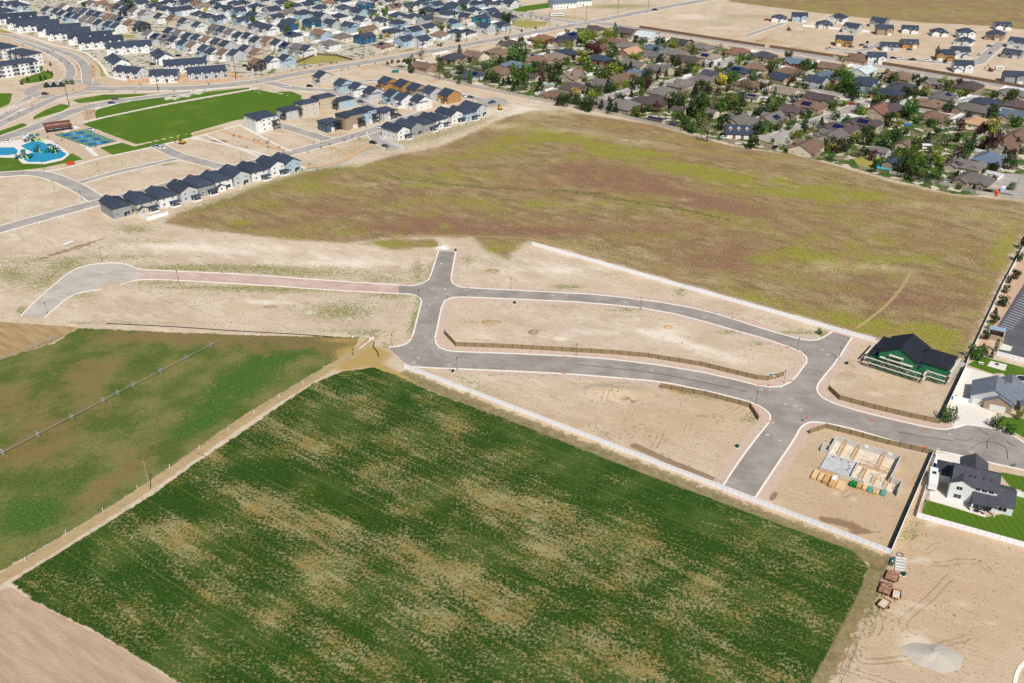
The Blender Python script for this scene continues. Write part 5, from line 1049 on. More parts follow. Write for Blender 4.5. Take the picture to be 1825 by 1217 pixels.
# ================================================================ TREES  (crop origin + "x,y,w,kind" in crop pixels, 7.604 x)
TT = [((700,40),'160,520,60,d 230,510,80,d 295,520,50,c 75,520,40,d 905,360,70,c 655,590,90,r 550,590,40,c 630,690,100,o 730,710,80,r 935,610,110,d 1050,740,45,l 1250,600,70,d 1250,740,45,c 1320,690,110,r 1400,740,100,d 1340,565,110,r 1460,520,120,d 1580,500,90,y 1690,420,200,r 1700,690,210,r 1545,215,60,d 1735,235,80,d 1150,520,160,o 1500,800,60,c 1640,860,70,c 1640,600,60,p 1570,780,60,c 380,430,110,o'),
((900,40),'210,230,80,d 450,260,80,y 535,345,70,r 585,400,60,d 730,300,110,o 875,300,90,y 845,125,60,r 1015,115,70,r 1090,200,150,y 1180,170,100,y 1400,160,140,y 1490,130,50,l 1345,250,100,y 1240,340,140,p 1120,330,90,p 1380,370,140,o 1450,400,100,r 1060,450,160,y 1520,430,80,o 130,420,150,r 250,430,110,d 50,500,90,g 130,610,60,p 300,660,120,r 380,620,100,d 490,580,110,d 510,650,130,o 600,600,100,d 720,600,120,d 660,740,110,d 600,710,60,r 470,840,110,c 110,860,70,c 260,840,70,c 205,830,30,l 305,820,30,l 360,850,60,o 200,900,100,o 770,1030,130,d 870,1020,110,d 960,1060,110,d 1050,1090,120,d 1130,1100,130,d 1200,1110,100,d 945,930,80,g 905,740,60,c 1130,590,110,r 1240,650,60,c 1330,690,130,r 1430,640,150,y 1540,660,100,y 1600,620,120,d 1700,620,100,c 1770,800,130,d 1400,840,90,c 1450,870,90,d 1270,910,110,r 1200,980,110,y 1110,940,70,c 1715,960,60,c 1530,1010,90,d 1600,1000,70,d 1310,1120,90,c 1410,1050,60,c 1430,1130,110,c 1500,1150,80,c 700,850,50,r'),
((1100,40),'340,270,100,r 620,230,60,d 550,240,80,d 770,290,110,y 720,330,70,o 1010,310,50,r 1110,460,80,d 1020,370,110,r 800,510,120,d 680,500,120,o 590,480,100,d 520,370,70,d 650,330,30,l 575,660,60,c 670,680,50,c 770,620,50,o 840,650,100,d 940,630,80,d 1010,580,110,r 1070,650,90,y 860,730,60,o 20,660,60,y 400,720,150,d 260,800,130,d 400,800,120,p 340,890,60,l 195,960,50,c 600,830,60,r 1370,360,130,o 1640,520,80,y 1690,460,90,r 1740,550,50,d 1540,560,60,r 1450,650,60,p 1370,650,90,r 1560,720,130,r 1430,760,110,g 1640,830,60,g 1580,850,80,o 1750,850,150,o 1190,850,110,d 1060,900,90,c 860,900,80,o 930,960,140,o 1250,910,70,p 1370,930,80,p 1500,890,60,p 760,1030,150,d 860,1040,110,d 930,1080,70,y 1150,1040,150,d 1070,1130,180,d 1440,1070,120,r 1560,1070,150,r 1690,1040,120,d 1320,1080,110,o 640,1110,80,o 370,1180,60,d 260,1180,90,r'),
((1300,40),'800,440,100,d 1030,560,110,r 170,460,100,d 120,520,80,y 230,550,50,d 600,580,140,r 1500,690,150,r 1600,680,100,y 480,760,50,g 530,760,50,g 570,760,40,g 840,770,60,p 930,830,70,r 800,820,50,d 1010,770,50,d 1390,810,80,p 1580,790,180,r 1700,900,160,d 1480,900,80,d 1240,880,60,d 950,680,120,o 320,700,110,r 40,710,100,y 540,830,120,o 180,870,120,o 620,940,30,l 870,1030,90,d 700,1060,120,r 520,1070,60,c 150,1040,130,r 50,1070,100,r 1370,1110,70,r 1560,1090,60,y 1670,1030,50,d 600,1160,130,r'),
((1500,40),'50,690,130,r 100,640,70,y 60,850,160,r 180,920,130,d 290,860,90,r 390,870,60,c 500,860,60,r 410,700,40,p 710,740,110,r 1030,730,60,d 1140,760,60,d 1380,800,110,y 1460,860,120,r 1600,810,80,p 620,660,60,r 880,920,100,d 1000,930,110,d 1120,930,120,y 500,1010,130,r 440,1080,80,d 720,1060,120,d 940,1140,150,r 1290,1110,60,r 1500,1070,90,o 1600,950,80,y 1660,980,60,r'),
((1000,140),'1020,450,100,r 1125,420,70,d 1550,500,70,r 1680,520,60,r 1690,600,130,d 1780,640,110,r 1290,370,100,p 960,220,50,c'),
((1200,140),'300,160,100,c 300,400,150,d 400,310,130,r 600,290,150,o 640,370,110,r 800,300,150,r 920,280,120,d 380,550,140,r 500,510,80,d 170,590,110,r 260,640,110,r 250,700,60,d 470,680,220,o 680,570,160,d 1080,840,140,d 1170,650,140,d 1290,640,120,r 1240,700,70,y 1470,600,150,o 1630,580,60,r 1620,760,90,y 1700,750,110,y 1770,670,90,d 1130,450,110,d 1230,420,120,d 1370,400,90,d 870,460,120,d 1300,290,40,c 1760,480,80,d 1350,830,50,r'),
((1400,140),'270,560,90,r 100,590,70,r 380,620,110,o 490,590,80,c 680,490,110,r 890,450,60,o 1040,430,110,y 840,540,90,r 260,680,90,r 570,660,60,d 950,790,110,y 1110,780,160,d 600,870,130,d 690,960,80,p 600,920,90,y 820,880,130,d 620,1040,80,r 1000,990,110,o 1410,540,130,d 1540,590,70,y 1300,720,100,o 1480,740,140,d 1360,810,140,r 1780,860,130,r 1540,960,60,d 1550,1000,50,g 1650,1060,150,r 1740,1100,150,r 1200,1180,90,c 1250,230,130,d 1480,300,90,o 1700,420,160,r 800,320,60,g'),
((1585,140),'90,780,150,d 420,530,80,r 320,520,60,y 130,600,70,y 640,370,70,r 640,430,80,o 760,380,60,d 970,610,120,p 1290,640,100,p 1420,630,150,y 1560,660,120,o 1650,520,80,y 1740,570,110,r 1410,420,110,d 1480,400,60,d 1340,480,70,c 1430,820,190,p 1280,880,90,p 650,700,90,d 670,850,150,o 530,800,90,c 470,820,40,c 350,860,140,d 780,830,110,r 930,780,100,d 1080,900,150,d 1150,800,90,c 950,990,120,p 1740,860,80,c 1790,970,80,d 1570,980,70,c 1660,1020,110,p 1650,1110,160,d 1670,220,140,r 1600,340,30,c 270,1010,170,r 380,1050,120,y 480,1100,110,r 650,1010,120,y 700,1100,110,y 550,1150,70,c 810,1160,90,p 940,1180,90,p 200,1150,160,d 300,1190,150,r 230,710,60,d 550,960,70,d'),
((1585,240),'690,450,50,c 420,540,90,r 530,560,100,d 660,540,140,r 950,690,70,r 1140,470,80,d 1280,480,60,d 1660,690,80,r 850,600,90,o 300,480,160,d'),
((200,0),'230,50,120,d 570,15,100,y 760,30,60,y 940,50,50,y 1260,130,50,g 1600,50,60,y 1780,60,70,d 1650,220,70,r 1410,160,30,y'),
((400,0),'400,130,60,d 545,145,70,d 140,220,70,r 840,390,80,r 885,385,50,r 990,330,50,y 1070,380,60,y 870,80,110,y 1060,90,60,d 1140,110,70,o 960,210,40,y 1600,380,50,y 1680,390,50,y 1740,220,60,o 600,280,100,o 380,250,90,r'),
((600,0),'330,420,60,y 540,210,70,y 735,260,60,y 650,150,90,r 590,50,50,y 490,65,60,d 425,110,40,c 460,215,50,r 655,325,40,d 690,480,60,g 600,490,50,r 510,490,40,r 1005,130,60,d 1160,170,80,d 1230,170,60,d 1355,340,60,y 1425,370,70,r 1235,430,50,y 1530,370,60,r 1650,505,80,d 1410,600,40,r 1720,110,90,d 1550,130,50,d 1590,210,50,c 770,20,100,o 370,560,30,r 690,850,40,d 750,830,40,d 835,820,40,r 920,820,70,d 990,810,80,r 1050,830,50,d 75,935,25,d 160,920,25,d 1665,665,70,c'),
((800,0),'200,110,80,d 400,310,50,y 75,210,50,d 110,500,70,d 780,240,120,d 660,430,60,o 910,200,30,d 990,205,35,d 1105,225,35,r 1180,240,30,r 1255,250,30,d 1340,265,30,r 750,170,40,r'),
((0,0),'650,960,30,c 700,990,35,c 610,1040,35,c 545,1050,40,c 370,1065,40,c 290,1110,50,r 680,860,35,c 620,1160,45,r 1140,50,60,r 900,1110,50,r 970,1105,60,r')]
def anchor(x, y): return 'old' if P(x, y).x > 0 and x > 690+ (y < 110)*150 else 'new'
tl = []; seen = []
for (ox, oy), s_ in TT:
    for t in rowsof(s_):
        x, y, w0, k_ = ox+float(t[0])/7.604, oy+float(t[1])/7.604, float(t[2])/7.604, t[3]
        if any((x-a)**2+((y-b_)*1.5)**2 < (.26*max(w0, c_))**2 for a, b_, c_ in seen): continue
        seen.append((x, y, w0)); tl.append((x, y, w0, k_))
R_ = random.Random(11)
def filler(x, y, w0, k_):
    if any((x-a)**2+((y-b_)*1.5)**2 < (.33*(w0+c_))**2 for a, b_, c_ in seen): return
    seen.append((x, y, w0)); tl.append((x, y, w0, k_))
for (x, y, p, rz, w0, d0, small) in OLDH:
    for i in range(7):
        s_ = F/(p.y*_c+H*_s); a_ = R_.uniform(0, 6.28); q_ = PX((p.x+math.cos(a_)*(w0*.62+R_.uniform(0,3)), p.y+math.sin(a_)*(d0*.72+R_.uniform(0,4)), 2)); wpx = R_.uniform(2.2, 4.6)*s_
        if 5 < q_[0] < 1820 and not any((q_[0]-h_[0])**2+((q_[1]-h_[1])*2)**2 < (h_[4]*.5*s_)**2 for h_ in OLDH): filler(q_[0], q_[1], wpx, R_.choice('rrdddyop'))
for t in rowsof(BACK):
    for i in range(4):
        x, y = float(t[0])+R_.uniform(-12, 12), float(t[1])+R_.uniform(2, 7)
        if 0 < x < 920 and y > 4: filler(x, y, R_.uniform(4, 7), R_.choice('rrydd'))
shape = {'r':'leafy tree','d':'leafy tree','y':'leafy tree','p':'leafy tree','o':'half-bare tree','g':'small tree','c':'conifer','l':'columnar tree'}
leafy = sorted([t for t in tl if t[3] in 'rd'], key=lambda t: -t[2]); rest_ = set(leafy[270:]); tl = [t for t in tl if t not in rest_]
mv, mf, mm = [], [], []
for (x, y, w0, k_) in sorted(rest_):
    p0 = P(x, y); dist = F/(p0.y*_c+H*_s); wm = max(.8, w0*1.22/dist); hm = wm*1.15; p = P(x, y, hm*.5); src = R_.choice(CR['round'] if w0 > 5 else CR['shrub']); n0 = len(mv); a_ = R_.random()*6.28; ca, sa = math.cos(a_)*wm, math.sin(a_)*wm
    mv += [(p.x+v.co.x*ca-v.co.y*sa, p.y+v.co.x*sa+v.co.y*ca, (v.co.z-.06)*hm) for v in src.vertices]; mf += [tuple(i+n0 for i in f.vertices) for f in src.polygons]; mm += [0 if k_ == 'r' else 1]*len(src.polygons)
print('rest', len(rest_)); o_ = mesh('distant_leafy_trees', mv, mf, None, mats=[LEAF['r'][1], LEAF['d'][1]], mi=mm); tag(o_, kind='stuff')
G = {}
for t in tl:
    d_ = (P(t[0], t[1])-wl0).dot(wn0)
    if ((t[0] > 1000 or d_ < 150) and t[0] > 685 and d_ > -20): z_ = ('o', int(max(0, d_)//38))
    else: z_ = ('n', int(max(0, (P(t[0], t[1])-artw[0]).dot(anr))//60) if (P(t[0], t[1])-artw[0]).dot(anr) > -15 else -1)
    G.setdefault((z_, t[3]), []).append(t)
for (z_, k_), L in sorted(G.items()):
    L.sort(key=lambda t: t[0])
    for i, t in enumerate(L):
        where = f"in {ORD[z_[1]]} band from the meadow" if z_[0] == 'o' else (f"in {ORD[z_[1]]} band above tree-lined arterial" if z_[1] >= 0 else 'by the roundabout lawns')
        size = LEAF[k_][0]
        tree(t[0], t[1], t[2], k_, f"{size} {shape[k_]}, {ordn(i, len(L))} of its colour {where}", 'trees of the old neighbourhood' if z_[0] == 'o' else 'trees of the new suburb')
RT = [(1690+1*0+133,431,14,'c','dark conifer at the top right corner beside the car park'),(1817,455,15,'d','dark bushy tree by the car park, second from the top'),(1811,488,16,'d','large dark bush by the car park, third from the top'),(1798,499,9,'d','small dark shrub above the twin round bushes'),(1794,514,12,'d','low green shrub beside the white fence and car park'),
 (1789,534,17,'d','tall dark round bush beside the marked bays'),(1774,556,12,'c','blue-green small conifer halfway down the gravel strip'),(1773,569,14,'d','dark bush below the small blue-green conifer'),(1765,580,10,'y','yellow-green bush in the gravel strip'),(1757,597,13,'d','dark bush left of the canopy roof'),(1754,617,9,'p','purple bush below the canopy roof'),
 (1740,625,24,'r','large green tree at the corner of fence and lawn'),(1753,626,18,'r','green tree leaning toward the wooden-gated enclosure'),(1777,615,6,'l','thin columnar conifer right of the enclosure'),(1768,631,9,'c','small blue spruce at the enclosure corner'),
 (1692,737,23,'r','green tree at the end of the tan screen fence'),(1702,746,14,'o','pale green tree leaning over the driveway edge'),(1792,728,10,'r','small bush beside the stone garage front'),(1779,751,19,'r','green tree on the front lawn above the kerb'),(1803,762,18,'r','second green tree on the front lawn, lower right'),(1817,738,14,'y','olive rounded shrub before the porch'),
 (1807,827,8,'r','young street tree behind the black-roofed house'),(1461,590,9,'r','young tree near the end of the upper road kerb')]
for x, y, w0, k_, l in RT: tree(x, y, w0, k_, l, 'trees and shrubs near the car park and lawns')
YT = [(526,289),(552,292),(505,270),(497,262),(478,252),(588,257),(614,250),(640,246),(664,254),(628,243),(572,262),(548,270),(475,255),(461,250),(559,254),(690,266),(600,301),(566,302),(538,303),(416,241),(427,243),(453,249),(478,262),(439,262)]
YT.sort()
for i, (x, y) in enumerate(YT): tree(x, y-1, 4.5, 'r' if i % 3 else 'd', f"tiny young tree, {ordn(i, len(YT))} around the small park by the side street", 'young trees of the small park')
ST0 = sorted([(16,78),(40,80),(60,86),(85,92),(108,108),(122,113),(138,118),(141,124),(150,97),(170,110),(166,120),(165,135),(33,201),(57,188),(17,213),(95,192),(130,160),(200,163),(240,165),(310,162),(345,162),(372,150),(250,150),(350,140),(520,125),(545,121),(553,118),(570,117),(590,112),(600,111),(640,99),(660,97),(690,92),(712,84),(640,118),(668,113),(700,108),(735,100),(780,80),(850,70),(930,55),(955,50),(110,250),(85,245),(100,255),(150,262),(170,262)])
for wh_, ST in (('around the roundabout and curved road', [t for t in ST0 if t[0] < 260]), ('along the straight arterial verges', [t for t in ST0 if t[0] >= 260])):
    for i, (x, y) in enumerate(ST): tree(x, y-1, 3.6, 'drro'[i % 4], f"small street shrub, {ordn(i, len(ST))} {wh_}", 'street shrubs on the verges')
# ================================================================ FOREGROUND BUILDINGS
def loc(px, py, z=0): return P(px, py, z)
def wx(root, a): return root
# scaffolded house -------------------------------------------------
a0 = P(1546, 651); a1 = P(1638, 680); ang = math.atan2((a1-a0).y, (a1-a0).x); Lf = (a1-a0).length
vols = [(0, Lf-1.5, 1, 13, 4.8, 'h', .36), (3.2, Lf-2, -.2, 14, 7.0, 'y', .5), (Lf-6, Lf+7.5, 3.5, 14.5, 6.3, 'h', .38), (.2, 5, 5, 14.5, 5.6, 'h', .35)]
sh = house('unfinished_house', a0, ang, vols, 'd', 'G', .5, None, 'unfinished green-sheathed house with charcoal roof and plank scaffolding', 'house', None, [(5,-.2,1.7,0,1.5,1.5),(9.5,-.2,1.7,0,1.5,1.5),(14,-.2,1.7,0,1.5,1.5),(7,-.2,4.6,0,1.4,1.3),(12,-.2,4.6,0,1.4,1.3),(Lf+7.5,7,1.7,90,1.5,1.3),(Lf+7.5,11,1.7,90,1.5,1.3)], wc2='G', door=False)
for o_ in sh.children:
    if o_.name.startswith('roof'): o_.data.materials[0] = M('charcoal_underlay', C(38,42,52), .8, .2, .1, .6)
sc = MB(); pl = []
def scaffold(root, x0, x1, y, lv, side=-1, axis='x', nb=7):
    b_ = MB()
    for i in range(nb):
        x = x0+(x1-x0)*i/(nb-1)
        for yy in (y, y+side*1.1):
            A_ = (x, yy, 0) if axis == 'x' else (yy, x, 0); B_ = (A_[0], A_[1], lv*2+.3); b_.bar(A_, B_, .045, 5)
        if i < nb-1:
            x2 = x0+(x1-x0)*(i+1)/(nb-1)
            for l in range(lv):
                for q0, q1 in ((0, 2), (2, 0)):
                    A_ = (x, y+side*1.1, l*2+q0) if axis == 'x' else (y+side*1.1, x, l*2+q0); B_ = (x2, y+side*1.1, l*2+q1) if axis == 'x' else (y+side*1.1, x2, l*2+q1); b_.bar(A_, B_, .028, 4)
    b_.build('scaffold_frame', m_steel, root)
    for l in range(1, lv+1):
        p_ = MB(); z = l*2; ya, yb = sorted((y+side*.12, y+side*1.2))
        if axis == 'x': p_.box(x0-.5, x1+.5, ya, yb-.35, z, z+.08)
        else: p_.box(ya, yb-.35, x0-.5, x1+.5, z, z+.08)
        p_.build('scaffold_deck', m_plank, root)
sc_ = empty('scaffold', (a0.x, a0.y, 0), ang, uniq('three-deck plank scaffold across the green front of the unfinished house'), 'scaffold', 'scaffolds')
scaffold(sc_, -.8, Lf, -.6, 2, nb=8); p_ = MB().box(4, Lf-3, -1.9, -.75, 5.6, 5.75); p_.build('scaffold_deck', m_plank, sc_); p_ = MB().box(7, 12, -1.9, -.75, 7.4, 7.55); p_.build('scaffold_deck', m_plank, sc_)
b_ = MB(); [b_.bar((x, y, 4.2), (x, y, 7.7), .045, 5) for x in (7.2, 11.8) for y in (-.8, -1.85)]; b_.build('scaffold_frame', m_steel, sc_)
sc2 = empty('scaffold', (a0.x, a0.y, 0), ang, uniq('plank scaffold along the right end of the unfinished house'), 'scaffold', 'scaffolds')
scaffold(sc2, 3, 14, Lf+8.4, 3, 1, 'y', 5)
sc4 = empty('scaffold', (a0.x, a0.y, 0), ang, uniq('plank scaffold across the inner corner right of the green gable'), 'scaffold', 'scaffolds')
scaffold(sc4, Lf+1.5, Lf+7.5, 2.8, 2, -1, 'x', 3); scaffold(sc4, -1.5, 2.2, Lf+2.2, 2, -1, 'y', 3)
sc3 = empty('scaffold', (a0.x, a0.y, 0), ang, uniq('plank scaffold along the left side of the unfinished house'), 'scaffold', 'scaffolds')
scaffold(sc3, 1, 13, -.8, 2, -1, 'y', 5)
# black-roofed white house ------------------------------------------
b0 = P(1687, 888); ang = math.radians(-24)
vols = [(.4, 12.6, .8, 10.5, 5.9, 'x', .55), (0, 6.0, 0, 8.5, 6.0, 'y', .5), (12.0, 17.4, -1.2, 8.5, 3.2, 'x', .45), (2.5, 9.5, 7.5, 14.5, 6.0, 'y', .62), (-3.4, .6, 7.5, 14.5, 3.1, 'h', .4)]
wh = house('house', b0, ang, vols, 'd', 'w', .5, [(-1.5, 7.5, 2.6)], 'two-storey white house with charcoal roof beside the striped lawn', 'house', None,
    [(2.6,0,4.6,0,1.7,1.3),(2.6,0,1.7,0,2.2,1.5),(7.4,.8,5.1,0,1.4,1.0),(9.2,.8,5.1,0,1.4,1.0),(11,.8,5.1,0,1.4,1.0),(7.5,.8,1.6,0,2.2,1.9),(10.5,.8,1.6,0,2.2,1.9),(14.7,-1.2,1.7,0,2.4,1.5),(17.4,3,1.7,90,1.5,1.2),(0,3,4.6,-90,1.1,1.1),(0,3,1.7,-90,1.1,1.1),(0,6,1.7,-90,1.1,1.1),(5,14.5,4.4,180,1.5,1.3),(7,14.5,1.7,180,1.5,1.3)], vents=0, door=False)
r2 = MB().slab([(6.3,-3.6,3.05),(13.2,-3.6,3.05),(13.2,.8,4.2),(6.3,.8,4.2)], .22); r2.build('patio_roof', roofmat('d'), wh)
for x in (6.6, 12.8): MB().box(x-.2, x+.2, -3.5, -3.1, 0, 2.9).build('patio_post', m_white, wh)
vb = MB()
for x, y in ((2.5,2.9),(4.8,3.1),(6.2,3.1),(8.4,3.2),(10.6,3.3)): vb.box(x-.15, x+.15, y-.15, y+.15, 5.9+(y-.8)*.55+.2, 5.9+(y-.8)*.55+.62)
vb.build('roof_vent', m_dark, [o_ for o_ in wh.children if o_.name.startswith('roof')][0])
# patio furniture and camper
def box_thing(name, px, py, rz, parts, label, cat, group=None, z=0):
    p = P(px, py); r_ = empty(name, (p.x, p.y, z), math.radians(rz), uniq(label), cat, group)
    for nm, mt, bxs in parts:
        b_ = MB()
        for q_ in bxs: b_.box(*q_)
        b_.build(nm, mt, r_)
    return r_
m_beige = M('cushion', C(214,206,194), .9)
for i, (x, y, rz, l) in enumerate(((1728,905,-24,'leftmost pale patio chair on the covered patio'),(1746,906,-24,'middle pale patio sofa on the covered patio'),(1752,915,66,'front right pale patio chair near the patio edge'))):
    w_ = 1.6 if i == 1 else .8
    box_thing('patio_chair', x, y, rz, [('seat', m_beige, [(-w_/2,w_/2,-.38,.38,.25,.5)]), ('backrest', m_beige, [(-w_/2,w_/2,.3,.45,.5,.95)]), ('armrest', m_dark, [(-w_/2-.08,-w_/2,-.38,.4,.2,.65)]), ('armrest', m_dark, [(w_/2,w_/2+.08,-.38,.4,.2,.65)]), ('frame', m_dark, [(-w_/2,w_/2,-.38,.38,.05,.25)])], l, 'patio chair', 'patio furniture')
box_thing('fire_table', 1740, 912, -24, [('table_top', m_dark, [(-.7,.7,-.4,.4,.5,.58)]), ('base', m_dark, [(-.55,.55,-.28,.28,0,.5)])], 'low dark fire table between the pale patio chairs', 'table', None, .034)
cp = P(1661, 862); cpr = empty('camper_trailer', (cp.x, cp.y, .03), math.radians(66), uniq('white camper trailer parked beside the charcoal-roofed house'), 'camper', None)
b_ = MB().box(-4.1, 4.1, -1.25, 1.25, .6, 3.2); b_.box(-4.2, -4.1, -1.1, 1.1, .8, 3.0); b_.build('body', M('camper_shell', (.74,.75,.74), .4, .4, .03, 1), cpr)
MB().box(-4.12, 4.12, -1.27, 1.27, 3.2, 3.28).build('roof', M('camper_roof', (.80,.79,.75), .6, .3, .05, 1), cpr)
rv_ = MB().box(.5, 1.5, -.5, .5, 3.28, 3.6); rv_.build('air_conditioner', m_dark, cpr)
for y in (-1.0, 1.0):
    for x in (-.5, .5): b_ = MB().bar((x, y-.12, .38), (x, y+.12, .38), .38, 14); b_.build('wheel', m_tyre, cpr)
b_ = MB(); [b_.box(x-.45, x+.45, -1.275, -1.24, 1.6, 2.3) for x in (-2.5, 0, 2.5)]; b_.build('window', m_glass, cpr); MB().bar((4.1, 0, .6), (5.5, 0, .55), .07, 6).build('drawbar', m_dark, cpr)
m_bin = M('bin_blue', C(24,92,178), .5); m_binb = M('bin_brown', C(70,46,38), .5); m_greenb = M('transformer_green', C(38,72,58), .6)
def wbin(px, py, mt, label):
    p = P(px, py); r_ = empty('wheelie_bin', (p.x, p.y, .02), .4, uniq(label), 'bin', 'wheelie bins'); b_ = MB(); n_ = 0
    b_.v += [(-.25,-.28,.08),(.25,-.28,.08),(.25,.28,.08),(-.25,.28,.08),(-.31,-.36,.98),(.31,-.36,.98),(.31,.36,.98),(-.31,.36,.98)]; b_.f += [(3,2,1,0),(4,5,6,7),(0,1,5,4),(1,2,6,5),(2,3,7,6),(3,0,4,7)]
    b_.build('body', mt, r_); MB().slab([(-.33,-.4,1.04),(.33,-.4,1.04),(.33,.4,1.1),(-.33,.4,1.1)], .06).build('lid', mt, r_)
    for x in (-.25, .25): MB().bar((x-.04, .3, .1), (x+.04, .3, .1), .1, 10).build('wheel', m_tyre, r_)
wbin(1698, 712, m_bin, 'blue wheelie bin beside the gate of the blue-grey house'); wbin(1703, 710, m_binb, 'dark brown wheelie bin beside the gate of the blue-grey house'); wbin(1665, 831, m_bin, 'blue wheelie bin in front of the white camper trailer')
# blue-grey house ----------------------------------------------------
c0 = P(1727, 718); ang = math.radians(-27)
vols = [(0, 13.5, 0, 10.5, 3.3, 'y', .55), (4.4, 12.9, -1.4, 3, 3.2, 'y', .55), (10, 30, 4, 14, 3.3, 'x', .55), (8, 15.5, 9, 16.5, 3.3, 'y', .6), (15.5, 20.5, .8, 8, 3.2, 'y', .6), (21.5, 29, 1.2, 8, 3.2, 'y', .5)]
bh = house('house', c0, ang, vols, 'l', 'h', .5, [(2.3, 0, 3.0), (8.7, -1.4, 4.9)], 'light grey stone-fronted house with blue-grey roof and white garage doors', 'house', None,
    [(17,.8,1.6,0,1.3,1.6),(18.8,.8,1.6,0,1.3,1.6),(25.3,1.2,1.6,0,2.2,1.4),(0,5,1.7,-90,1.1,1.1)], vents=3, wc2='s', door=False)
for o_ in bh.children:
    if o_.name.startswith('roof') and o_.name[4:5] in ('', '.'): o_.data.materials[0] = M('slate_grey_shingles', C(116,122,132), .85, .2, .1, .7)
# trampoline, fire pit table, goal -----------------------------------
p = P(1822, 676); tr = empty('trampoline', (p.x, p.y, 0), 0, uniq('round trampoline sunk in the lawn with pale rim'), 'trampoline')
def disk(r, z0, z1, n_=28, r0=0): return MB().prism([(math.cos(i*6.2832/n_)*r, math.sin(i*6.2832/n_)*r) for i in range(n_)], z0, z1)
disk(2.3, .04, .42).build('frame', m_conc, tr); disk(1.85, .42, .46).build('mat', m_dark, tr)
box_thing('fire_pit', 1777, 650, -25, [('base', m_dark, [(-.5,.5,-.5,.5,0,.4)]), ('rim', m_steel, [(-.62,.62,-.62,-.5,.3,.42),(-.62,.62,.5,.62,.3,.42),(-.62,-.5,-.5,.5,.3,.42),(.5,.62,-.5,.5,.3,.42)])], 'square fire pit on the stone patio pad', 'fire pit', None, .034)
box_thing('picnic_table', 1748, 649, -25, [('table_top', m_white, [(-.9,.9,-.38,.38,.7,.76)]), ('bench', m_white, [(-.9,.9,-.85,-.6,.4,.45)]), ('bench', m_white, [(-.9,.9,.6,.85,.4,.45)]), ('leg', m_steel, [(-.7,-.62,-.7,.7,0,.7)]), ('leg', m_steel, [(.62,.7,-.7,.7,0,.7)])], 'white picnic table on the lawn beside the driveway', 'table')
box_thing('bin_enclosure', 1775, 598, -28, [('wall', M('enclosure_block', C(170,150,128), .9), [(-2.6,2.6,-4.6,-4.4,0,2.0),(-2.6,-2.4,-4.4,1.2,0,2.0),(2.4,2.6,-4.4,1.2,0,2.0),(-2.6,2.6,1.2,1.4,0,2.0)]), ('roof', M('canopy_blue', C(150,170,192), .4, .5, .05, 1), [(-2.9,2.9,-1.6,1.8,2.9,3.05)]), ('post', m_white, [(-2.8,-2.65,-1.5,-1.35,0,2.9),(2.65,2.8,-1.5,-1.35,0,2.9),(2.65,2.8,1.5,1.65,0,2.9),(-2.8,-2.65,1.5,1.65,0,2.9)])], 'blue-roofed bin enclosure at the corner of the car park', 'enclosure')
# foundation under construction ---------------------------------------
f0 = P(1460, 836); f1 = P(1497, 789); fx = (P(1606, 823)-f1); ang = math.atan2(fx.y, fx.x); Wd = (f1-f0).length
m_fc = M('foundation_concrete', C(200,198,194), .9, .2, .08, 1.2); m_dirtf = M('basement_gravel', C(218,204,182), .95)
fd = empty('house_foundation', (f0.x, f0.y, 0), ang, uniq('concrete house foundation with open basement rooms and braced wooden partitions'), 'foundation')
FW, FD = 23.5, Wd
w_ = MB()
def wall(b_, x0, y0, x1, y1, t=.25, z1=2.4):
    if abs(x1-x0) > abs(y1-y0): b_.box(x0, x1, y0-t/2, y0+t/2, 0, z1)
    else: b_.box(x0-t/2, x0+t/2, y0+t/2, y1-t/2, 0, z1)
wall(w_, 0, FD, 20, FD, .25, 2.2); wall(w_, 0, .1, 9.4, .1, .25, .9); wall(w_, 9.4, .1, 13.5, .1, .25, 1.0); wall(w_, 20, 4.6, 20, FD); wall(w_, 20.2, 4.6, 23.3, 4.6); wall(w_, 23.4, -1.2, 23.4, 4.6, .25, 2.4); wall(w_, 9.5, .2, 9.5, 8.4, .25, 1.6); wall(w_, 0, 9.2, 0, FD, .25, 2.2); wall(w_, -2.6, 9.6, -2.6, 13, .2, 1.2); wall(w_, -2.6, 9.5, -.1, 9.5, .2, 1.2); wall(w_, -2.6, 13.1, -.1, 13.1, .2, 1.2)
w_.build('wall', m_fc, fd); MB().box(.05, 9.3, .3, 9.0, 0, .62).build('slab', M('garage_slab', C(192,192,192), .8), fd); MB().box(.1, 23.2, .2, 4.5, .0, .03).box(9.7, 19.8, 4.5, FD-.2, .0, .035).box(.2, 9.6, 9.1, FD-.2, 0, .04).build('floor', m_dirtf, fd)
for (x0, y0, x1, y1) in ((3.4, 9.6, 3.4, FD-.3), (7.6, 9.6, 7.6, FD-.3), (15.5, 8.6, 15.5, FD-.3), (12.6, .4, 12.6, 7.2), (16.2, .3, 16.2, 4.2), (19.8, .3, 19.8, 6.4), (9.8, 8.6, 19, 8.6)):
    b_ = MB(); n_ = max(2, int(math.hypot(x1-x0, y1-y0)/.55)); ax = abs(x1-x0) > abs(y1-y0)
    for i in range(n_+1):
        t_ = i/n_; x, y = x0+(x1-x0)*t_, y0+(y1-y0)*t_; b_.box(x-.05, x+.05, y-.05, y+.05, .05, 2.2)
    if ax: b_.box(x0, x1, y0-.07, y0+.07, 2.2, 2.3); b_.box(x0, x1, y0-.07, y0+.07, .04, .12)
    else: b_.box(x0-.07, x0+.07, y0, y1, 2.2, 2.3); b_.box(x0-.07, x0+.07, y0, y1, .04, .12)
    b_.build('timber_partition', m_lumber, fd)
b_ = MB()
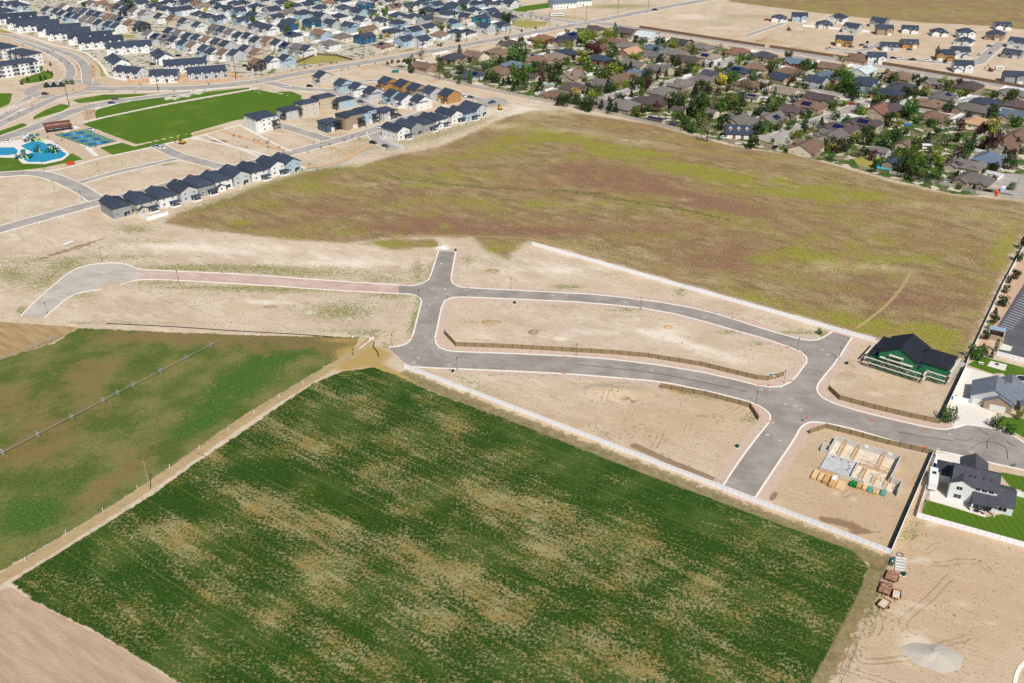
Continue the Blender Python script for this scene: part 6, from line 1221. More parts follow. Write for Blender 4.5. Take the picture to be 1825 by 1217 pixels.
for (x, y, dx, dy) in ((5,13,2.5,-1.5),(11,12,3,-2),(14,11,-2,-2.4),(17.5,11,1.5,-2.5),(11,4,2,3),(14,6,3,-2),(17,6,2,-3),(18.5,3,-2,2),(10.5,2,2,2.6),(21.5,2,1,2)): b_.bar((x,y,.1), (x+dx,y+dy,2.2), .06, 4)
b_.build('brace', m_lumber, fd)
b_ = MB()
for (x, y) in ((2,7.8),(4.5,7.6),(6.8,7.3),(7.6,5.8),(7.8,4.4),(7.6,3.2)): b_.box(x-.35, x+.35, y-.05, y+.05, .64, .8); b_.box(x-.05, x+.05, y-.3, y+.3, .64, .95)
b_.build('floor_bracket', M('primer_red', C(150,84,80), .7), fd)
for x in (9.5, 16.8): MB().box(x-.6, x+.6, FD-.16-.06, FD+.16, 1.2, 2.1).build('window', m_white, fd)
# lumber stacks along the front
m_lp = M('pale_lumber', C(228,196,146), .8, .2, .1, 3); m_tyv = M('green_wrap', C(24,132,66), .6); m_tealw = M('teal_wrap', C(92,168,150), .6); m_wwrap = M('white_wrap', C(232,232,234), .6)
LS = [(1452,848,1.3,4.4,.9,m_lp,'pale lumber stack at the left end of the row'),(1463,852,1.3,3.6,.8,m_lp,'second pale lumber stack from the left'),(1473,856,1.4,4.6,1.2,m_lumber,'tall orange lumber stack, third from the left'),(1484,861,1.3,5.2,1.1,m_lumber,'lumber stack with a white wrapped end'),
 (1498,867,2.2,4.2,.5,m_lp,'loose spread of boards in the middle of the row'),(1518,864,.9,2.3,1.0,m_tyv,'left green wrapped bundle in the row'),(1524,866,.9,2.3,1.0,m_tyv,'right green wrapped bundle in the row'),(1531,868,1.2,2.4,.9,m_lumber,'lumber stack right of the green bundles'),(1541,871,1.2,2.4,.8,m_lp,'pinkish pale stack beside the teal-wrapped one'),
 (1550,874,1.3,2.6,.6,m_tealw,'left teal wrapped pallet in the row'),(1558,877,.6,2.0,.5,m_lp,'narrow pale board bundle, left of two'),(1563,879,.7,2.1,.6,m_lp,'narrow pale board bundle, right of two'),(1574,880,1.3,2.6,.7,m_tealw,'right-hand teal wrapped pallet at the end of the row')]
for (x, y, wd, ln, hh, mt, l) in LS:
    p = P(x, y); r_ = empty('lumber_stack', (p.x, p.y, 0), ang, uniq(l), 'lumber stack', 'building material stacks'); b_ = MB()
    k = max(2, int(hh/.22)); m_ = max(3, int(wd/.28))
    for i in range(k):
        for j in range(m_):
            j0 = -wd/2+wd*j/m_; e_ = random.uniform(-.1, .1); b_.box(j0+.012, j0+wd/m_-.012, -ln/2+e_, ln/2+e_, .1+i*hh/k+.01, .1+(i+1)*hh/k-.01)
    b_.build('boards', mt, r_); MB().box(-wd/2, wd/2, -ln/3-.06, -ln/3+.06, 0, .1).box(-wd/2, wd/2, ln/3-.06, ln/3+.06, 0, .1).build('bearer', m_lumber, r_)
    if 'white wrapped' in l: MB().box(-wd/2-.03, wd/2+.03, .2, ln/2+.12, .12, hh+.16).build('wrap', m_wwrap, r_)
p = P(1532, 873); box_thing('timber_beam', 1536, 877, math.degrees(ang), [('beam', m_lumber, [(-4,4,-.1,.1,0,.25)])], 'long orange beam lying in front of the stacks', 'beam'); box_thing('timber_beam', 1475, 843, math.degrees(ang), [('beam', m_lumber, [(-3.8,3.8,-.35,-.12,0,.25),(-3.8,3.8,.1,.3,0,.25)])], 'pair of long beams along the slab edge', 'beam')
# trailers, pipes and tanks by the lower right fence --------------------
m_rust = M('rusty_steel', C(140,92,68), .85, .2, .25, 1.5, col2=C(96,60,46)); m_rustd = M('rust_deck', C(176,140,116), .9, .1, .25, 1.2, col2=C(120,80,62)); m_orange = M('orange_trailer', C(176,116,60), .7)
RA = math.degrees(math.atan2((P(1588,985)-P(1663,808)).y, (P(1588,985)-P(1663,808)).x))
def trailer(px, py, L, w_, rz, deck, label, sides=False, mt=None):
    p = P(px, py); r_ = empty('flatbed_trailer', (p.x, p.y, 0), math.radians(rz), uniq(label), 'trailer', 'rusty trailers'); mt = mt or m_rust
    b_ = MB().box(-L/2, L/2, -w_/2, -w_/2+.18, .7, .95).box(-L/2, L/2, w_/2-.18, w_/2, .7, .95)
    for i in range(5): x = -L/2+L*i/4; b_.box(max(-L/2, x-.06)+.0, min(L/2, x+.06), -w_/2+.18, w_/2-.18, .72, .9)
    b_.bar((L/2, 0, .75), (L/2+1.2, 0, .5), .08, 5); b_.build('frame', mt, r_); d_ = MB(); n_ = 9
    for i in range(n_): d_.box(-L/2+L*i/n_+.02, -L/2+L*(i+1)/n_-.02, -w_/2+.02, w_/2-.02, .95+random.uniform(0,.02), 1.03+random.uniform(0,.03))
    d_.build('deck', deck, r_)
    if sides:
        s_ = MB().box(-L/2, L/2, -w_/2-.06, -w_/2, .9, 1.5).box(-L/2, L/2, w_/2, w_/2+.06, .9, 1.5).box(-L/2-.06, -L/2, -w_/2, w_/2, .9, 1.5); s_.build('side_rail', mt, r_)
    for x in (-.5, .5) if L > 3.5 else (0,):
        for y in (-w_/2-.14, w_/2+.14): MB().bar((x-.2, y-.12, .4), (x-.2, y+.12, .4), .4, 12).build('wheel', m_tyre, r_)
trailer(1589, 1030, 4.0, 2.9, RA, m_rustd, 'upper rusty flatbed trailer end to end with another by the fence'); trailer(1578, 1052, 4.4, 2.9, RA, m_rustd, 'lower rusty flatbed trailer of the end-to-end pair')
trailer(1597, 1064, 2.7, 1.9, RA+8, m_plank, 'small orange trailer with pale deck, upper right', True, m_orange); trailer(1575, 1081, 2.9, 2.1, RA-12, m_plank, 'small orange trailer with pale deck at the lower end of the group', True, m_orange)
for i in range(5):
    p = P(1606-i*.9, 996+i*5.2); r_ = empty('culvert_pipe', (p.x, p.y, .25), math.radians(-14), uniq(f"grey-white pipe, {ordn(i, 5).replace('leftmost','topmost').replace('rightmost','lowest')} of five pipes lying above the rusty trailers"), 'pipe', 'pipes above the rusty trailers')
    b_ = MB().bar((-1.5+.1*i, 0, 0), (1.3, 0, 0), .3, 14); b_.build('barrel', M('pipe_grey', C(206,206,208), .7), r_)
def tank(px, py, L, r, mt, label, rz):
    p = P(px, py); q_ = empty('steel_tank', (p.x, p.y, r+.15), math.radians(rz), uniq(label), 'tank'); b_ = MB(); b_.bar((-L/2,0,0),(L/2,0,0),r,18); b_.build('shell', mt, q_); MB().box(-L/2+.2,-L/2+.35,-r*.8,r*.8,-r-.15,-r*.5).box(L/2-.35,L/2-.2,-r*.8,r*.8,-r-.15,-r*.5).build('saddle', m_dark, q_)
    MB().bar((L/2-.4,0,r-.05),(L/2-.4,0,r+.3),.16,10).build('cap', m_white, q_)
tank(1590, 1003, 2.6, .55, M('tank_teal', C(70,104,108), .5), 'teal-grey tank with white cap beside the pipes', RA)
p = P(1604, 989); t_ = empty('large_tyre', (p.x, p.y, .15), 0, uniq('pale ring-shaped tyre lying above the pipes'), 'tyre'); b_ = MB(); n_ = 20
for i in range(n_):
    a_, c_ = i*6.2832/n_, (i+1)*6.2832/n_; k = len(b_.v)
    for (aa) in (a_, c_):
        for rr_, zz in ((.75, -.12), (1.0, -.12), (1.0, .15), (.75, .15)): b_.v.append((math.cos(aa)*rr_, math.sin(aa)*rr_, zz))
    for j in range(4): b_.f.append((k+j, k+(j+1) % 4, k+4+(j+1) % 4, k+4+j))
b_.build('tread', M('dusty_rubber', C(150,140,128), .9), t_)
def tbox(px, py, label, z=0.0):
    box_thing('transformer_box', px, py, 20, [('pad', m_conc, [(-.65,.65,-.65,.65,0,.08)]), ('cabinet', m_greenb, [(-.45,.45,-.45,.45,.08,.85)]), ('lid', m_greenb, [(-.5,.5,-.52,.52,.85,.9)])], label, 'utility box', 'green utility boxes')
for x, y, l in ((1610,1025,'green utility box right of the rusty trailers'),(807,663,'green utility box beside the lamp below the lower road'),(1313.6,797,'green utility box at the edge of the tracked sand lot'),(1508.5,649,'green utility box in front of the scaffolded house'),(917,541,'green utility box on the upper edge of the central lot'),(812,447,'green utility box near the top end of the road stub')): tbox(x, y, l)
# heaps -----------------------------------------------------------------
def heap(px, py, rx, ry, h, mt, label, rz=0, seed=1):
    p = P(px, py); vs, fs = [], []; nr, na = 14, 44; R_ = random.Random(seed); ph = [R_.random()*6 for _ in range(6)]
    for i in range(nr+1):
        t = i/nr
        for j in range(na):
            a = j*6.2832/na; q = t*(1+.1*math.sin(2*a+ph[0])+.07*math.sin(3*a+ph[1])+.04*math.sin(7*a+ph[2]))
            z = h*max(0, (1-t))**1.15*(1+.12*math.sin(3*a+ph[3]+t*3)+.06*math.sin(9*a+ph[4]+t*8)) + R_.uniform(-.03,.03)*(t < .98)
            vs.append((math.cos(a)*q*rx, math.sin(a)*q*ry, z if i < nr else -.06))
    for i in range(nr):
        for j in range(na): fs.append((i*na+j, (i+1)*na+j, (i+1)*na+(j+1) % na, i*na+(j+1) % na))
    fs.append(tuple(range(na))); o_ = mesh('spoil_heap', vs, fs, mt, smooth=True); o_.location = (p.x, p.y, 0); o_.rotation_euler = (0, 0, math.radians(rz)); tag(o_, uniq(label), 'heap', 'spoil heaps')
mg = M('crushed_gravel', C(186,178,164), .95, .1, .07, 2.5); msd = M('spoil_soil', C(178,154,122), .95, .1, .16, 1.0)
heap(1664, 1170, 6.6, 5.0, 1.5, mg, 'large grey gravel heap in the lower right bare yard', -20); heap(951, 592, 2.4, 2.2, 1.3, M('brown_gravel', C(160,140,118), .95), 'small grey-brown heap in the middle of the central lot', 0, 2)
heap(966, 590, 1.8, 1.8, .8, M('pink_spoil', C(186,160,146), .95), 'low pinkish heap beside the grey-brown one', 0, 3); heap(876, 575, 4, 2.6, .9, msd, 'low weedy soil heap in the left of the central lot', 0, 4); heap(878, 483, 3.6, 2.4, .9, msd, 'low soil heap right of the road stub', 0, 5)
heap(1191, 583, 2.2, 1.6, .6, M('orange_spoil', C(204,168,130), .95), 'small orange heap in the central lot', 0, 6); heap(1032, 572, 1.8, 1.6, .5, mg, 'small grey heap right of the central lot middle', 0, 7); heap(482, 547, 3.0, 1.6, .4, M('tan_gravel', C(160,146,124), .95), 'flat tan heap in the long left lot', 0, 8)
heap(198, 511, 5.0, 6.0, .5, M('pale_spoil', C(196,176,150), .95), 'soil ramp spilling onto the grey turning circle', 0, 9); heap(1368, 74, 12, 8, 3.0, msd, 'tall pale soil heap behind the gap in the brown wall', 0, 10); heap(1424, 87, 10, 7, 2.2, msd, 'pale soil heap behind the brown wall, right of the gap', 0, 11); heap(789, 441, 3.2, 2.4, .9, M('white_rubble', C(220,216,208), .9), 'white rubble heap at the end of the road stub', 0, 12)
# ================================================================ POLES, LAMPS, SIGNS
m_pole = M('pole_wood', C(92,72,56), .9, .1, .2, 2); m_polel = M('pole_pale', C(184,164,128), .9, .1, .1, 2)
def ppole(px, py, h, label, arm=2.4, rz=45, mt=None, r=.17, nm='power_pole'):
    p = P(px, py); q_ = empty(nm, (p.x, p.y, 0), math.radians(rz), uniq(label), 'pole', 'power poles'); mt = mt or m_pole
    MB().bar((0,0,-.05), (0,0,h), r, 8, r*.65).build('shaft', mt, q_)
    if arm: 
        for z in ((h-.5,) if h < 13 else (h-.6, h-2.0)): MB().box(-arm/2, arm/2, -.07, .07, z, z+.14).build('crossarm', mt, q_)
        ins = MB(); [ins.bar((x, 0, h-.36 if h < 13 else h-.46), (x, 0, h-.05 if h < 13 else h-.15), .06, 6) for x in (-arm/2+.1, -arm/5, arm/2-.1)]; ins.build('insulator', m_steel, q_)
PP = [(123,187,17),(282,163,17),(421,143,17),(543,122,16),(649,102,16),(745,86,16),(831.6,73,16),(909,60,16),(979,48,15),(1045,38,15),(1101,26,14),(1155,17,14)]
for i, (x, y, h) in enumerate(PP): ppole(x, y, h, f"tall brown power pole, {ordn(i, len(PP))} of the line along the arterial road", rz=130, r=.22)
ppole(267.8, 874, 10.6, 'pale wooden pole with crossarm beside the farm track', 2.6, -44, m_polel, .14)
ppole(630, 634, 3.2, 'short dark post with crossarm at the track end by the pump', 1.2, -40, m_dark, .1, 'utility_post')  # short dark T added in place of a tall pole's cast shadow
def lamp(px, py, h, label, grp='dark street lamps', rz=0):
    p = P(px, py); q_ = empty('street_lamp', (p.x, p.y, 0), math.radians(rz), uniq(label), 'street lamp', grp)
    inst('base', shared('lb', lambda: raw(MB().bar((0,0,0),(0,0,.6),.14,8,.1), [m_dark])), q_); inst('shaft', shared(('ls', h), lambda: raw(MB().bar((0,0,.5),(0,0,h),.065,8,.05), [m_dark])), q_)
    inst('lantern', shared('ll', lambda: raw(MB().bar((0,0,0),(0,0,.5),.12,8,.24).bar((0,0,.5),(0,0,.68),.27,8,.06), [m_dark])), q_, (0, 0, h))
LM = [(747,536,'left of the crossroads'),(911,515,'above the upper road in the sandy lot'),(815,659,'below the lower road beside a green box'),(699,616,'by the weeds left of the wide road end'),(318,501,'below the red gravel road'),(84,559,'near the left tip of the gravel road'),(182,467,'above the grey turning circle'),(1141.6,550,'below the middle of the upper road'),
 (1027,634,'in front of the long screen fence'),(1421,624,'at the inner corner of the upper junction'),(1347,720,'beside the black end of the screen fence'),(1495,640,'left of the scaffolded house'),(1397,682,'beside the blue and white sign board'),(97,338,'on the left curving street'),(146,357,'left of the junction near the first grey house'),(42,311,'on the street nearest the left edge'),
 (78,304,'above the left curving street'),(572,256,'left of the small park junction'),(430,288,'between the meadow-row houses and soil lot'),(176,306,'beside the narrow alley'),(1337,249,'at the old neighbourhood turning circle'),(1812,334,'in the right edge turning circle'),(570,155,'at the arterial side-street corner'),(458,148,'by the tee junction on the arterial'),(930,62,'near the dry lawn on the arterial'),
 (1078,50,'beside the far road corner'),(1208,62,'on the far road before the brown wall'),(1711,135,'on the far road near the white corner house')]
for x, y, l in LM: lamp(x, y, 4.6 if y > 200 else 7, 'dark street lamp '+l)
for i, (x, y) in enumerate([(156,206),(162,204),(168,201)]): ppole(x, y, 9, f"thin dark flagpole-like mast, {ordn(i, 3)} of three beside the sports lawn", 0, nm='light_mast', r=.08)
# stop sign
def text_mesh(txt, size, mt, parent, loc_, rot, nm='lettering'):
    cu = bpy.data.curves.new('t', 'FONT'); cu.body = txt; cu.size = size; cu.align_x = 'CENTER'; cu.align_y = 'CENTER'; cu.extrude = .006
    o = bpy.data.objects.new('t', cu); me = bpy.data.meshes.new_from_object(o); bpy.data.curves.remove(cu); me.materials.clear(); me.materials.append(mt)
    q_ = bpy.data.objects.new(nm, me); COL.objects.link(q_); q_.parent = parent; q_.location = loc_; q_.rotation_euler = rot; return q_
m_red = M('sign_red', C(190,20,30), .5)
p = P(1436, 754.5); q_ = empty('stop_sign', (p.x, p.y, .13), math.radians(8), uniq('red octagonal stop sign on a post at the junction kerb'), 'sign'); MB().bar((0,0,0),(0,0,2.6),.04,6).build('post', m_steel, q_)
oc = [(math.cos(math.pi/8+i*math.pi/4)*.5, math.sin(math.pi/8+i*math.pi/4)*.5) for i in range(8)]
b_ = MB().prism([(x*1.06, y*1.06) for x, y in oc], -.015, .0); b_.xform(Matrix.Translation((0,-.05,2.5)) @ Matrix.Rotation(math.pi/2, 4, 'X')); b_.build('border', m_white, q_)
b_ = MB().prism(oc, .001, .016); b_.xform(Matrix.Translation((0,-.05,2.5)) @ Matrix.Rotation(math.pi/2, 4, 'X')); b_.build('plate', m_red, q_); text_mesh('STOP', .36, m_white, q_, (0, -.075, 2.5), (math.pi/2, 0, 0))
p = P(1376, 675); q_ = empty('sign_board', (p.x, p.y, 0), math.radians(-20), uniq('blue and white notice board on posts at the fence corner'), 'sign')
for x in (-.8, .8): MB().bar((x,0,0),(x,0,2.4),.06,6).build('post', m_polel, q_)
MB().box(-.9,.9,-.06,-.02,1.0,2.5).build('board', m_white, q_); MB().box(-.9,-.1,-.075,-.062,1.3,2.0).box(.1,.9,-.075,-.062,1.7,2.3).build('blue_panel', M('sign_blue', C(28,98,170), .5), q_)
for i, (x, y, l) in enumerate([(833,514,'at the upper right crossroads corner'),(801,660,'left of the lamp below the lower road'),(1305,568,'on the upper road bend'),(1369,688,'at the lower corner of the central lot'),(798,529,'below the crossroads')]):
    p = P(x, y); q_ = empty('fire_hydrant', (p.x, p.y, 0), 0, uniq('small red fire hydrant '+l), 'hydrant', 'red fire hydrants'); MB().bar((0,0,0),(0,0,.65),.13,10).bar((0,0,.65),(0,0,.82),.13,10,.05).build('barrel', m_red, q_); MB().bar((-.24,0,.5),(.24,0,.5),.07,8).bar((0,-.22,.45),(0,0,.45),.09,8).build('outlet', m_red, q_)
for i, (x, y) in enumerate([(26,411),(70,399),(112,387),(152,375),(163,371)]): box_thing('utility_pedestal', x, y, 40, [('cabinet', m_white, [(-.18,.18,-.18,.18,0,1.1)]), ('cap', m_white, [(-.24,.24,-.24,.24,1.1,1.2)])], f"white utility pedestal, {ordn(i, 5)} along the lower left street", 'pedestal', 'white utility pedestals')
# ================================================================ FARM THINGS
def wheel_line(pts, whl, label, r=1.15):
    A_, B_ = P(*pts[0]), P(*pts[1]); d = (B_-A_); d.normalize(); q_ = empty('wheel_line_sprinkler', (A_.x, A_.y, r), 0, uniq(label), 'irrigation line', 'wheel line sprinklers')
    MB().bar((0,0,0), tuple(B_-A_), .09, 8).build('pipe', m_steel, q_); u = Vector((0,0,1)); v = d.cross(u)
    for w0 in whl:
        t = (P(w0[0], w0[1]+3)-A_).dot(d); c_ = d*t; b_ = MB(); n_ = 22
        for i in range(n_):
            a_, e_ = i*6.2832/n_, (i+1)*6.2832/n_; b_.bar(c_+(u*math.sin(a_)+v*math.cos(a_))*r, c_+(u*math.sin(e_)+v*math.cos(e_))*r, .07, 4)
        for i in range(8): a_ = i*math.pi/4; b_.bar(c_, c_+(u*math.sin(a_)+v*math.cos(a_))*r, .03, 4)
        b_.build('wheel', m_steel, q_)
wheel_line([(-30,829),(391,611)], [(374,615),(330,638),(285,661),(236,686),(207,700),(182.5,714),(128,743.6),(67.5,775),(5,807)], 'long wheel-line sprinkler crossing the patchy green field')
wheel_line([(-10,650),(112,600)], [(86.5,604),(62,611.5),(52,618.6)], 'short wheel-line sprinkler beside the brown field')
FP = [(577,658),(540,685),(498,708),(453,737),(407,767),(356,800),(303,834),(245.5,872),(184,912),(118,952),(46,1000)]
fr = empty('farm_fence', tuple(P(577,658)), 0, uniq('wire farm fence with white posts along the track'), 'fence'); o0 = P(577,658)
for i, (x, y) in enumerate(FP): c_ = P(x, y)-o0; MB().bar(c_, c_+Vector((0,0,1.5)), .09, 6).build('post', m_white, fr)
b_ = MB(); e_ = [P(*a)-o0 for a in FP]
for a, c_ in zip(e_[:-1], e_[1:]):
    for z in (.5, .95, 1.3): b_.bar(a+Vector((0,0,z)), c_+Vector((0,0,z)), .012, 3)
    for j in range(1, 6): m0 = a.lerp(c_, j/6); b_.bar(m0, m0+Vector((0,0,1.3)), .04, 4)
b_.build('wire', m_steel, fr)
lf = [(1500,1217),(1533,1140),(1560,1075),(1572,1030),(1590,985)]; o0 = P(*lf[0]); ff = empty('farm_fence', tuple(o0), 0, uniq('weathered post-and-wire fence running down from the fence corner past the trailers'), 'fence'); e_ = [P(*a)-o0 for a in lf]
for a, c_ in zip(e_[:-1], e_[1:]):
    n_ = max(1, int((c_-a).length/2.6))
    for j in range(n_): m0 = a.lerp(c_, j/n_); MB().bar(m0, m0+Vector((0,0,1.3)), .06, 5).build('post', m_trunk, ff)
b_ = MB()
for a, c_ in zip(e_[:-1], e_[1:]):
    for z in (.5, .85, 1.2): b_.bar(a+Vector((0,0,z)), c_+Vector((0,0,z)), .015, 3)
b_.build('wire', m_steel, ff)
def tube(name, pts, r, mt, label, cat, n_=8):
    q = smooth_line([P(*a) for a in pts], 1); o0 = q[0]; b_ = MB(); [b_.bar(a-o0+Vector((0,0,r)), c_-o0+Vector((0,0,r)), r, n_) for a, c_ in zip(q[:-1], q[1:])]
    o_ = b_.build(name, mt); o_.location = o0; return tag(o_, uniq(label), cat)
tube('drainage_liner', [(190,577),(260,580),(330,584),(400,589),(470,593),(530,596),(594,601)], .17, m_dark, 'long black drainage liner along the field ditch', 'liner')
tube('irrigation_pipe', [(640,622),(661,606)], .16, m_white, 'white irrigation pipe running to the pump box', 'pipe')
tube('irrigation_pipe', [(667,610),(664,618),(672,626),(675,636)], .2, m_dark, 'black hose snaking down from the pump box', 'hose')
tube('irrigation_pipe', [(352,808),(378,818)], .1, m_rust, 'thin rusty pipe lying across the farm track', 'pipe')
box_thing('pump_box', 662, 603, 20, [('base', m_conc, [(-1.0,1.0,-.8,.8,0,.5)]), ('housing', m_steel, [(-.4,.5,-.35,.35,.5,1.5)]), ('pipe', m_steel, [(-.1,.1,-.1,.1,1.5,2.2)])], 'concrete pump box with steel housing at the head of the track', 'pump'); box_thing('valve_stand', 629, 602, 10, [('frame', m_steel, [(-.6,-.5,-.1,.1,0,1.2),(.5,.6,-.1,.1,0,1.2),(-.6,.6,-.08,.08,1.1,1.2)]), ('valve', m_white, [(-.3,.3,-.2,.2,.2,1.0)])], 'small white valve stand left of the pump box', 'valve')
box_thing('ditch_gate', 148, 578, 0, [('frame', m_steel, [(-2.4,2.4,-.08,.08,.8,.95),(-2.4,-2.25,-.1,.1,0,1.0),(2.25,2.4,-.1,.1,0,1.0),(-.1,.1,-.1,.1,0,1.0)]), ('plate', m_steel, [(-2.2,2.2,-.03,.03,0,.5)])], 'grey steel ditch gate below the gravel road tip', 'gate')
for i, (x, y, l) in enumerate(((119,437,'left'),(126,434,'right'))):
    p = P(x, y); q_ = empty('concrete_pipe', (p.x, p.y, .65), math.radians(-60), uniq(f"{l} short concrete pipe of the pair beside the soil bank"), 'pipe', 'short concrete pipes'); b_ = MB(); n_ = 18
    for rr_, k0 in ((.65, 0), (.5, 1)):
        for e in (-1.2, 1.2): b_.v += [(math.cos(j*6.2832/n_)*rr_, e, math.sin(j*6.2832/n_)*rr_) for j in range(n_)]
    for j in range(n_): j2 = (j+1) % n_; b_.f += [(j, j2, n_+j2, n_+j), (2*n_+j, 3*n_+j, 3*n_+j2, 2*n_+j2), (j, 2*n_+j, 2*n_+j2, j2), (n_+j, n_+j2, 3*n_+j2, 3*n_+j)]
    b_.build('barrel', m_fc, q_)
# ================================================================ VEHICLES
V = [(512,154,-15,'w','suv','white car on the side street by the sports field'),(552,153,0,'k','suv','black car on the bare corner lot'),(437,117,0,'k','suv','black car beside the dark brown-roofed house'),(272,114,0,'k','suv','black car in the inner townhouse lane'),(318,99,0,'k','suv','black car behind the skylight roof'),(80,167,0,'m','suv','dark red car on the roundabout'),(199,183,8,'b','suv','silver-blue car on the park drive'),(205,176,12,'g','suv','grey car on the park drive above the silver-blue one'),
(161,231,-30,'w','truck','white pickup by the blue sport courts'),(44,242,0,'w','suv','white car parked by the playground, right of two'),(13,252,0,'w','suv','white car parked by the playground, left of two'),(278,261,-20,'s','truck','silver pickup at the end of the narrow street, left of two'),(287,264,-20,'w','truck','white pickup at the end of the narrow street, right of two'),(643,181,-20,'b','suv','dark blue car on the driveway north of side street'),(644,175,-20,'w','suv','white van-like car behind the dark blue one'),
(680,183,0,'s','suv','silver car outside the tall grey house'),(710,205,-20,'g','suv','dark grey car on the street behind the upper meadow row'),(680,227,10,'w','truck','white pickup beside the corner house'),(665,254,-30,'k','suv','black car at the junction by the small park'),(687,260,-25,'g','suv','blue-grey car right of the black car'),(827,171,-60,'w','suv','white car by the orange-sheathed house'),(839,173,-20,'g','suv','dark grey car in the far cul-de-sac street'),(877,182,40,'b','truck','bluish truck in the far cul-de-sac'),
(1546,75,60,'k','suv','dark car in upper site street, topmost'),(1536,80,20,'g','suv','dark grey car in upper site street, left'),(1543,84,20,'g','suv','grey car in upper site street, lower'),(1550,80,0,'w','suv','white car in upper site street, right'),(1532,95,0,'k','suv','black car near the site street junction'),(1517,83,20,'b','suv','blue car left of the site street'),(1478,86,0,'s','truck','silver truck with trailer on the site road, leftmost'),(1592,103,0,'k','suv','black car left along the site road'),
(1604,104,0,'w','truck','white pickup along the site road, leftmost white'),(1626,106,0,'k','truck','black pickup along the site road'),(1652,108,0,'w','truck','white pickup along the site road, second white'),(1669,109,0,'w','truck','white pickup along the site road, third white'),(1686,110,0,'k','suv','black car along the site road, right'),(1691,112,0,'w','suv','white car at the right of the site road'),(1764,82,0,'g','suv','dark grey car in the right site street'),(1745,97,60,'s','suv','silver car halfway up the right site street'),
(1740,107,60,'w','suv','white car at the bottom of the right site street'),(1765,94,60,'g','suv','grey car on the right side of the site street'),(1367,35,0,'r','truck','red pickup left of the farthest row'),(1621,88,0,'b','suv','blue vehicle before the yellow-sheathed building'),(1117,101,0,'k','suv','dark car left before the orange-roofed house'),(1135,104,0,'k','suv','dark car right before the orange-roofed house'),(949,98,10,'b','suv','blue car on the pale drive in the old neighbourhood'),(1017,42,0,'w','suv','white car at the distant traffic junction'),
(1051,108,-20,'w','truck','white truck behind the brick ranch house'),(1291,245,-30,'w','suv','white car left of the three garage doors'),(1381,262,50,'k','suv','dark car on the drive by the turning circle'),(1413,269,-20,'w','suv','white car before the brown-roofed house at the meadow'),(1519,185,15,'r','suv','bright red car at the street corner'),(1688,199,0,'m','suv','dark red car on the wide drive'),(1709,159,0,'r','suv','red car beside the cream garage near the far road'),(1699,215,30,'g','suv','grey car beside the long pale drive'),(1781,208,30,'w','truck','white pickup at the right of the old neighbourhood'),
(1768,294,0,'w','suv','white car at the upper right drive, left of two'),(1779,301,-30,'w','suv','white car at the upper right drive, right of two'),(1689,323,0,'w','suv','white car behind the grey wall under trees'),(1761,341,-10,'k','suv','dark car beside the last grey ranch house'),(1167,17,0,'k','truck','dark truck on the distant arterial')]
for x, y, a, c_, ty, l in V: car(x, y, a, c_, l, ty)
def camper(px, py, rz, L, label, nm='camper_trailer', cat='camper'):
    p = P(px, py, 1.2); q_ = empty(nm, (p.x, p.y, 0), math.radians(rz), uniq(label), cat, 'trailers and campers'); MB().box(-L/2, L/2, -1.2, 1.2, .6, 2.9).build('body', M('camper_shell', (.74,.75,.74)), q_); MB().box(-L/2-.03, L/2+.03, -1.23, 1.23, 2.9, 3.0).build('roof', m_white, q_)
    MB().box(-L/2+.8, L/2-.8, -1.23, -1.19, 1.6, 2.3).build('window', m_glass, q_)
    for y in (-1.0, 1.0): MB().bar((0, y-.12, .38), (0, y+.12, .38), .38, 12).build('wheel', m_tyre, q_)
for a in ((993,27,10,13,'long white semi trailer on the far pale ground','semi_trailer','trailer'),(1359,177,-15,8,'white camper in the yard with the solar garage'),(1714,179,40,8,'white camper beside the grey ranch drive'),(1577,255,-15,7,'white camper behind the long grey barn'),(1788,200,20,7,'white covered boat trailer by the blue-grey roof'),(1651,262,0,6,'white covered boat in the tree-filled yard'),(1781,122,0,6,'white site trailer beside the soil heap at right'),(780,63,0,7,'white camper beside the arterial houses')): camper(*a)
def digger(px, py, rz, label, s=1.0, mt=None):
    p = P(px, py); mt = mt or M('machine_yellow', C(214,160,40), .5); q_ = empty('excavator', (p.x, p.y, 0), math.radians(rz), uniq(label), 'excavator', 'excavators'); q_.scale = (s,)*3
    for y in (-1.1, 1.1): MB().box(-1.8, 1.8, y-.3, y+.3, .1, .9).build('track', m_dark, q_)
    MB().box(-1.7, 1.2, -1.2, 1.2, 1.0, 2.0).build('body', mt, q_); MB().box(.0, 1.3, .1, 1.15, 2.0, 2.9).build('cab', m_glass, q_)
    MB().bar((1.1,-.3,1.8),(3.6,-.3,4.2),.22,5,.18).build('boom', mt, q_); MB().bar((3.6,-.3,4.2),(5.2,-.3,1.8),.16,5,.14).build('arm', mt, q_); MB().box(4.8,5.7,-.7,.1,1.0,1.8).build('bucket', m_dark, q_)
digger(891, 195, 100, 'yellow excavator on bare soil beyond the cul-de-sac'); digger(325, 256, 160, 'yellow excavator on the soil lot below the sports field'); digger(1406, 54, 90, 'dark excavator on the far bare ground', mt=m_rust); digger(1765, 127, 120, 'red-brown excavator at the soil heap near the white trailer', mt=m_rust); digger(1672, 89, 70, 'dark lifting machine beside the yellow-sheathed house', mt=m_rust)
box_thing('wood_chipper', 1776, 349, 30, [('body', M('machine_orange', C(226,84,30), .5), [(-1.6,1.0,-1,1,.7,2.6),(1.0,2.2,-.5,.5,1.2,2.0)]), ('wheel', m_tyre, [(-.4,.4,-1.2,-1,0,.8),(-.4,.4,1,1.2,0,.8)])], 'orange machine on the meadow edge beside the blue truck', 'machine')
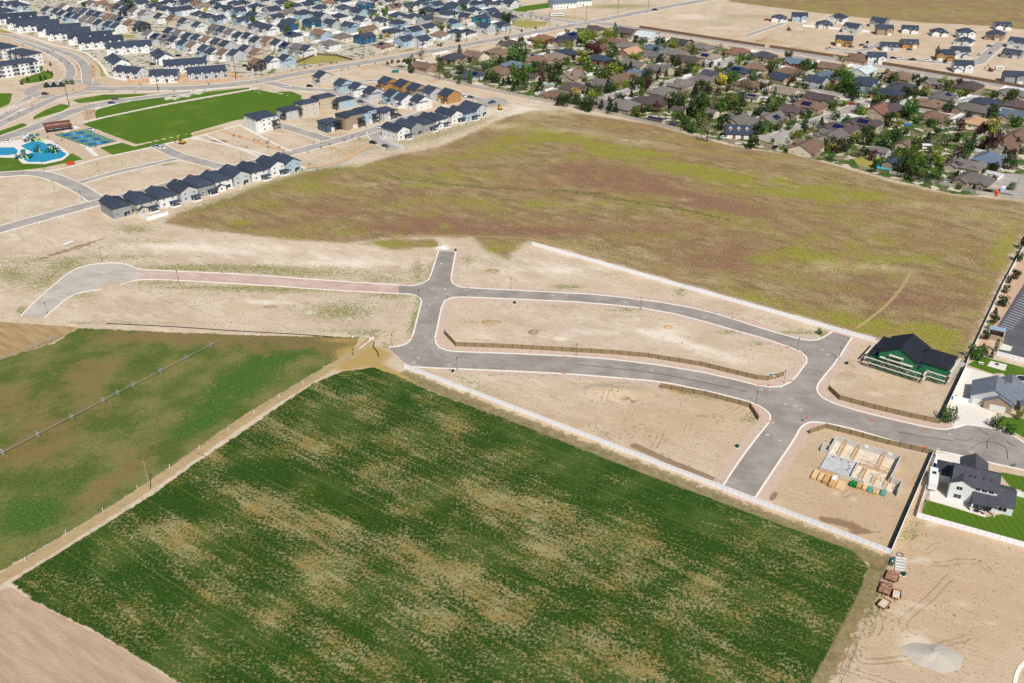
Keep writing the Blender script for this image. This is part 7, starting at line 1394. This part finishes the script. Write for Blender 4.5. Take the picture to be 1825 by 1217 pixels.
box_thing('dump_trailer', 1786, 344, 60, [('body', M('pale_blue_metal', C(168,186,206), .5), [(-2.8,2.8,-1.1,1.1,.8,1.9)]), ('wheel', m_tyre, [(-.5,.5,-1.25,-1.1,0,.9),(-.5,.5,1.1,1.25,0,.9)]), ('cab', m_white, [(2.8,4.8,-1,1,.6,2.4)])], 'pale blue truck bed beside the orange machine', 'truck')
box_thing('waste_container', 704.6, 129, 0, [('body', M('container_teal', C(28,128,120), .5), [(-2.6,2.6,-1.2,1.2,.2,1.6)]), ('rim', M('container_teal', C(28,128,120), .5), [(-2.7,2.7,-1.3,-1.2,1.4,1.7),(-2.7,2.7,1.2,1.3,1.4,1.7)]), ('skid', m_dark, [(-2.6,2.6,-.8,-.5,0,.2),(-2.6,2.6,.5,.8,0,.2)])], 'teal waste container on the bare soil by the pale wall', 'container')
box_thing('waste_container', 126, 293, 10, [('body', M('container_orange', C(206,76,36), .5), [(-2.0,2.0,-1.1,1.1,.2,1.5)]), ('rim', M('container_orange', C(206,76,36), .5), [(-2.1,2.1,-1.2,-1.1,1.3,1.6),(-2.1,2.1,1.1,1.2,1.3,1.6)]), ('skid', m_dark, [(-2,2,-.7,-.4,0,.2),(-2,2,.4,.7,0,.2)])], 'orange container at the lawn edge above the soil lot', 'container')
# ================================================================ PARK
m_court = M('court_green', C(96,140,120), .8); m_cb = M('court_blue', C(26,92,160), .8); m_cl = M('court_light', C(40,132,196), .8)
q0 = P(104, 240); q1 = P(150, 233); ux = (q1-q0).normalized(); q3 = P(158, 261); uy = (q3-q0).normalized()
sheet('court_base', [[(97,240),(152,231),(207,252),(160,262)]], .18, m_court)
for i in range(4):
    for (a, b_, mt, z) in ((0, .36, m_cb, .19), (.36, .68, m_cl, .192), (.68, 1, m_cb, .194)):
        L0 = P(112+(157-112)*i/3.0+ (0 if i == 0 else 0), 242+(258-242)*i/3.0); L1 = P(150+(193-150)*i/3.0, 236.5+(252.5-236.5)*i/3.0); dd = (P(118,245.5)-P(112,242))*.42
        A_, B_ = L0.lerp(L1, a+.01), L0.lerp(L1, b_-.01); vs = [A_-dd, B_-dd, B_+dd, A_+dd]; tag(mesh('court_surface', [(v.x, v.y, z) for v in vs], [(0,1,2,3)], mt), kind='structure')
    nt_ = MB(); c_ = L0.lerp(L1, .5); nt_.slab([tuple(c_-dd*1.2+Vector((0,0,.9))), tuple(c_+dd*1.2+Vector((0,0,.9))), tuple(c_+dd*1.2+Vector((.1,0,.9))), tuple(c_-dd*1.2+Vector((.1,0,.9)))], .85); o_ = nt_.build('court_net', M('net_white', C(190,210,220), .8)); tag(o_, uniq(f"white net of the {ORD[i]} blue court from the pavilion side"), 'net', 'court nets')
cf = [(97,240),(152,231),(207,252),(160,262),(97,240)]
fence('chain_fence', cf, 'dark chain fence around the blue sport courts', M('mesh_dark', C(70,76,72), .7), m_dark, 4, .25, .03, .08, ph=2.2)
p = P(104, 231); pv = empty('pavilion', (p.x, p.y, 0), math.radians(30), uniq('red-brown double-roofed picnic pavilion by the blue courts'), 'pavilion'); pv.scale = (.85,.85,.85); m_pr = M('pavilion_roof', C(112,72,60), .7)
for (y0, z, nme) in ((-3.2, 3.6, 'roof'), (3.4, 4.4, 'roof')): b_ = MB(); b_.slab([(-9.5,y0-3.2,z),(9.5,y0-3.2,z),(9.5,y0,z+1.2),(-9.5,y0,z+1.2)], .15); b_.slab([(-9.5,y0,z+1.2),(9.5,y0,z+1.2),(9.5,y0+3.0,z),(-9.5,y0+3.0,z)], .15); b_.build(nme, m_pr, pv)
for x in (-8, -3, 3, 8):
    for y in (-5.6, -.8, 5.6): MB().box(x-.2, x+.2, y-.2, y+.2, 0, 3.7).build('post', m_dark, pv)
def play(px, py, rz, s, label):
    p = P(px, py); q_ = empty('play_structure', (p.x, p.y, .09), math.radians(rz), uniq(label), 'play structure', 'playground structures'); mb_ = M('play_navy', C(24,58,92), .5); mg_ = M('play_lime', C(150,190,50), .5); mt_ = M('play_teal', C(40,110,110), .5); R_ = random.Random(int(px))
    f_ = MB(); t_ = MB(); g_ = MB()
    for i in range(9*s): x, y = R_.uniform(-4*s, 4*s), R_.uniform(-2.6, 2.6); h = R_.uniform(1.5, 4); f_.bar((x,y,0),(x,y,h),.12,5); t_.box(x-.9, x+.9, y-.8, y+.8, h*.55, h*.55+.18); f_.bar((x,y,h),(x+R_.uniform(-2,2),y+R_.uniform(-2,2),h*.6),.08,4)
    for i in range(2*s): x, y = R_.uniform(-4*s, 4*s), R_.uniform(-2, 2); g_.slab([(x,y,2.4),(x+.8,y,2.4),(x+2.8,y-2.4,.3),(x+2.0,y-2.4,.3)], .15); t_.slab([(x-1.2,y-1.2,3.6),(x+1.2,y-1.2,3.6),(x+1.2,y+1.2,4.3),(x-1.2,y+1.2,4.3)], .12)
    f_.build('frame', mb_, q_); t_.build('platform', mt_, q_); g_.build('slide', mg_, q_)
play(57, 252, 20, 1, 'tall lime and navy play tower at the back of the playground'); play(82, 270, -10, 2, 'long navy climbing frame in the middle of the playground'); play(44, 281, 10, 1, 'small lime slide unit at the front of the playground')
tent = P(97, 155); tq = empty('shade_sculpture', (tent.x, tent.y, .15), .2, uniq('dark peaked shelter on the roundabout island'), 'shelter'); b_ = MB()
for x in (-5, 0, 5): k = len(b_.v); b_.v += [(x-2.6,-2,0),(x+2.6,-2,0),(x+2.6,2,0),(x-2.6,2,0),(x,0,4.2)]; b_.f += [(k,k+1,k+4),(k+1,k+2,k+4),(k+2,k+3,k+4),(k+3,k,k+4),(k+3,k+2,k+1,k)]
b_.build('canopy', m_glass, tq); MB().bar((-5,0,4.1),(-5,0,5),.5,6,.1).bar((0,0,4.1),(0,0,5),.5,6,.1).bar((5,0,4.1),(5,0,5),.5,6,.1).build('tip', m_white, tq)
# low orange planting on the island and boulders on the banks
def boulders(nm, poly, n_, s, mt, z=0.1, sd=3):
    R_ = random.Random(sd); q = [P(*a) for a in poly]; xs = [a.x for a in q]; ysq = [a.y for a in q]; b_ = MB(); c_ = 0
    while c_ < n_:
        x, y = R_.uniform(min(xs), max(xs)), R_.uniform(min(ysq), max(ysq)); ins = False
        for i in range(len(q)):
            a, e = q[i], q[i-1]
            if (a.y > y) != (e.y > y) and x < (e.x-a.x)*(y-a.y)/(e.y-a.y)+a.x: ins = not ins
        if not ins: continue
        c_ += 1; r = s*R_.uniform(.5, 1.2); k = len(b_.v); n6 = 6
        b_.v += [(x+math.cos(j*1.047)*r*R_.uniform(.7,1.2), y+math.sin(j*1.047)*r*R_.uniform(.7,1.2), z-.1) for j in range(n6)]+[(x+math.cos(j*1.047+.3)*r*.7*R_.uniform(.6,1.1), y+math.sin(j*1.047+.3)*r*.7, z+r*R_.uniform(.5,.9)) for j in range(n6)]
        for j in range(n6): b_.f.append((k+j, k+(j+1) % 6, k+6+(j+1) % 6, k+6+j))
        b_.f.append(tuple(range(k+6, k+12)))
    o_ = b_.build(nm, mt); tag(o_, kind='stuff')
mbo = M('sandstone_boulder', C(206,166,132), .9, .1, .15, 1); mbg = M('pale_cobble', C(206,196,182), .9, .1, .12, 1)
boulders('boulders', [(318,136),(335,128),(372,140),(410,128),(440,138),(400,147),(330,148),(262,148),(262,140)], 420, .8, mbo); boulders('boulders', [(228,140),(262,138),(268,149),(225,148)], 120, .8, mbo, sd=5)
for i, pl_ in enumerate([[(455,138),(520,125),(600,108),(700,90),(740,84),(742,88),(640,106),(520,131),(460,143)],[(742,84),(860,62),(990,40),(1000,44),(860,68),(742,90)],[(640,122),(760,100),(860,80),(862,83),(760,104),(640,127)],[(20,78),(90,98),(112,110),(118,128),(108,126),(100,112),(60,96),(18,84)],[(160,112),(170,124),(168,142),(160,138)],[(0,196),(40,182),(60,172),(64,176),(30,194),(0,206)],[(150,196),(170,196),(168,212),(150,214)]]):
    boulders('rock_mulch', pl_, 320, .55, mbg if i % 2 else M('rock_mulch', C(186,160,132), .9), sd=20+i)
tag(kb.build('kerb', m_kerb), kind='structure')
